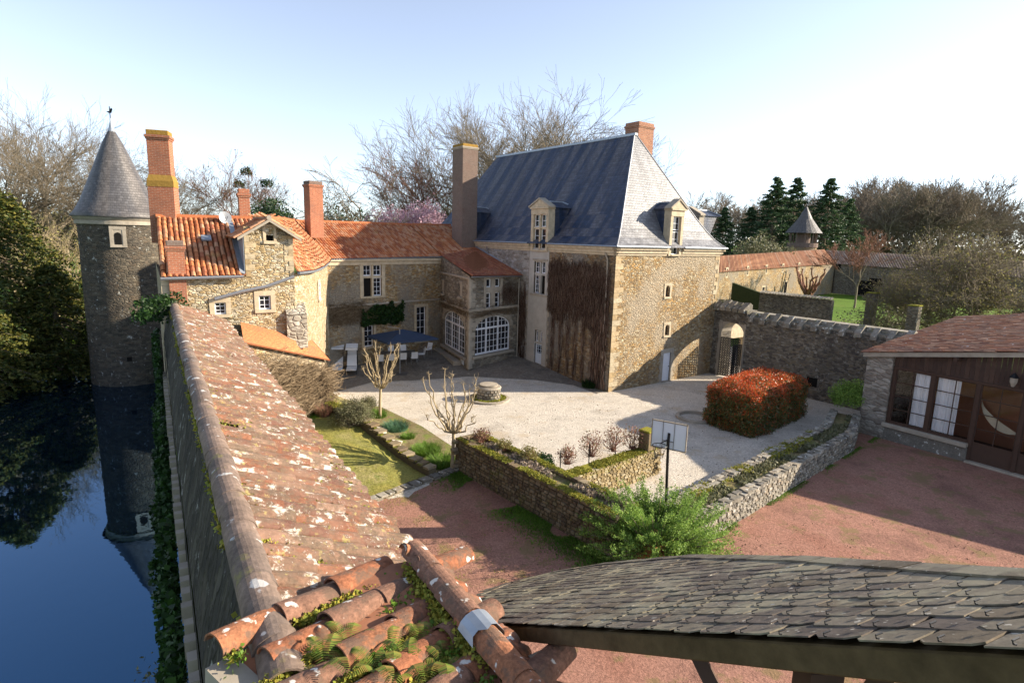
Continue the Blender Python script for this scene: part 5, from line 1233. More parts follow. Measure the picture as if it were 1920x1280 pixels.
m_=MB(); m_.lathe(wc,[(1.32,0),(1.32,.10),(1.12,.12),(1.1,.02)],32,False); m_.build('kerb',M['limeg'],wl_)
pts=[V(wc.x+math.cos(a)*r_,wc.y+math.sin(a)*r_,.05) for a,r_ in [(rng.uniform(0,6.28),rng.uniform(.75,1.15)) for _ in range(900)]]
o=tufts('grass_ring',pts,.10,'mossleaf',wl_,5,.05,.6,1.,1.3); o['kind']='stuff'
# ================================================================ WOODEN HUT at the right
hut=thing('wooden_hut','dark plank sided garden room with a low tiled roof and glazed front','hut',HU0)
HW=Wall(HU0,HU0+hud*16); 
u_of=lambda x,y: HW.px(x,y)[0]
def roofz(u): return 4.5+.184*u if u<6.8 else (5.75-.464*(u-6.8) if u<8.2 else max(.5,5.1-.205*(u-8.2)))  # beyond the peak, out of view, heights are shaped to fit the cast shadow
pu0,pu1=0.0,u_of(1668,740)
print('hut u', pu1,[u_of(x,y) for x,y in ((1680,740),(1740,740),(1752,740),(1826,760),(1832,760),(1910,790))])
m_=MB(); 
m_.prism([HW.at(pu0,-.1,.15),HW.at(pu1,-.1,.15),HW.at(pu1,roofz(pu1)-.1,.15),HW.at(pu0,roofz(0)-.1,.15)],HW.n*-9); m_.build('stone_pillar',rubble('pillar_stone',[(.42,.38,.32),(.36,.32,.27),(.48,.44,.38),(.3,.26,.22)],2.2,5,(.3,.27,.22),stain=.3),hut)
U=[u_of(x,y) for x,y in ((1677,740),(1742,740),(1752,740),(1826,760),(1834,760),(1911,790))]
zs0,zs1=1.0,3.88
# planks above the glazing
k=0;u=pu1+.02
while u<9:
    m_=MB(); w_=.19; m_.prism([HW.at(u,3.95,-.02),HW.at(u+w_-.012,3.95,-.02),HW.at(u+w_-.012,roofz(u+w_)-.08,-.02),HW.at(u,roofz(u)-.08,-.02)],HW.n*(-.03-.008*(k%2))); m_.build('plank',M['plank'],hut); u+=w_;k+=1
m_=MB(); m_.poly(HW.at(9,0,-.05),HW.at(16,0,-.05),HW.at(16,roofz(16)-.1,-.05),HW.at(9,roofz(9)-.1,-.05)); m_.poly(HW.at(16,0,-.05),HW.at(16,roofz(16)-.1,-.05),HW.at(16,roofz(16)-.1,-9),HW.at(16,0,-9)); m_.build('plank_wall',M['wood'],hut)
m_=MB(); 
for a in (pu1+.0,U[1]-.0,U[3]-.0,U[5]): wbox(m_,HW,a,a+.17,0.0 if a>U[2] else .95,3.95,-.12,.03)
wbox(m_,HW,pu1,9,3.86,3.98,-.12,.04); wbox(m_,HW,pu1,U[3],.93,1.02,-.12,.05); m_.build('timber_frame',M['wood'],hut,bevel=.01)
m_=MB(); wbox(m_,HW,pu1-.1,U[3]+.05,.72,.93,-.2,.28); m_.build('stone_sill',M['limeg'],hut,bevel=.03)
m_=MB(); wbox(m_,HW,pu1-.1,U[3]+.05,-.05,.72,-.25,.12); m_.build('base_wall',M['stn_g'],hut,bevel=.03)
m_=MB(); wbox(m_,HW,U[3]+.05,16,-.05,.12,-.25,.25); m_.build('door_step',M['limeg'],hut,bevel=.02)
t=NT('hut_glass'); gl=t.n('BsdfGlass'); gl.inputs['IOR'].default_value=1.45; gl.inputs['Roughness'].default_value=0.0
trn=t.n('BsdfTransparent'); gls=t.n('BsdfGlossy'); gls.inputs['Roughness'].default_value=.03; fr=t.n('Fresnel'); fr.inputs['IOR'].default_value=1.45; mx=t.n('MixShader'); t.l.new(fr.outputs[0],mx.inputs[0]); t.l.new(trn.outputs[0],mx.inputs[1]); t.l.new(gls.outputs[0],mx.inputs[2]); t.l.new(mx.outputs[0],t.t.nodes['Material Output'].inputs[0]); M['hutglass']=t.m
def hutwin(a,b,z0,z1,nx,ny,nm='window',thick_=.035):
    w_=bpy.data.objects.new(nm,None); COL.objects.link(w_); w_.parent=hut
    m_=MB(); wbox(m_,HW,a,a+.05,z0,z1,-.08,-.02); wbox(m_,HW,b-.05,b,z0,z1,-.08,-.02); wbox(m_,HW,a+.05,b-.05,z0,z0+.05,-.08,-.02); wbox(m_,HW,a+.05,b-.05,z1-.05,z1,-.08,-.02)
    for i in range(1,nx): u=a+(b-a)*i/nx; wbox(m_,HW,u-.018,u+.018,z0+.05,z1-.05,-.075,-.03)
    for j in range(1,ny): z=z0+(z1-z0)*j/ny; wbox(m_,HW,a+.05,b-.05,z-.018,z+.018,-.073,-.033)
    m_.build('frame',M['wood'],w_)
    for i in range(nx):
        for j in range(ny):
            g=MB(); x0=a+(b-a)*i/nx;x1=a+(b-a)*(i+1)/nx;s0=z0+(z1-z0)*j/ny;s1=z0+(z1-z0)*(j+1)/ny
            g.poly(HW.at(x0+.018,s0+.018,-.055),HW.at(x1-.018,s0+.018,-.055),HW.at(x1-.018,s1-.018,-.055),HW.at(x0+.018,s1-.018,-.055)); g.build('pane',M['hutglass'],w_,fix=False)
hutwin(pu1+.17,U[1],zs0+.02,3.86,2,4); hutwin(U[1]+.17,U[3],zs0+.02,3.86,2,4); hutwin(U[3]+.17,U[5],1.0,3.86,2,4,'glazed_door'); hutwin(U[5]+.17,9,1.0,3.86,2,4,'glazed_door')
m_=MB(); wbox(m_,HW,U[3]+.17,U[5],.12,1.0,-.09,-.04); wbox(m_,HW,U[5]+.17,9,.12,1.0,-.09,-.04); m_.build('door_panel',M['wood'],hut)
# inside: floor, back wall, curtains
m_=MB(); m_.poly(HW.at(0,.1,-.3),HW.at(16,.1,-.3),HW.at(16,.1,-9),HW.at(0,.1,-9)); m_.build('floor',M['wood'],hut)
m_=MB(); m_.poly(HW.at(0,.1,-4),HW.at(15,.1,-4),HW.at(15,3.6,-4),HW.at(0,4.3,-4)); m_.build('inside_wall',plain('inside_wall',(.35,.14,.07),.9),hut)
def curtain(a,b,z0,z1,off,label,amp=.05,curve=0):
    n=40; m_=MB(); 
    for k in range(n):
        q=[]
        for kk in (k,k+1):
            u=a+(b-a)*kk/n; o_=off+amp*math.sin(kk*1.3)*(.6+.4*math.sin(kk*.37)); q.append((u,o_))
        zc0=[z0+curve*((q_[0]-a)/(b-a))**1.6 if False else z0 for q_ in q]
        m_.poly(HW.at(q[0][0],z0,q[0][1]),HW.at(q[1][0],z0,q[1][1]),HW.at(q[1][0],z1,q[1][1]),HW.at(q[0][0],z1,q[0][1]))
    o=m_.build('curtain',plain('white_curtain',(.85,.85,.87),.9,.1,0,.1),None,smooth=True); tag(o,label,'curtain','curtains inside the wooden hut')
c1=(pu1+.17+U[1])/2
curtain(c1+.02,U[1]-.02,1.05,3.8,-.25,'white curtain hanging in the right half of the first hut window'); curtain(U[1]+.22,U[1]+.22+(U[3]-U[1])*.52,1.05,3.8,-.25,'white curtain hanging in the left half of the second hut window')
curtain(U[5]+.35,U[5]+1.2,1.05,3.2,-.28,'white curtain behind the glass at the right edge of the photo')
m_=MB(); n=16
for k in range(n):
    f0,f1=k/n,(k+1)/n; fu=lambda f: U[3]+.2+(U[5]-U[3]-.2)*f; fz=lambda f: 3.05-1.2*f**.6; wdt=lambda f:.12+.35*math.sin(math.pi*min(1,f+.1))**.8
    m_.poly(HW.at(fu(f0),fz(f0)-wdt(f0),-.3),HW.at(fu(f1),fz(f1)-wdt(f1),-.3),HW.at(fu(f1),fz(f1),-.26),HW.at(fu(f0),fz(f0),-.26))
tag(m_.build('hammock',plain('cream_cloth',(.6,.54,.4),.9,.1),None,smooth=True),'pale cloth sagging like a hammock behind the glazed door','hammock')
# roof
rt=MB(); RB=hub*11.5
def rp_(u,f,dz=0): return HW.at(u,roofz(u)+dz,.35)+hub*(f*11.9)+UP*(1.3*f)
rm_=MB()
for a,b in ((-.15,2),(2,4.5),(4.5,6.8),(6.8,8.2),(8.2,12),(12,16)):
    rm_.poly(rp_(a,0),rp_(b,0),rp_(b,1),rp_(a,1)); rm_.poly(rp_(a,0,-.1),rp_(a,1,-.1),rp_(b,1,-.1),rp_(b,0,-.1))
rm_.build('roof_deck',M['tile_dark'],hut,fix=False)
Ms=[]; y0=(rp_(6.8,0)-rp_(0,0)).normalized(); x0=hub.normalized(); z0_=x0.cross(y0); z0_=z0_ if z0_.z>0 else -z0_; x0=y0.cross(z0_).normalized()
f=.0
while f<11.8:
    for j in range(17):
        o=rp_(-.2,0)+hub*f+UP*(1.3*f/11.9)+y0*(j*.41+rng.uniform(-.03,.03))+z0_*(.02+rng.uniform(0,.03)); zq=(z0_+x0*rng.uniform(-.07,.07)).normalized(); yq=(y0-z0_*.04).normalized(); xq=yq.cross(zq).normalized(); Ms.append(frame(o,xq,yq,xq.cross(yq)))
    f+=.215
M['huttile']=piece_mat('brown_hut_tile',[(.30,.125,.075),(.35,.16,.09),(.23,.105,.07),(.40,.235,.155),(.28,.16,.115)],.45,.85,8,((.5,.5,.5),3,.68),.008)
pieces(hut,'roof_tile',[tile_shape(.105,.5,4,0,.85,.7)],Ms,M['huttile'],300)
m_=MB()
for a,b in ((-.15,2),(2,4.5),(4.5,6.8),(6.8,8.2),(8.2,12),(12,16)): m_.prism([rp_(a,0,-.02),rp_(b,0,-.02),rp_(b,0,-.24),rp_(a,0,-.24)],HW.n*-.06)
m_.build('barge_board',M['limeg'],hut)
m_=MB(); wbox(m_,HW,4.0,4.14,roofz(4)-.42,roofz(4)-.25,-.1,.6); m_.build('rafter_end',M['wood'],hut)
wl2=thing('wall_lantern','rusty wall lantern at the right end of the hut planks','lantern',HW.at(U[5]+.1,4.4,.2)); lc=HW.at(u_of(1914,690)-.1,4.35,.25)
m_=MB(); m_.lathe(lc,[(.05,lc.z-.3),(.14,lc.z-.1),(.15,lc.z+.12)],6,True); m_.build('lantern_glass',M['limeg'],wl2); m_=MB(); m_.lathe(lc,[(.2,lc.z+.12),(.12,lc.z+.22),(.02,lc.z+.34)],6,True); m_.tube([lc+UP*.1,lc+UP*.1-HW.n*.3],.02,5); m_.build('lantern_cap',M['iron'],wl2)
# ================================================================ BASKETBALL HOOP
hp=P(1247,990); bh=thing('basketball_hoop','free standing basketball hoop with a white framed backboard on a black pole','basketball hoop',hp)
bc=[PD(x,y,hp.y+dy) for x,y,dy in ((1224,779,.35),(1290,802,-.25),(1287,855,-.25),(1223,829,.35))]
ux=(bc[1]-bc[0]); ux.z=0; W_b=ux.length; ux.normalize(); bn=V(-ux.y,ux.x,0); bn=bn if bn.dot(-hp)>0 else -bn
bn=-bn if False else bn
top=(bc[0].z+bc[1].z)/2; bot=(bc[2].z+bc[3].z)/2; cb_=(bc[0]+bc[1])/2; cb_.z=0
o_=lambda a,z,off=0: cb_+ux*(a*W_b/2)+UP*z+bn*off
m_=MB(); m_.prism([o_(-.97,bot+.03),o_(.97,bot+.03),o_(.97,top-.03),o_(-.97,top-.03)],bn*.02); m_.build('backboard',M['plasticw'],bh)
m_=MB()
def bb(a0,a1,z0,z1,m_=m_): m_.prism([o_(a0,z0,-.01),o_(a1,z0,-.01),o_(a1,z1,-.01),o_(a0,z1,-.01)],bn*.05)
bb(-1,1,top-.04,top); bb(-1,1,bot,bot+.04); bb(-1,-.95,bot,top); bb(.95,1,bot,top); m_.build('board_frame',M['limeg'],bh)
m_=MB(); bb(-.36,-.33,bot,top,m_); bb(.28,.31,bot,top,m_); bb(-.36,.31,bot+.28,bot+.31,m_); m_.build('board_bars',M['lead'],bh)
rc=PD(1237,835,hp.y-.55); m_=MB(); rr=.24; m_.tube([rc+V(math.cos(t_)*rr,math.sin(t_)*rr,0) for t_ in [2*math.pi*k/18 for k in range(19)]],.014,5,False); m_.tube([rc+V(math.cos(1.2)*rr,math.sin(1.2)*rr,0),V(cb_.x,cb_.y,rc.z+.02)],.02,5); m_.build('rim',M['iron'],bh)
m_=MB()
for k in range(10):
    t0=2*math.pi*k/10; 
    for s_ in (.5,-.5): t1=t0+s_; m_.tube([rc+V(math.cos(t0)*rr,math.sin(t0)*rr,0),rc+V(math.cos(t1)*rr*.7,math.sin(t1)*rr*.7,-.25),rc+V(math.cos(t0)*rr*.5,math.sin(t0)*rr*.5,-.42)],.005,3,False)
m_.build('net',M['iron'],bh)
pt=V(hp.x,hp.y,0); m_=MB(); ptp=PD(1252,838,hp.y); m_.tube([pt,V(ptp.x,ptp.y,rc.z-.05),V(cb_.x,cb_.y,rc.z+.25)],.05,8); m_.box(pt,V(1,0,0),V(0,1,0),UP,-.35,.35,-.5,.5,0,.16); m_.build('pole',M['iron'],bh)
# ================================================================ PATIO FURNITURE
up0=PG(750,701); um=thing('patio_parasol','large square navy parasol on a grey pole over the dining table','parasol',up0)
m_=MB(); m_.tube([up0,V(up0.x,up0.y,3.45)],.035,8); m_.tube([V(up0.x,up0.y,3.45),V(up0.x-.95,up0.y+.3,3.5)],.03,6); m_.build('pole',M['lead'],um); m_=MB(); m_.box(up0,V(1,0,0),V(0,1,0),UP,-.5,.5,-.5,.5,.0,.07); m_.build('base_slab',M['tabletop'],um,bevel=.01)
ac=PD(745,610,up0.y+.9); cor=[PD(693,628,up0.y-.0+.2),PD(728,641,up0.y-1.3),PD(820,632,up0.y+.6),PD(772,618,up0.y+2.6)]
cor=[V(p.x,p.y,2.95+(0.0)) for p in cor]
q_=PD(687,629,up0.y+.8); q2=PD(727,643,up0.y-1.3); q3=PD(822,634,up0.y+.4); q4=q_+q3-q2; ac=(q_+q2+q3+q4)/4; ac=V(ac.x,ac.y,max(q_.z,q3.z)+.55)
cs=[q_,q2,q3,q4]; m_=MB()
for k in range(4):
    a,b=cs[k],cs[(k+1)%4]; n=6
    for i in range(n):
        for j in range(n):
            f=lambda s,t_: ac.lerp(a.lerp(b,s),t_)-UP*(.10*math.sin(math.pi*s)*t_*(1-t_)*2)
            s0,s1,t0,t1=i/n,(i+1)/n,j/n,(j+1)/n
            if j==0: m_.poly(f(0,0),f(s0,t1),f(s1,t1))
            else: m_.poly(f(s0,t0),f(s0,t1),f(s1,t1),f(s1,t0))
    m_.poly(a,b,b-UP*.12,a-UP*.12)
m_.build('canopy',M['navy'],um,fix=True)
m_=MB()
for c in cs: m_.tube([ac-UP*.05,c-UP*.03],.014,4)
m_.build('ribs',M['lead'],um)
tc=PG(742,678); tl=thing('dining_table','long grey dining table under the navy parasol','table',tc); tx=V(math.cos(.35),math.sin(.35),0); ty=V(-tx.y,tx.x,0)
m_=MB(); m_.box(tc,tx,ty,UP,-1.5,1.5,-.5,.5,.71,.75); m_.build('table_top',M['tabletop'],tl,bevel=.01)
for a in (-1.4,1.4):
    for b in (-.42,.42): m_=MB(); m_.box(tc,tx,ty,UP,a-.03,a+.03,b-.03,b+.03,0,.71); m_.build('leg',M['iron'],tl)
def chair(label,loc,yaw):
    t_=thing('garden_chair',label,'chair',(0,0,0),'white garden chairs round the dining table'); x=V(1,0,0);y=V(0,1,0);o=V(0,0,0)
    m_=MB(); m_.box(o,x,y,UP,-.24,.24,-.24,.24,.42,.47); m_.build('seat',M['fabricw'],t_,bevel=.01)
    m_=MB(); m_.prism([V(-.24,-.22,.47),V(.24,-.22,.47),V(.24,-.34,.95),V(-.24,-.34,.95)],V(0,-.03,0)); m_.build('backrest',M['fabricw'],t_)
    for a,b in ((-.22,-.22),(.22,-.22),(-.22,.22),(.22,.22)): m_=MB(); m_.tube([V(a,b,.42),V(a*1.1,b*1.15,0)],.014,5); m_.build('leg',M['lead'],t_)
    m_=MB()
    for a in (-.26,.26): m_.tube([V(a,.22,.45),V(a,.22,.66),V(a,-.27,.68)],.014,5)
    m_.build('armrest',M['lead'],t_); t_.location=loc; t_.rotation_euler=(0,0,yaw); return t_
ya=math.atan2(tx.y,tx.x); k=0
labs=['leftmost white chair on the near side of the dining table','second white chair from the left on the near side of the table','third white chair on the near side of the table beside the parasol pole','rightmost white chair on the near side of the dining table','leftmost white chair on the far side of the dining table','second white chair from the left on the far side of the table','white chair on the far side of the table nearest the parasol pole','white chair at the right head of the dining table','white chair pushed away by the bay wall']
spots=[(a,-.85,0) for a in (-1.3,-.45,.4,1.25)]+[(a,.85,math.pi) for a in (-1.15,-.2,.75)]+[(1.95,0,math.pi/2),(2.7,1.2,2.2)]
proto=None
for (a,b,r_),lb in zip(spots,labs):
    p=tc+tx*a+ty*b; p.z=G(p.x,p.y)+.03
    if proto is None: proto=chair(lb,p,ya+r_)
    else: copy_thing(proto,p,ya+r_,1,lb)
# two sun loungers with canopies
def lounger(label,loc,yaw):
    t_=thing('canopy_lounger',label,'lounger',(0,0,0),'white canopied loungers by the house wall'); 
    f_=MB(); 
    for a in (-.36,.36): f_.tube([V(a,-.95,.28),V(a,.9,.28)],.022,5); f_.tube([V(a,-.8,.28),V(a,-.85,0)],.02,5); f_.tube([V(a,.8,.28),V(a,.8,1.85)],.02,5); f_.tube([V(a,.8,.28),V(a,.8,0)],.02,5); f_.tube([V(a,.15,.28),V(a,.15,1.8)],.018,5)
    f_.build('frame',M['iron'],t_); s=MB(); s.box(V(0,0,0),V(1,0,0),V(0,1,0),UP,-.35,.35,-1.0,.15,.3,.4); s.build('seat_cushion',M['fabricw'],t_,bevel=.03)
    s=MB(); s.prism([V(-.35,.15,.38),V(.35,.15,.38),V(.35,.7,1.05),V(-.35,.7,1.05)],V(0,-.08,.08)); s.build('back_cushion',M['fabricw'],t_); s=MB(); s.prism([V(-.42,.95,1.88),V(.42,.95,1.88),V(.42,.0,1.74),V(-.42,.0,1.74)],V(0,0,.04)); s.poly(V(-.42,0,1.78),V(.42,0,1.78),V(.42,-.0,1.6),V(-.42,-.0,1.6)); s.poly(V(-.35,.93,1.85),V(.35,.93,1.85),V(.35,.9,.95),V(-.35,.9,.95)); s.build('canopy',M['fabricw'],t_)
    t_.location=loc; t_.rotation_euler=(0,0,yaw); return t_
l1=PG(634,696); l2=PG(660,697)
lg=lounger('canopied white lounger on the left, half hidden by the shed',l1,math.radians(12)); copy_thing(lg,l2,math.radians(12),1,'canopied white lounger on the right, nearer the dining table')
# ================================================================ VEGETATION
def seg_mesh(name,segs,n=3):
    A=np.array([[*a,*b,ra,rb] for a,b,ra,rb in segs]); p0=A[:,:3];p1=A[:,3:6];d=p1-p0;l=np.linalg.norm(d,axis=1)[:,None];d=d/np.maximum(l,1e-9)
    ref=np.where(np.abs(d[:,2:3])<.9,np.array([[0,0,1.]]),np.array([[1.,0,0]])); u=np.cross(d,ref); u/=np.linalg.norm(u,axis=1)[:,None]; v=np.cross(d,u)
    N=len(A); Vv=np.empty((N,2*n,3))
    for k in range(n):
        c,s_=math.cos(2*math.pi*k/n),math.sin(2*math.pi*k/n); off=u*c+v*s_
        Vv[:,k]=p0+off*A[:,6:7]; Vv[:,n+k]=p1+off*A[:,7:8]
    F=np.array([[k,(k+1)%n,n+(k+1)%n,n+k] for k in range(n)]); F=(np.arange(N)[:,None,None]*2*n+F[None]).reshape(-1,4)
    me=np_mesh(name,Vv.reshape(-1,3),F,n>4); auto_uv(me); return me
def grow(rr,p,d,L,r,lvl,mx,out,spread,up,nseg=3,wig=.16,kids=(2,3),shr=.74,minr=.012,ends=None):
    for i in range(nseg):
        d=(d+Vector((rr.gauss(0,wig),rr.gauss(0,wig),rr.gauss(0,wig)*.7+up))).normalized(); q=p+d*(L/nseg); r2=max(minr,r*.88); out.append((p,q,r,r2,lvl)); p=q; r=r2
        if lvl<mx and lvl>0 and i<nseg-1 and rr.random()<.5:
            a=Vector((rr.gauss(0,1),rr.gauss(0,1),rr.gauss(0,.5))); dd=(d+a.normalized()*spread*1.3).normalized(); grow(rr,p,dd,L*shr*.8,max(minr,r*.5),lvl+1 if lvl+1<mx else mx,mx,out,spread,up,nseg,wig,kids,shr,minr,ends)
    if lvl<mx:
        k=rr.choice(kids); 
        for i in range(k):
            a=Vector((rr.gauss(0,1),rr.gauss(0,1),rr.gauss(0,.6))).normalized(); dd=(d+a*spread*(.6 if i==0 else 1)).normalized()
            grow(rr,p,dd,L*shr*rr.uniform(.8,1.15),max(minr,r*(.86 if i==0 else .68)),lvl+1,mx,out,spread,up,nseg,wig,kids,shr,minr,ends)
    elif ends is not None: ends.append(p)
def np_leaves(name,pts,size,mat,rr,flat=1.,asp=.6,jit=.0,up=0.):
    P_=np.array([[*p] for p in pts]); n=len(P_); P_=P_+nr.normal(0,1,(n,3))*jit
    a=nr.normal(0,1,(n,3)); a[:,2]=a[:,2]*flat+up; a/=np.linalg.norm(a,axis=1)[:,None]; b=np.cross(a,nr.normal(0,1,(n,3))); b/=np.linalg.norm(b,axis=1)[:,None]
    s=size*nr.uniform(.6,1.35,(n,1)); Vv=np.empty((n,4,3)); Vv[:,0]=P_-a*s*.5; Vv[:,1]=P_+b*s*.5*asp; Vv[:,2]=P_+a*s*.5; Vv[:,3]=P_-b*s*.5*asp
    me=np_mesh(name,Vv.reshape(-1,3),np.arange(n*4).reshape(-1,4)); auto_uv(me); me.materials.append(M[mat] if isinstance(mat,str) else mat); return me
def tree_proto(label,seed,Ht,r0,mx,spread,up,trunkL,bark,twig,budmat=None,bud=.12,minr=.014,lean=(0,0),name='bare_tree',shr=.76,kids=(2,3),nb=1.0,wig=.15,group=None):
    rr=random.Random(seed); out=[]; ends=[]
    t=thing(name,label,'tree',(0,0,0),group)
    p=V(0,0,-.3); d=V(lean[0],lean[1],1).normalized(); q=p; n=4; r=r0
    for i in range(n):
        d=(d+V(rr.gauss(0,.05),rr.gauss(0,.05),0)).normalized(); q2=q+d*trunkL/n; out.append((q,q2,r*(1.25 if i==0 else 1),r*.93,0)); q=q2; r*=.93
    for i in range(rr.choice((3,4))):
        a=Vector((math.cos(i*2.1+rr.random()),math.sin(i*2.1+rr.random()),.1)); dd=(d+a*spread*1.1).normalized(); grow(rr,q,dd,Ht*.23,r*.62,1,mx,out,spread,up,3,wig,kids,shr,minr,ends)
    zmax=max(o[1].z for o in out); k=Ht/zmax
    S=lambda v: v*k
    tr=[(S(a),S(b),ra,rb) for a,b,ra,rb,l in out if l<=2]; tw=[(S(a),S(b),ra,rb) for a,b,ra,rb,l in out if l>2]
    me=seg_mesh('trunk',tr,6); link('trunk',me,t,M[bark]); me=seg_mesh('crown',tw,3); link('crown',me,t,M[twig])
    if budmat:
        pts=[S(e)+V(rr.gauss(0,.15),rr.gauss(0,.15),rr.gauss(0,.15)) for e in ends for _ in range(int(nb) if nb>=1 else (1 if rr.random()<nb else 0))]
        link('buds',np_leaves('buds',pts,bud,budmat,rr),t)['kind']='stuff'
    return t
def at_px(t,px,d,rot=0,sc=1,z=0,label=None,first=False):
    p=PD(px,500,d); p.z=z
    if first: t.location=p; t.rotation_euler=(0,0,rot); t.scale=(sc,)*3; return t
    return copy_thing(t,p,rot,sc,label)
GT='bare trees round the park'
pl1=tree_proto('tall pale plane tree rising furthest left behind the conifer',11,27,.85,7,.46,.03,5.5,'bark','twig',None,minr=.0125,group=GT,shr=.78,wig=.2)
pl2=tree_proto('broad bare tree directly left of the round tower',23,24,.8,7,.52,.025,4.5,'bark','twig',None,minr=.0125,group=GT,shr=.78,wig=.2)
pl3=tree_proto('bare tree with reddish top standing behind the middle of the tiled roof',37,20,.6,7,.42,.04,4.8,'bark','twigred','rosy',.2,minr=.013,nb=.15,group=GT,wig=.22)
pl4=tree_proto('low spreading tree with crooked dark limbs behind the tiled roof',41,15,.55,6,.7,.0,2.5,'bark','twig',None,minr=.016,group=GT,wig=.26)
at_px(pl1,62,85,.5,1.08,-1,first=True); at_px(pl2,165,78,1.2,1.0,-1,first=True); at_px(pl3,782,80,0,1.2,-1,first=True); at_px(pl4,700,72,2.2,1.28,-1,first=True)
for t,px,d,r_,s_,lb in ((pl2,-30,70,2.5,1.02,'bare tree cut by the left edge of the photo'),(pl1,120,110,3.3,1.25,'farther bare plane tree seen between the two left trees'),
   (pl2,345,82,4.0,.98,'bare tree just right of the tall lichened chimney'),(pl4,415,90,1,1.2,'small bare tree above the satellite dish'),(pl3,478,95,2,1.15,'bare tree over the little gable'),
   (pl2,855,88,.9,1.05,'bare tree half hidden behind the tall brown chimney'),
   (pl1,935,92,2.2,1.27,'tall bare plane tree left of the pair above the slate ridge'),(pl2,1010,86,.2,1.35,'tallest bare plane tree in the middle above the slate ridge'),(pl2,1085,95,3.6,1.32,'bare plane tree reaching right above the slate ridge'),(pl1,975,110,5.1,1.33,'far bare tree behind the pair above the slate ridge')):
    at_px(t,px,d,r_,s_,-1,lb)
# pale golden bushes and small trees on the left bank
def bush(label,loc,rx,ry,rz,n,size,mat,name='bush',cat='bush',seed=1,group=None,up=0.,shell=.55,jag=.25,asp=.6,twigs=0,twmat='twig'):
    rr=random.Random(seed); t=thing(name,label,cat,loc,group); pts=[]
    while len(pts)<n:
        v=Vector((rr.gauss(0,1),rr.gauss(0,1),rr.gauss(0,1))).normalized(); k=1+jag*mnoise.noise(v*2.1+V(seed,0,0))*2; r_=(shell+(1-shell)*rr.random())*k
        if v.z<-.35: continue
        pts.append(V(v.x*rx*r_,v.y*ry*r_,max(0.02,rz*.45+v.z*rz*.6*r_)))
    link('foliage',np_leaves('foliage',pts,size,mat,rr,up=up,asp=asp),t)
    if twigs:
        sg=[]
        for _ in range(twigs):
            v=Vector((rr.gauss(0,1),rr.gauss(0,1),abs(rr.gauss(0,1))+.25)).normalized(); p=V(rr.gauss(0,.1)*rx,rr.gauss(0,.1)*ry,0); e=V(v.x*rx,v.y*ry,v.z*rz)*rr.uniform(.8,1.08); mid=p.lerp(e,.5)+V(rr.gauss(0,.05),rr.gauss(0,.05),rr.gauss(0,.05))*rz
            sg.append((p,mid,.012,.008)); sg.append((mid,e,.008,.004))
        link('stems',seg_mesh('stems',sg,3),t,M[twmat])
    return t
gold=leaf_mat('golden_catkins',[(.30,.22,.08),(.38,.30,.14),(.22,.2,.09)],.7,.3)
b1=tree_proto('pale golden budding tree between the conifer and the tower',51,11,.18,5,.6,.05,1.5,'barkpale','barkpale','bud',.2,minr=.016,nb=2,name='budding_tree')
at_px(b1,95,62,0,1.05,-1,first=True); at_px(b1,40,66,2,1.25,-1,'taller golden budding tree above the conifer'); at_px(b1,150,70,4,1.1,-1,'golden budding tree touching the tower edge'); at_px(b1,370,75,1,1.0,-1,'pale budding tree right of the tall chimney'); at_px(b1,420,80,3,.9,-1,'pale budding tree above the satellite dish')
# ---- conifers
def yew(label,loc,R,Hh,n,mat,seed,name='conifer',droop=.25,leaf=.22,pw=.8,cat='tree',group=None,jr=(.7,1.12)):
    rr=random.Random(seed); t=thing(name,label,cat,loc,group); pts=[]; sg=[]
    nb=int(n/42)
    for i in range(nb):
        f=rr.random()**1.15; z=Hh*f; Rz=R*((1-f)**pw)*rr.uniform(*jr)+.15; a=rr.uniform(0,6.283); rd=V(math.cos(a),math.sin(a),0)
        p0=V(0,0,z+Rz*.12); tip=rd*Rz+V(0,0,z-droop*Rz+rr.uniform(-.2,.2)); 
        if i%3==0: sg.append((p0,p0.lerp(tip,.8),.05,.015))
        for k in range(42):
            g=rr.uniform(.3,1)**.7; p=p0.lerp(tip,g)+V(rr.gauss(0,1),rr.gauss(0,1),rr.gauss(0,.45))*(.10+.10*R*.25*(1.1-g)); pts.append(p)
    link('foliage',np_leaves('foliage',pts,leaf,mat,rr,flat=.5,asp=.45),t); sg+=[(V(0,0,-.5),V(0,0,Hh*.5),.3,.2),(V(0,0,Hh*.5),V(0,0,Hh*.95),.2,.04)]
    link('trunk',seg_mesh('trunk',sg,5),t,M['bark']); return t
yew('huge green yew coloured as in golden sunlight at the left edge on the moat bank',(-46.0,50.5,-1.5),10.2,15.5,40000,'yew',3,pw=.62,leaf=.36)
yew('dark lower yew leaning over the moat beside the tower',(-40.6,50.5,-2.6),6.0,9.0,18000,'yew',4,pw=.6,leaf=.32)
yew('dark evergreen whose boughs hang down to the water at the left edge',(-40.8,43,-2.9),5.4,7.5,16000,'yew',9,pw=.6,leaf=.32)
bush('round dark evergreen shrub behind the gable and the square chimney',tuple(PD(515,500,72).xy)+(7.0,),3.2,3,6.2,7000,.3,'pine','evergreen_shrub','shrub',5)
bush('dark evergreen bush beside the magnolia',tuple(PD(842,500,78).xy)+(6.5,),2.6,2.5,6.5,4500,.3,'yew','evergreen_shrub','shrub',6)
bush('pink flowering magnolia crown behind the tiled ridge, left half',tuple(PD(735,500,72).xy)+(8.4,),3.4,2.5,4.8,4200,.25,'magnolia','magnolia_tree','tree',7,shell=.3)
bush('pink flowering magnolia crown behind the tiled ridge, right half',tuple(PD(798,500,72).xy)+(8.4,),3.4,2.5,5.6,4800,.25,'magnolia','magnolia_tree','tree',8,shell=.3)
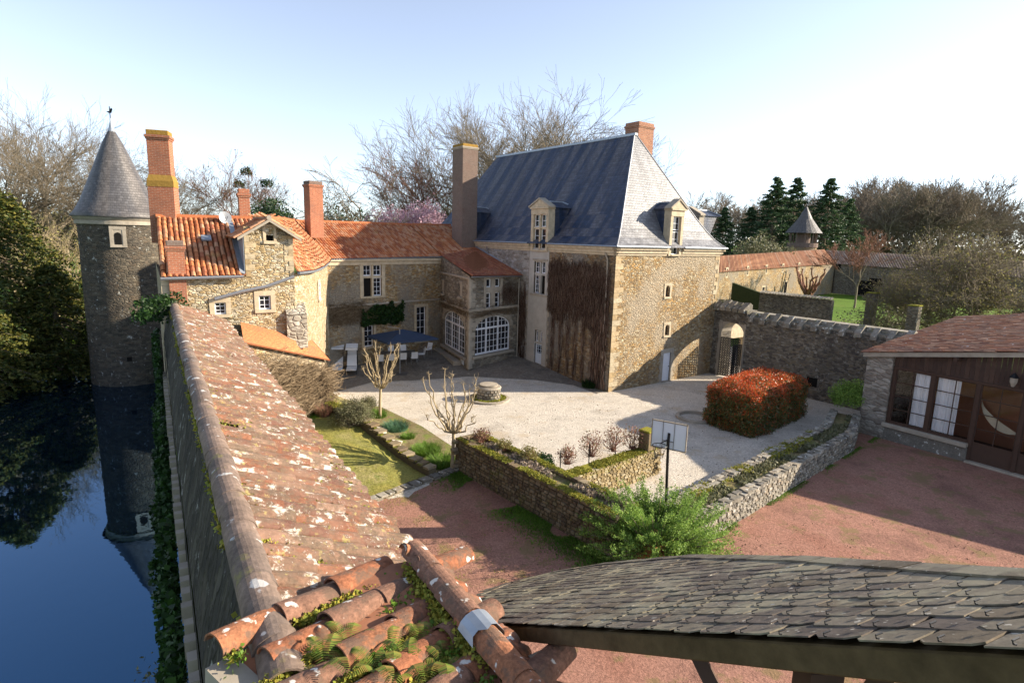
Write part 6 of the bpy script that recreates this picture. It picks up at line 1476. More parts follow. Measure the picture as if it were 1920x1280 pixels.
bush('grey green hedge line far off between the square chimney and the bare trees',tuple(PD(640,500,140).xy)+(0,),12,4,15.5,6000,.6,'pine','far_hedge','hedge',12)
# mistletoe balls
for i,(px,py) in enumerate(((462,322),(448,345),(500,345))):
    p=PD(px,py,94); bush(['mistletoe ball high in the bare tree over the gable','mistletoe ball lower left in the bare tree over the gable','mistletoe ball on the right side of the bare tree over the gable'][i],(p.x,p.y,p.z-1.0),.95,.95,1.7,500,.25,'ivy','mistletoe','mistletoe',20+i)
# ---- right-hand far wood
GP='dark pines in front of the far wood'
pn=yew('dark pine at the left end of the pine group beside the roof edge',(0,0,0),9.5,22,22000,'pine',31,'pine_tree',-.02,.5,.8,group=GP,jr=(.35,1.25))
at_px(pn,1350,150,0,.86,0,first=True)
for px,d,s_,r_,lb in ((1398,160,.9,1,'pine second from the left in the pine group'),(1440,152,1.22,2,'tall pine standing left of the dovecote cone'),(1478,160,1.26,3,'tall pine directly behind the dovecote cone'),(1540,155,1.24,4,'tall pine directly right of the dovecote cone'),(1580,165,1.05,5,'pine at the right end of the pine group')): at_px(pn,px,d,r_,s_,0,lb)
GW='bare trees of the far wood'; M['fartwig']=plain('far_grey_brown_twigs',(.22,.18,.135),.95,.05,0,.4,.3)
fw=tree_proto('tree of the far wood',61,24,.34,6,.5,.03,6,'bark','fartwig',None,.4,minr=.036,nb=.6,group=GW,wig=.2); fw2=tree_proto('tree of the far wood',67,23,.34,6,.52,.03,6,'bark','fartwig',None,minr=.036,group=GW,wig=.2)
rr=random.Random(3); k=0
places=[]
for i in range(52):
    px=1310+rr.uniform(0,680); d=rr.uniform(185,260)
    if 1852<px<1884: continue
    top=352 if px<1600 else (328 if px<1850 else 362)
    places.append((px,d,top+rr.uniform(-4,26)))
desc=['slender','broad','leaning','forked','pale','dense','thin','crooked']
for i,(px,d,top) in enumerate(places):
    Ht=(462+ (px-1500)*.028-top)/1080*d+10; src=(fw,fw2)[i%2]; lb='bare tree of the far wood behind the tiled barns'
    if i<2: at_px(src,px,d,rr.uniform(0,6),Ht/24,0,first=True); src['label']=lb
    else: at_px(src,px,d,rr.uniform(0,6),Ht/24,0,lb)
ug_=bush('dense undergrowth of the far wood',tuple(PD(1640,500,215).xy)+(0,),95,14,15,9000,1.3,leaf_mat('brown_undergrowth',[(.11,.09,.06),(.15,.12,.08),(.08,.09,.05)]),'wood_undergrowth','undergrowth',14,shell=.2,jag=.1); 
bush('grey green bush in front of the pines, left of the dovecote',tuple(PD(1425,500,120).xy)+(0,),7,5,11.5,4500,.5,'shrub','bush','bush',15)
bush('low green hedge along the lawn edge far left of the tower',tuple(PD(165,500,85).xy)+(-1,),8,3,4,3500,.4,'ivy','bush','bush',16)
for i,(px,d) in enumerate(((30,120),(110,130),(190,125),(260,120),(400,130),(480,140),(560,150),(900,140))):
    bush(['far thicket behind the left edge conifer','far thicket behind the golden trees','far thicket beside the tower wall','far thicket behind the tower','far thicket under the bare trees right of the tall chimney','far thicket behind the little gable','far thicket left of the square chimney','far thicket behind the tall brown chimney'][i],tuple(PD(px,500,d).xy)+(-1,),14,6,17 if px<300 else 13,2600,.9,leaf_mat('thicket',[(.16,.13,.07),(.2,.18,.09),(.12,.13,.05)]) if i==0 else bpy.data.materials['thicket'],'thicket','thicket',40+i,shell=.25)
# ---- trees right, behind the gate wall
or1=tree_proto('wide twiggy tree with yellowish buds behind the hut roof, nearest the gate wall',71,11.6,.34,7,.72,.0,1.8,'bark','twig','bud',.16,minr=.016,nb=1.6,name='orchard_tree',shr=.78,wig=.2,group='old orchard trees behind the hut')
at_px(or1,1790,56,.4,1.0,0,first=True); at_px(or1,1900,52,2.4,1.06,0,'wide twiggy tree with yellowish buds cut by the right edge'); at_px(or1,1712,66,4.1,.72,0,'smaller budding tree at the left of the old orchard')
sm=tree_proto('small bare lawn tree with a round crown in front of the far barn',77,12,.16,6,.5,.03,3.5,'bark','twigred',None,minr=.02,name='lawn_tree'); at_px(sm,1612,98,0,1.1,0,first=True)
# pollard on the lawn
def pollard(label,loc,Hf,Ht,n,rad,seed,mat='barkpale',r0=.075,name='pollard_tree',knob=1.0,side=True):
    rr=random.Random(seed); t=thing(name,label,'tree',loc); seg=[]; tw=[]; kn=[]
    p=V(0,0,-.1); d=V(.02,0,1)
    for i in range(5): q=p+d*(Hf+.1)/5+V(rr.gauss(0,.01),rr.gauss(0,.01),0); seg.append((p,q,r0*(1.12-.05*i),r0*(1.08-.05*i))); p=q
    for i in range(n):
        a=2*math.pi*i/n+rr.uniform(-.3,.3); ln=(Ht-Hf)*rr.uniform(.65,1.05); R=rad*rr.uniform(.5,1.0); q=p; prev=q; r=r0*.62; pts=[]
        m_=8
        low=side and i%4==3
        for k in range(1,m_+1):
            f=k/m_; out=R*(f**.75)*(1.25 if low else 1); z=ln*(f**1.25)*(.45 if low else 1); nx=p+V(math.cos(a)*out,math.sin(a)*out,z)+V(rr.gauss(0,.05),rr.gauss(0,.05),rr.gauss(0,.03))*Ht*.3
            tw.append((prev,nx,r,r*.88)); prev=nx; r*=.88; pts.append(nx)
            if k>=3 and rr.random()<.45:
                e=nx+V(math.cos(a+rr.uniform(-1.5,1.5))*.2,math.sin(a+rr.uniform(-1.5,1.5))*.2,rr.uniform(.15,.4))*Ht*.12; tw.append((nx,e,r*.6,r*.35)); tw.append((e,e+V(rr.gauss(0,.1),rr.gauss(0,.1),.15),r*.35,r*.2))
        # knobbly fist with short twigs
        kn.append((prev-V(0,0,.05),prev+V(0,0,.04),r*1.5*knob,r*1.6*knob))
        for _ in range(6):
            v=Vector((rr.gauss(0,1),rr.gauss(0,1),rr.gauss(.7,.6))).normalized(); e=prev+v*rr.uniform(.08,.2)*Ht/4.3; tw.append((prev,e,r*.55,r*.3)); tw.append((e,e+V(rr.gauss(0,.06),rr.gauss(0,.06),rr.uniform(.0,.1)),r*.35,r*.2))
    link('trunk',seg_mesh('trunk',seg,10),t,M[mat]); link('branches',seg_mesh('branches',tw+kn,6),t,M[mat]); return t
pollard('pollarded tree nearer the parasol, rising from the planting bed',PG(713,785),1.75,4.25,17,1.15,5)
pollard('pollarded tree beside the brown planter wall, nearest the camera',PG(847,884),1.75,4.35,17,1.35,8,r0=.08)
pollard('dark red stubby pollarded tree on the far lawn',tuple(PD(1522,500,108).xy)+(0,),.9,5.9,13,3.4,13,'twigred',.5,knob=1.2,side=False)
# ---- far barns
def longbarn(label,e0,e1,r0_,r1_,zb,mat,tm,back,holes=()):
    t=thing('tiled_barn',label,'barn',V(e0.x,e0.y,0)); W=Wall(e0,e1); 
    m_=MB(); m_.poly(V(e0.x,e0.y,zb),V(e1.x,e1.y,zb),e1,e0); bk=back; m_.poly(V(e0.x,e0.y,zb),e0,r0_,r0_+(r0_-e0)-UP*(r0_.z-e0.z)*2,V((r0_*2-e0).x,(r0_*2-e0).y,zb)); m_.poly(V(e1.x,e1.y,zb),e1,r1_,r1_+(r1_-e1)-UP*(r1_.z-e1.z)*2,V((r1_*2-e1).x,(r1_*2-e1).y,zb)); m_.build('wall',mat,t)
    m_=MB(); dn_=(e1-e0).normalized(); off=(e0-r0_).normalized()*.4; m_.poly(e0+off,e1+off,r1_,r0_); m_.poly(r0_,r1_,r1_*2-e1-UP*0+UP*2*(e1.z-r1_.z)*0-UP*0,r0_*2-e0) if False else None
    b0=V((r0_*2-e0).x,(r0_*2-e0).y,e0.z); b1=V((r1_*2-e1).x,(r1_*2-e1).y,e1.z); m_.poly(r0_,r1_,b1,b0); m_.build('roof',tm,t)
    Ms=[]; n=int((e1-e0).length/.45)
    for i in range(n):
        f=(i+.5)/n; a=(e0+off).lerp(e1+off,f); b=r0_.lerp(r1_,f); y=(b-a); L_=y.length; y.normalize(); x=dn_; z=x.cross(y); z=z if z.z>0 else -z; x=y.cross(z); Ms.append(frame(a+z*.02,x,y*L_,z))
    vs,fs=tile_shape(.15,1,3,0,1,.8); pieces(t,'tile_row',[(vs,fs)],Ms,tm,0)
    return t,W
tf=piece_mat('far_barn_tile',[(.50,.24,.13),(.56,.30,.17),(.44,.22,.13),(.52,.33,.22)],.4,.9,1.5,bumpd=.01); tf2=piece_mat('far_grey_tile',[(.34,.26,.2),(.40,.32,.26),(.28,.2,.16)],.4,.9,1.5,bumpd=.01)
bt1,WB1=longbarn('long sunlit barn with orange tiles behind the gate wall',PD(1335,509,91),PD(1566,493,126),PD(1335,481,95),PD(1545,468,131),0,M['ochre'],tf,1)
bt2,WB2=longbarn('shaded barn wing with grey brown tiles closing the far court',PD(1568,493,125.5),PD(1960,522,104),PD(1548,469,131),PD(1960,492,110),0,M['grey'],tf2,1)
def stick(W,parent,px,py,w_,h_,name,mat='dark',pr=.05,sur=True):
    u,z=W.px(px,py); wp=bpy.data.objects.new('window',None); COL.objects.link(wp); wp.parent=parent
    if sur: m_=MB(); wbox(m_,W,u-w_/2-.25,u+w_/2+.25,z-h_/2-.25,z+h_/2+.25,-.05,pr*.6); m_.build('surround',M['lime'],wp)
    m_=MB(); wbox(m_,W,u-w_/2,u+w_/2,z-h_/2,z+h_/2,-.05,pr); m_.build(name,M[mat],wp)
for px in (1363,1402,1437,1468,1498): stick(WB1,bt1,px,511-(px-1363)*.08,.3,1.2,'slit_window')
stick(WB1,bt1,1431,544,.9,1.1,'small_window'); stick(WB1,bt1,1472,543,1.3,3.0,'barn_door')
for px,w_,h_ in ((1572,.9,1.2),(1640,2.4,4),(1625,3.0,3.0),(1700,1.6,2.4)): stick(WB2,bt2,px,500 if w_<1 else 540,w_,h_,'dark_opening',sur=False)
# dovecote
dc=PD(1503,470,140); dv=thing('dovecote','round dovecote turret with a pointed slate cone above the barn roof','dovecote',dc)
m_=MB(); m_.lathe(dc,[(3.2,0),(3.2,9.8)],20,False); m_.build('wall',M['ochre'],dv,smooth=True); m_=MB(); m_.lathe(dc,[(4.1,13.0),(3.0,14.4),(1.6,16.3),(.1,19.2)],20,False); m_.lathe(dc,[(4.1,13.0),(.1,13.0)],20,False); m_.build('cone_roof',M['slate_tower'],dv)
for k in range(10):
    a=2*math.pi*k/10; c=V(dc.x+math.cos(a)*2.9,dc.y+math.sin(a)*2.9,0); m_=MB(); m_.box(c,V(1,0,0),V(0,1,0),UP,-.14,.14,-.14,.14,9.8,13.05); m_.build('post',M['brickdk'],dv)
m_=MB(); m_.lathe(dc,[(3.4,9.7),(3.4,10.7),(3.3,10.7),(3.3,9.7)],20,False); m_.lathe(dc,[(1.6,9.8),(1.6,13)],16,False); m_.build('parapet',M['brickdk'],dv); m_=MB(); m_.tube([V(dc.x,dc.y,19),V(dc.x,dc.y,21)],.07,5); m_.build('finial',M['iron'],dv)
# low tiled garden wall and gate piers beyond the gate wall
gwl=thing('garden_wall','low mossy tile topped garden wall beyond the gate','wall',PD(1470,560,60)); q0=PD(1425,549,62);q1=PD(1560,563,56); W=Wall(q0,q1); m_=MB(); m_.prism([V(q0.x,q0.y,0),V(q1.x,q1.y,0),V(q1.x,q1.y,q1.z),V(q0.x,q0.y,q0.z)],W.n*-.5); m_.build('wall',M['grey'],gwl)
qa=PD(1373,530,65); m_=MB(); m_.prism([V(qa.x,qa.y,0),V(q0.x,q0.y,0),q0,qa],W.n*-.4); m_.build('mossy_buttress',plain('dark_moss',(.05,.06,.025),.95,.1,0,.5,4),gwl)
Ms=[]; n=int(W.L/.3)
for i in range(n): p=q0.lerp(q1,(i+.5)/n); y=(W.n*.8-UP*-.0).normalized(); Ms.append(frame(V(p.x,p.y,p.z)+W.n*.35+UP*.02,W.d,(-W.n*1.0+UP*.45).normalized(),UP))
pieces(gwl,'coping_tile',[tile_shape(.16,.75,4,0,.9,.8)],Ms,M['block'],100)
for i,(px,top,d) in enumerate(((1637,550,58),(1716,574,50))):
    p=PD(px,top,d); t=thing('gate_pier',['mossy topped stone pier on the sunlit lawn edge','darker stone pier half hidden by the budding trees'][i],'pier',V(p.x,p.y,0)); m_=MB(); m_.box(V(p.x,p.y,0),W.d,W.n,UP,-.42,.42,-.42,.42,0,p.z); m_.build('shaft',M['grey'],t,bevel=.05); m_=MB(); m_.box(V(p.x,p.y,0),W.d,W.n,UP,-.48,.48,-.48,.48,p.z,p.z+.12); m_.build('cap',M['moss'],t,bevel=.05)
bush('tangled dry shrubs on the lawn behind the garden wall pier',tuple(PD(1690,500,60).xy)+(0,),6,3,3.8,3000,.22,'shrub','bush','bush',17,shell=.2,twigs=200)
# ---- climbers
def climber(label,W,u0,u1,zf,n,mat,ln=(.5,1.6),r=.006,seed=1,name='dead_vine',cat='vine',off=.06,spread=.05,zlo=lambda u:0,bow=.0,leaf=None,nl=0,lsize=.1,lateral=0.):
    rr=random.Random(seed); t=thing(name,label,cat,W.at((u0+u1)/2,0)); sg=[]; L0=Vector(t.location)
    for _ in range(n):
        u=rr.uniform(u0,u1); zt=zf(u); zl=zlo(u); z=zl+(zt-zl)*rr.random()**.6+rr.gauss(0,.12); l=rr.uniform(*ln); p=W.at(u,z,off+abs(rr.gauss(0,spread))); m=3
        for k in range(m):
            q=p+W.d*(rr.gauss(0,.05)+lateral*rr.gauss(0,.15))+UP*(-l/m*(1 if lateral<2 else rr.gauss(.4,.8)))+W.n*rr.gauss(0,.02)
            if (q-W.a).dot(W.n)<.02: q+=W.n*.05
            if q.z<zl: break
            sg.append((p-L0,q-L0,r,r*.9)); p=q
    link('stems',seg_mesh('stems',sg,3),t,M[mat])['kind']='stuff'
    if leaf:
        pts=[]
        for _ in range(nl):
            u=rr.uniform(u0,u1); zt=zf(u); zl=zlo(u); pts.append(W.at(u,rr.uniform(zl,zt),off+abs(rr.gauss(0,.12)))-L0)
        link('leaves',np_leaves('leaves',pts,lsize,leaf,rr,flat=.8,asp=.8),t)['kind']='stuff'
    return t
nzf=lambda u,s=1.7: mnoise.noise(V(u*s,3.3,0))
dvn=climber('huge dead brown creeper covering the shaded side of the main house',WL,.35,6.5,lambda u: 8.5+.55*nzf(u,2.5),4200,'deadvine',(.4,1.6),.009,1,zlo=lambda u: 4.0+1.8*nzf(u,1.1)-(3.8 if u<1.4 else 0),lateral=.5)
# main stems reaching down to the ground
sg=[]; L0=Vector(dvn.location); rr=random.Random(9)
for u in [.35,.5,.62,.8,.95,1.1,1.25,1.45,1.7,2.6,3.4,4.2,5.0,5.9]:
    big=u<1.6; p=WL.at(u,0,.1)
    for k in range(14): q=WL.at(u+rr.gauss(0,.05),.45*(k+1)*(1 if big else .8),.1+abs(rr.gauss(0,.03))); sg.append((p-L0,q-L0,(.05 if big else .03)*(1-.04*k),(.05 if big else .03)*(1-.04*(k+1)))); p=q
    if not big:
        for _ in range(70): zz=rr.uniform(.6,4.2); uu=u+rr.gauss(0,.13); sg.append((WL.at(uu,zz+.5,.05)-L0,WL.at(uu+rr.gauss(0,.04),zz-.3,.05)-L0,.012,.008))
link('main_stems',seg_mesh('main_stems',sg,6),dvn,M['deadvine'])
climber('dead creeper strip between the bay and the stair windows',WL,9.2,10.2,lambda u: 6.2+.8*nzf(u,4),520,'deadvine',(.5,1.5),.009,3)
climber('brown dead creeper hanging over the wing wall beside the porch arch',W_M,.1,2.6,lambda u: 4.8+.5*nzf(u,3),650,'dryvine',(.4,1.2),.009,4,lateral=2.6,zlo=lambda u: 3.4+.6*nzf(u,4),spread=.12)
ivy_w=climber('dark green climber above the navy parasol on the wing wall',W_M,2.5,6.3,lambda u: 4.35+.8*nzf(u,1.9)+.12*(u-2.5),200,'deadvine',(.3,.6),.01,5,leaf='ivy',nl=5200,lsize=.14,zlo=lambda u: 3.2+.3*nzf(u,2),name='climbing_plant',cat='climber')
climber('dry creeper twigs along the string course of the bay side wall',BL,.2,BL.L-.3,lambda u: 4.9+.6*nzf(u,2),520,'dryvine',(.2,.7),.008,6,lateral=2,zlo=lambda u: 4.2)
climber('dry creeper twigs above the front arch of the bay',BF,.1,BF.L-.2,lambda u: 4.75+.3*nzf(u,2),330,'dryvine',(.2,.7),.008,7,lateral=2,zlo=lambda u: 4.1)
climber('thin dry creeper on the upper right wall of the bay',BF,3.6,BF.L-.4,lambda u: 6.5,200,'deadvine',(.3,.9),.008,8,lateral=1.5,zlo=lambda u: 4.8)
SW1=Wall(SHW[0],SHW[1]); SW2=Wall(SHW[1],SHW[2]) 
climber('tangled dry vine smothering the front wall of the shed',SW1,0,SW1.L,lambda u: SHW[0].z+(SHW[1].z-SHW[0].z)*u/SW1.L-.55+.35*nzf(u),3800,'dryvine',(.25,.9),.011,10,lateral=3.2,spread=.22,off=.05)
climber('tangled dry vine wrapping the right corner of the shed',SW2,-.1,SW2.L,lambda u: SHW[1].z-.4,1200,'dryvine',(.2,.7),.009,11,lateral=3,spread=.22)
# ivy on the moat side of the wall
rr=random.Random(21); t=thing('ivy','deep green ivy hanging down the moat side of the long wall','ivy',MN(14,-.2)); L0=Vector(t.location); pts=[]
while len(pts)<26000:
    m_=3+24.5*rr.random()**.8; top=4.6+.5*mnoise.noise(V(m_*.5,0,1)) if m_<21 else 6.0+.8*mnoise.noise(V(m_*.9,0,1)); z=-3.1+(top+3.1)*rr.random()**.75; bul=.12+.28*(.5+mnoise.noise(V(m_*.7,z*.7,5)))
    if bul<.12: continue
    pts.append(MN(m_,-.02-bul*rr.random()**.5*(1.3 if z<3 else .6),z)-L0)
link('leaves',np_leaves('leaves',pts,.13,'ivy',rr,flat=.8,asp=.85),t)['kind']='stuff'
# ivy spilling over the wall end
b=bush('clump of ivy spilling over the far end of the moat wall',MN(25.6,.1,6.2),.5,1.5,1.3,1800,.13,'ivy','ivy_clump','ivy',31)
bush('dry brambles leaning out of the moat wall over the water',MN(12.5,-.5,-1.2),.9,1.2,2.2,500,.1,'dry' if False else 'shrub','brambles','brambles',32,twigs=160,twmat='dryvine')
# ---- hedge of red photinia
hA=P(1316,792); hB=P(1413,824); hC=P(1512,778)
hD=hA+hC-hB; hz_=2.35; t=thing('photinia_hedge','big clipped photinia hedge with glowing red new shoots on top','hedge',(hA+hC)/2); L0=Vector(t.location); rr=random.Random(5)
pts=[];red=[]
ex=(hC-hB); ey=(hA-hB)
while len(pts)<44000:
    f=rr.random(); g_=rr.random(); z=rr.random(); k=rr.choice('xxyytt')
    if k=='x': g_=rr.choice((0,0,1)); 
    elif k=='y': f=rr.choice((0,0,1))
    else: z=1
    q=V(f,g_,z); rnd=.10*mnoise.noise(V(f*6,g_*4,z*3))
    cf=.5+(f-.5)*(1-rnd*.8); cg=.5+(g_-.5)*(1-rnd); p=hB+ex*cf+ey*cg+UP*(z*hz_*(1+rnd*.5-.18*max(0,abs(f-.5)-.38)*4*z-.18*max(0,abs(g_-.5)-.35)*3*z))
    # round the corners
    p+=V(rr.gauss(0,.09),rr.gauss(0,.09),rr.gauss(0,.07)); p-=(V(p.x,p.y,0)-V(L0.x,L0.y,0)).normalized()*.25*max(0,abs(f-.5)+abs(g_-.5)-.7)*3.0
    pr_=(.62 if z>.93 else (.15+.6*max(0,z-.45)))
    (red if rr.random()<pr_*(.55+.9*(mnoise.noise(p*.9)+.35)) else pts).append(p-L0)
link('leaves',np_leaves('leaves',pts,.095,'hedge',rr,asp=.5),t); link('red_shoots',np_leaves('red_shoots',[p+V(0,0,.04) for p in red],.095,'hedgered',rr,up=.8,asp=.4),t)
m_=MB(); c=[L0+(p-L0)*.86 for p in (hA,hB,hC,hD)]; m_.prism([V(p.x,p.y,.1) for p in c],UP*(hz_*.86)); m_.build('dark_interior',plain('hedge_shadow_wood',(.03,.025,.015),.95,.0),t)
m_=MB(); cc_=P(1316,790)+V(-.2,.6,0); m_.lathe(cc_,[(1.1,0),(1.1,.14),(.9,.16),(.88,0)],24,False); tag(m_.build('stone_kerb_ring',M['limeg']),'curved stone kerb at the left foot of the red hedge','kerb')
# ---- juniper in the middle foreground
rr=random.Random(8); jc=P(1232,992,.9); t=thing('juniper','large spreading bright green juniper in the middle foreground','juniper',V(jc.x,jc.y,0)); pts=[]; sg=[]
for i in range(330):
    a=rr.uniform(0,6.283); el_=rr.uniform(-.05,1.15); R=rr.uniform(1.4,2.8)*(1 if math.cos(a)>-.6 else .95); d=V(math.cos(a)*math.cos(el_),math.sin(a)*math.cos(el_)*.9,math.sin(el_)*.72); tip=d*R+V(0,0,.35); base=V(d.x*.3,d.y*.3,.3); sg.append((base,base.lerp(tip,.85),.03,.01))
    for j in range(26):
        g_=rr.uniform(.45,1.04); c=base.lerp(tip,g_)+V(0,0,.10*math.sin(g_*3)); s_=.09*(1.15-g_)+.035; nn_=V(rr.gauss(0,s_),rr.gauss(0,s_),rr.gauss(0,s_*.6)); dd=(d+V(0,0,.35)+nn_*2).normalized()
        for q in range(9): pts.append(c+nn_+dd*(q*.026)+V(rr.gauss(0,.018),rr.gauss(0,.018),rr.gauss(0,.018)))
link('foliage',np_leaves('foliage',pts,.058,'juniper',rr,asp=.55),t); link('branches',seg_mesh('branches',sg,4),t,M['bark'])
m_=MB(); q=P(1225,1030,.3); m_.box(V(q.x,q.y,0),V(.8,.6,0),V(-.6,.8,0),UP,-.5,.5,-.4,.4,0,.75); tag(m_.build('orange_stone_block',M['tile_pale'],bevel=.06),'orange lichened stone block under the juniper','block')
# ---- garden planting
def blades(label,loc,R,n,h,mat,seed,name='leafy_clump',cat='plant',w_=.03,curve=.5):
    rr=random.Random(seed); t=thing(name,label,cat,loc); Vv=[];F=[]
    for i in range(n):
        a=rr.uniform(0,6.283); r_=R*math.sqrt(rr.random()); p=V(math.cos(a)*r_,math.sin(a)*r_,0); az=rr.uniform(0,6.283) if rr.random()<.4 else a; d=V(math.cos(az),math.sin(az),0); s=V(-d.y,d.x,0)*w_*.5; hh=h*rr.uniform(.6,1.1); b=len(Vv)
        for k in range(4):
            f=k/3; c=p+d*(curve*hh*f*f)+V(0,0,hh*(f-.25*f*f)); ww=(1-f*.85); Vv+= [tuple(c-s*ww),tuple(c+s*ww)]
        for k in range(3): F.append((b+2*k,b+2*k+1,b+2*k+3,b+2*k+2))
    me=np_mesh('leaves',np.array(Vv),np.array(F)); auto_uv(me); link('leaves',me,t,M[mat]); return t
bush('rounded grey green lavender like shrub in the garden bed',PG(664,797),.95,.9,1.25,9000,.055,'shrub','shrub','shrub',51,up=.6,shell=.35,twigs=300,twmat='twig')
bush('smaller grey green shrub behind the rounded one',PG(690,770),.6,.6,.9,3000,.055,'shrub','shrub','shrub',52,up=.6,shell=.35,twigs=120)
blades('dark tuft of reddish grass beside the dry vine',PG(606,782),.35,500,.85,'rosy',53,'grass_tuft','grass tuft',.02)
blades('green leafy tuft left of the reddish grass',PG(578,782),.7,900,.35,'green',54)
bush('bright ivy mound at the foot of the shed by the wall walk',PG(545,735)+V(-.2,-.5,0),.6,.8,2.3,3600,.085,'green','ivy_mound','ivy',55)
blades('blue green bulb leaves in front of the first pollard tree',PG(742,806),.62,1300,.5,'bluegreen',56,w_=.028)
blades('bright green foliage at the left of the bulb leaves',PG(705,782),.6,900,.45,'green',57)
blades('bright green leaves trailing below the bulb leaves',PG(765,822),.35,500,.3,'green',58)
blades('fresh green clump left of the second pollard tree',PG(800,850),.65,1200,.5,'green',59)
blades('long green leaves round the foot of the second pollard tree',PG(830,872),.7,1400,.45,'green',60)
blades('olive clump on the low kerb wall',PG(735,842),.4,400,.25,'bud',61)
blades('dark iris leaves at the vine covered house corner',PG(1105,726),.5,500,.7,'ivy',62,w_=.04)
bush('dark leafy shrub in the gravel beside the ochre wall',P(1013,885,.1)+V(0,.2,0),.65,.5,.75,2500,.08,'ivy','shrub','shrub',63,up=.6)
bush('bright green shrub at the foot of the hut pillar',P(1592,792,.5)+V(.2,.5,.45),1.1,.8,1.7,7000,.085,'juniper','shrub','shrub',64,up=.4)
for i,(px,py,s_) in enumerate(((1062,862,.55),(1108,848,.75),(1150,838,.8),(1185,833,.7))):
    p=P(px,py+8,1.25); bush(['leftmost small bronze leaved shrub on the mossy wall','second bronze leaved shrub from the left on the mossy wall','third bronze leaved shrub on the mossy wall','bronze leaved shrub touching the mossy pillar'][i],p,s_*.8,s_*.5,s_*1.5,420,.075,'rosy','bronze_shrub','shrub',70+i,shell=.4,twigs=50,twmat='twigred',group='bronze shrubs on the terrace wall')
for i,(u,s_) in enumerate(((.7,.42),(1.9,.36),(3.2,.4))):
    p=WA0+wad*u+wi_*.65; bush(['purple leaved shrub at the left end of the brown planter','green and bronze sprig second along the brown planter','green and bronze sprig third along the brown planter'][i],V(p.x+(.2*i),p.y,1.42),s_*1.1,s_,s_*1.5,500,.075,'rosy' if i==0 else 'bud','planter_shrub','shrub',80+i,shell=.3,twigs=40,twmat='twigred')
# strewn grass and weeds
def strew(label,name,polyfn,n,size,mat,up=1.2,asp=.25,cl=.5,thr=-.05):
    pts=[]; k=0
    while len(pts)<n and k<n*12:
        k+=1; p=polyfn()
        if mnoise.noise(V(p.x*cl,p.y*cl,8))>thr: pts.append(p)
    me=np_leaves(name,pts,size,mat,rng,up=up,asp=asp); auto=link(name,me); tag(auto,label,None,None,'stuff'); auto['category']='grass'; return auto
strew('patchy green weeds along the foot of the brown planter wall','weeds',lambda: WA0+wad*rng.uniform(0,9)+(-wi_)*abs(rng.gauss(0,.55))+UP*.06,9000,.11,'green',thr=-.1)
strew('fine moss and grass blades over the mossy lawn','lawn_grass',lambda: (lambda m_,n_: MN(m_,n_,G(MN(m_,n_).x,MN(m_,n_).y)+.12))(rng.uniform(19,30),rng.uniform(2.4,7.6)),9000,.05,'mossleaf',thr=-.1)
strew('weeds along the foot of the long planter wall','wall_weeds',lambda: r0+rwd*rng.uniform(0,L1+L2*.9)-inn*abs(rng.gauss(0,.12))+UP*.05,3500,.07,'green',thr=0.05)
strew('green weeds scattered on the pink gravel','gravel_weeds',lambda: P(rng.uniform(700,1060),rng.uniform(905,1090),.05),2200,.05,'mossleaf',thr=.12,cl=1.2)
strew('dry litter and weeds along the house walls','litter',lambda: WL.at(rng.uniform(0,9),G(WL.at(1,0).x,WL.at(1,0).y)+.05,abs(rng.gauss(0,.3))),2500,.07,'dry' if 'dry' in M else 'shrub',thr=-.2)
strew('brown dead leaves scattered over the pale gravel','leaf_litter',lambda: (lambda p: V(p.x,p.y,G(p.x,p.y)+.02))(P(rng.uniform(640,1560),rng.uniform(715,900))),1500,.05,'dryvine',up=-.2,asp=.7,thr=-.1,cl=.8)
strew('brown dead leaves scattered over the pink gravel','leaf_litter',lambda: P(rng.uniform(700,1920),rng.uniform(860,1090),.04),1600,.045,'dryvine',up=-.2,asp=.7,thr=-.05,cl=.8)
strew('tall dry grass on the moat bank beneath the conifers','bank_grass',lambda: MN(rng.uniform(30,75),-10.6-abs(rng.gauss(0,3)),-2.7),9000,.4,'shrub',thr=-.3)
# ---- ferns on the near tile roof
def frond_mesh(L=.34,n=15,w_=.075):
    Vv=[];F=[]
    for k in range(n):
        f=k/(n-1); y=L*f; z=.16*math.sin(f*2.2)*L/.34-.05*f*f; ww=w_*math.sin(math.pi*(f*.86+.1))**.8+.006; s=L/n*.47
        for sg in (-1,1):
            b=len(Vv); Vv+=[(0,y-s,z),(sg*ww,y+s*1.2,z-.012),(sg*ww*.96,y+s*1.9,z-.014),(0,y+s,z)]; F.append((b,b+1,b+2,b+3))
    me=np_mesh('frond',np.array(Vv),np.array(F)); auto_uv(me); me.materials.append(M['fern']); return me
FR=[frond_mesh(.22,20,.06),frond_mesh(.28,24,.055),frond_mesh(.17,16,.045)]
def on_ft(px,py,d): 
    # point on the near roof plane under a pixel
    r=Vector(ray(px,py)); n_=zz_; t_=(O_-Vector(CAM)).dot(n_)/r.dot(n_); return Vector(CAM)+r*t_
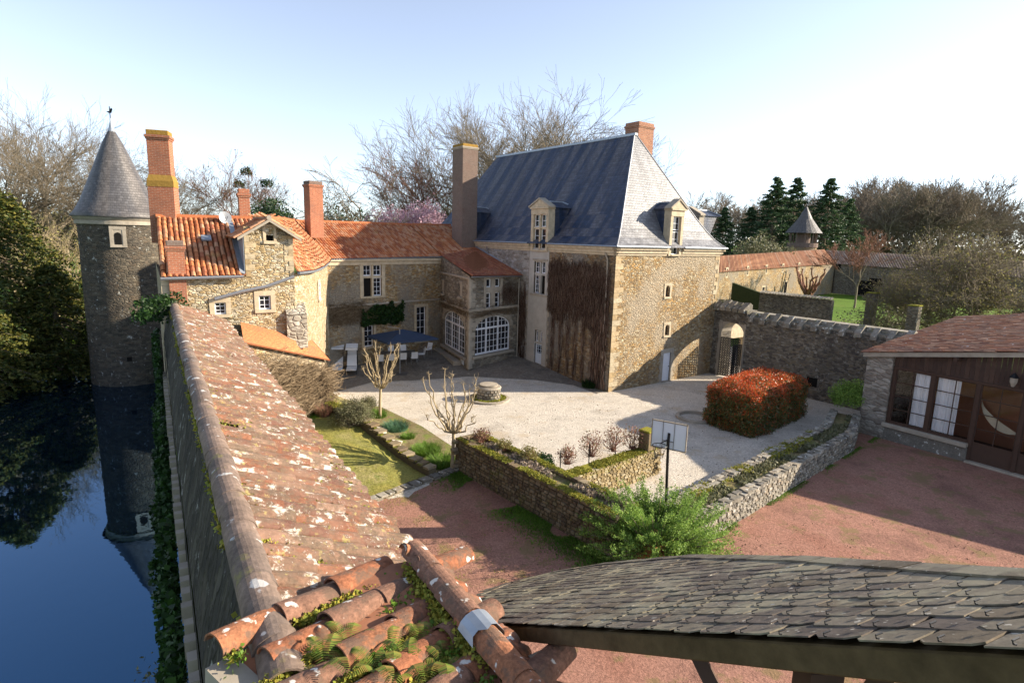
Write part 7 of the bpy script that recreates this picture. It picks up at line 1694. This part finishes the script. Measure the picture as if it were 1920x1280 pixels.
fspots=[(650,1222),(735,1232),(610,1262),(790,1222),(705,1268),(830,1252),(770,1268)]
fl_=['fern at the lower left of the near tile roof','fern in the middle of the lower roof gutter','pale fern between the second and third tile row','fern at the bottom edge of the near roof','fern below the broken hip tiles','fern at the very bottom beside the last tile row','yellowish fern beside the lowest tiles','dark fern under the zinc patch','fern just left of the dark fern','fern at the foot of the big hip tiles','small fern on the left of the gutter']
for i,(px,py) in enumerate(fspots):
    p=on_ft(px,py,3)+zz_*.03; t=thing('fern',fl_[i],'fern',p,'ferns growing on the near tile roof')
    for k in range(rng.choice((4,5,6))):
        o=bpy.data.objects.new('frond',FR[k%3]); COL.objects.link(o); o.parent=t; o.rotation_euler=(rng.uniform(-.1,.35),rng.uniform(-.25,.25),k*.9+rng.uniform(-.3,.3)); o.scale=(rng.uniform(.8,1.15),)*3
# moss and little plants in the channels
pts=[]
for i in range(9):
    for _ in range(420):
        v_=rng.uniform(0,2.0); 
        if mnoise.noise(V(i*3.1,v_*1.8,2))<-.12: continue
        pts.append(O_+xp*(i*.37+.05-.185)+Yd*v_+zz_*(.035+rng.uniform(0,.02)))
def inside(p):
    c=RW.T@np.array(p-Vector(CAM)); x=960+FPX*c[0]/-c[2]; y=640-FPX*c[1]/-c[2]; rel=p-hT; return (rel.dot(Yd)*Hd.dot(xp)-rel.dot(xp)*Hd.dot(Yd))*(( -Yd*1.0).dot(Yd)*Hd.dot(xp)-(-Yd).dot(xp)*Hd.dot(Yd))>0
pts=[p for p in pts if inside(p)]
o=tufts('gutter_moss',pts,.028,'mossleaf',ft,6,.028,.4); o['kind']='stuff'
pts=[p for p in pts if mnoise.noise(p*3)>.02]
o=tufts('small_leaves',pts,.035,'green',ft,4,.045,.5,.6); o['kind']='stuff'
pts=[hT+hx*rng.uniform(.15,1.5)-hr*rng.uniform(.10,.16)-UP*rng.uniform(.0,.1) for _ in range(500)]; o=tufts('hip_moss',pts,.03,'moss' if False else 'mossleaf',ft,5,.03,.6); o['kind']='stuff'
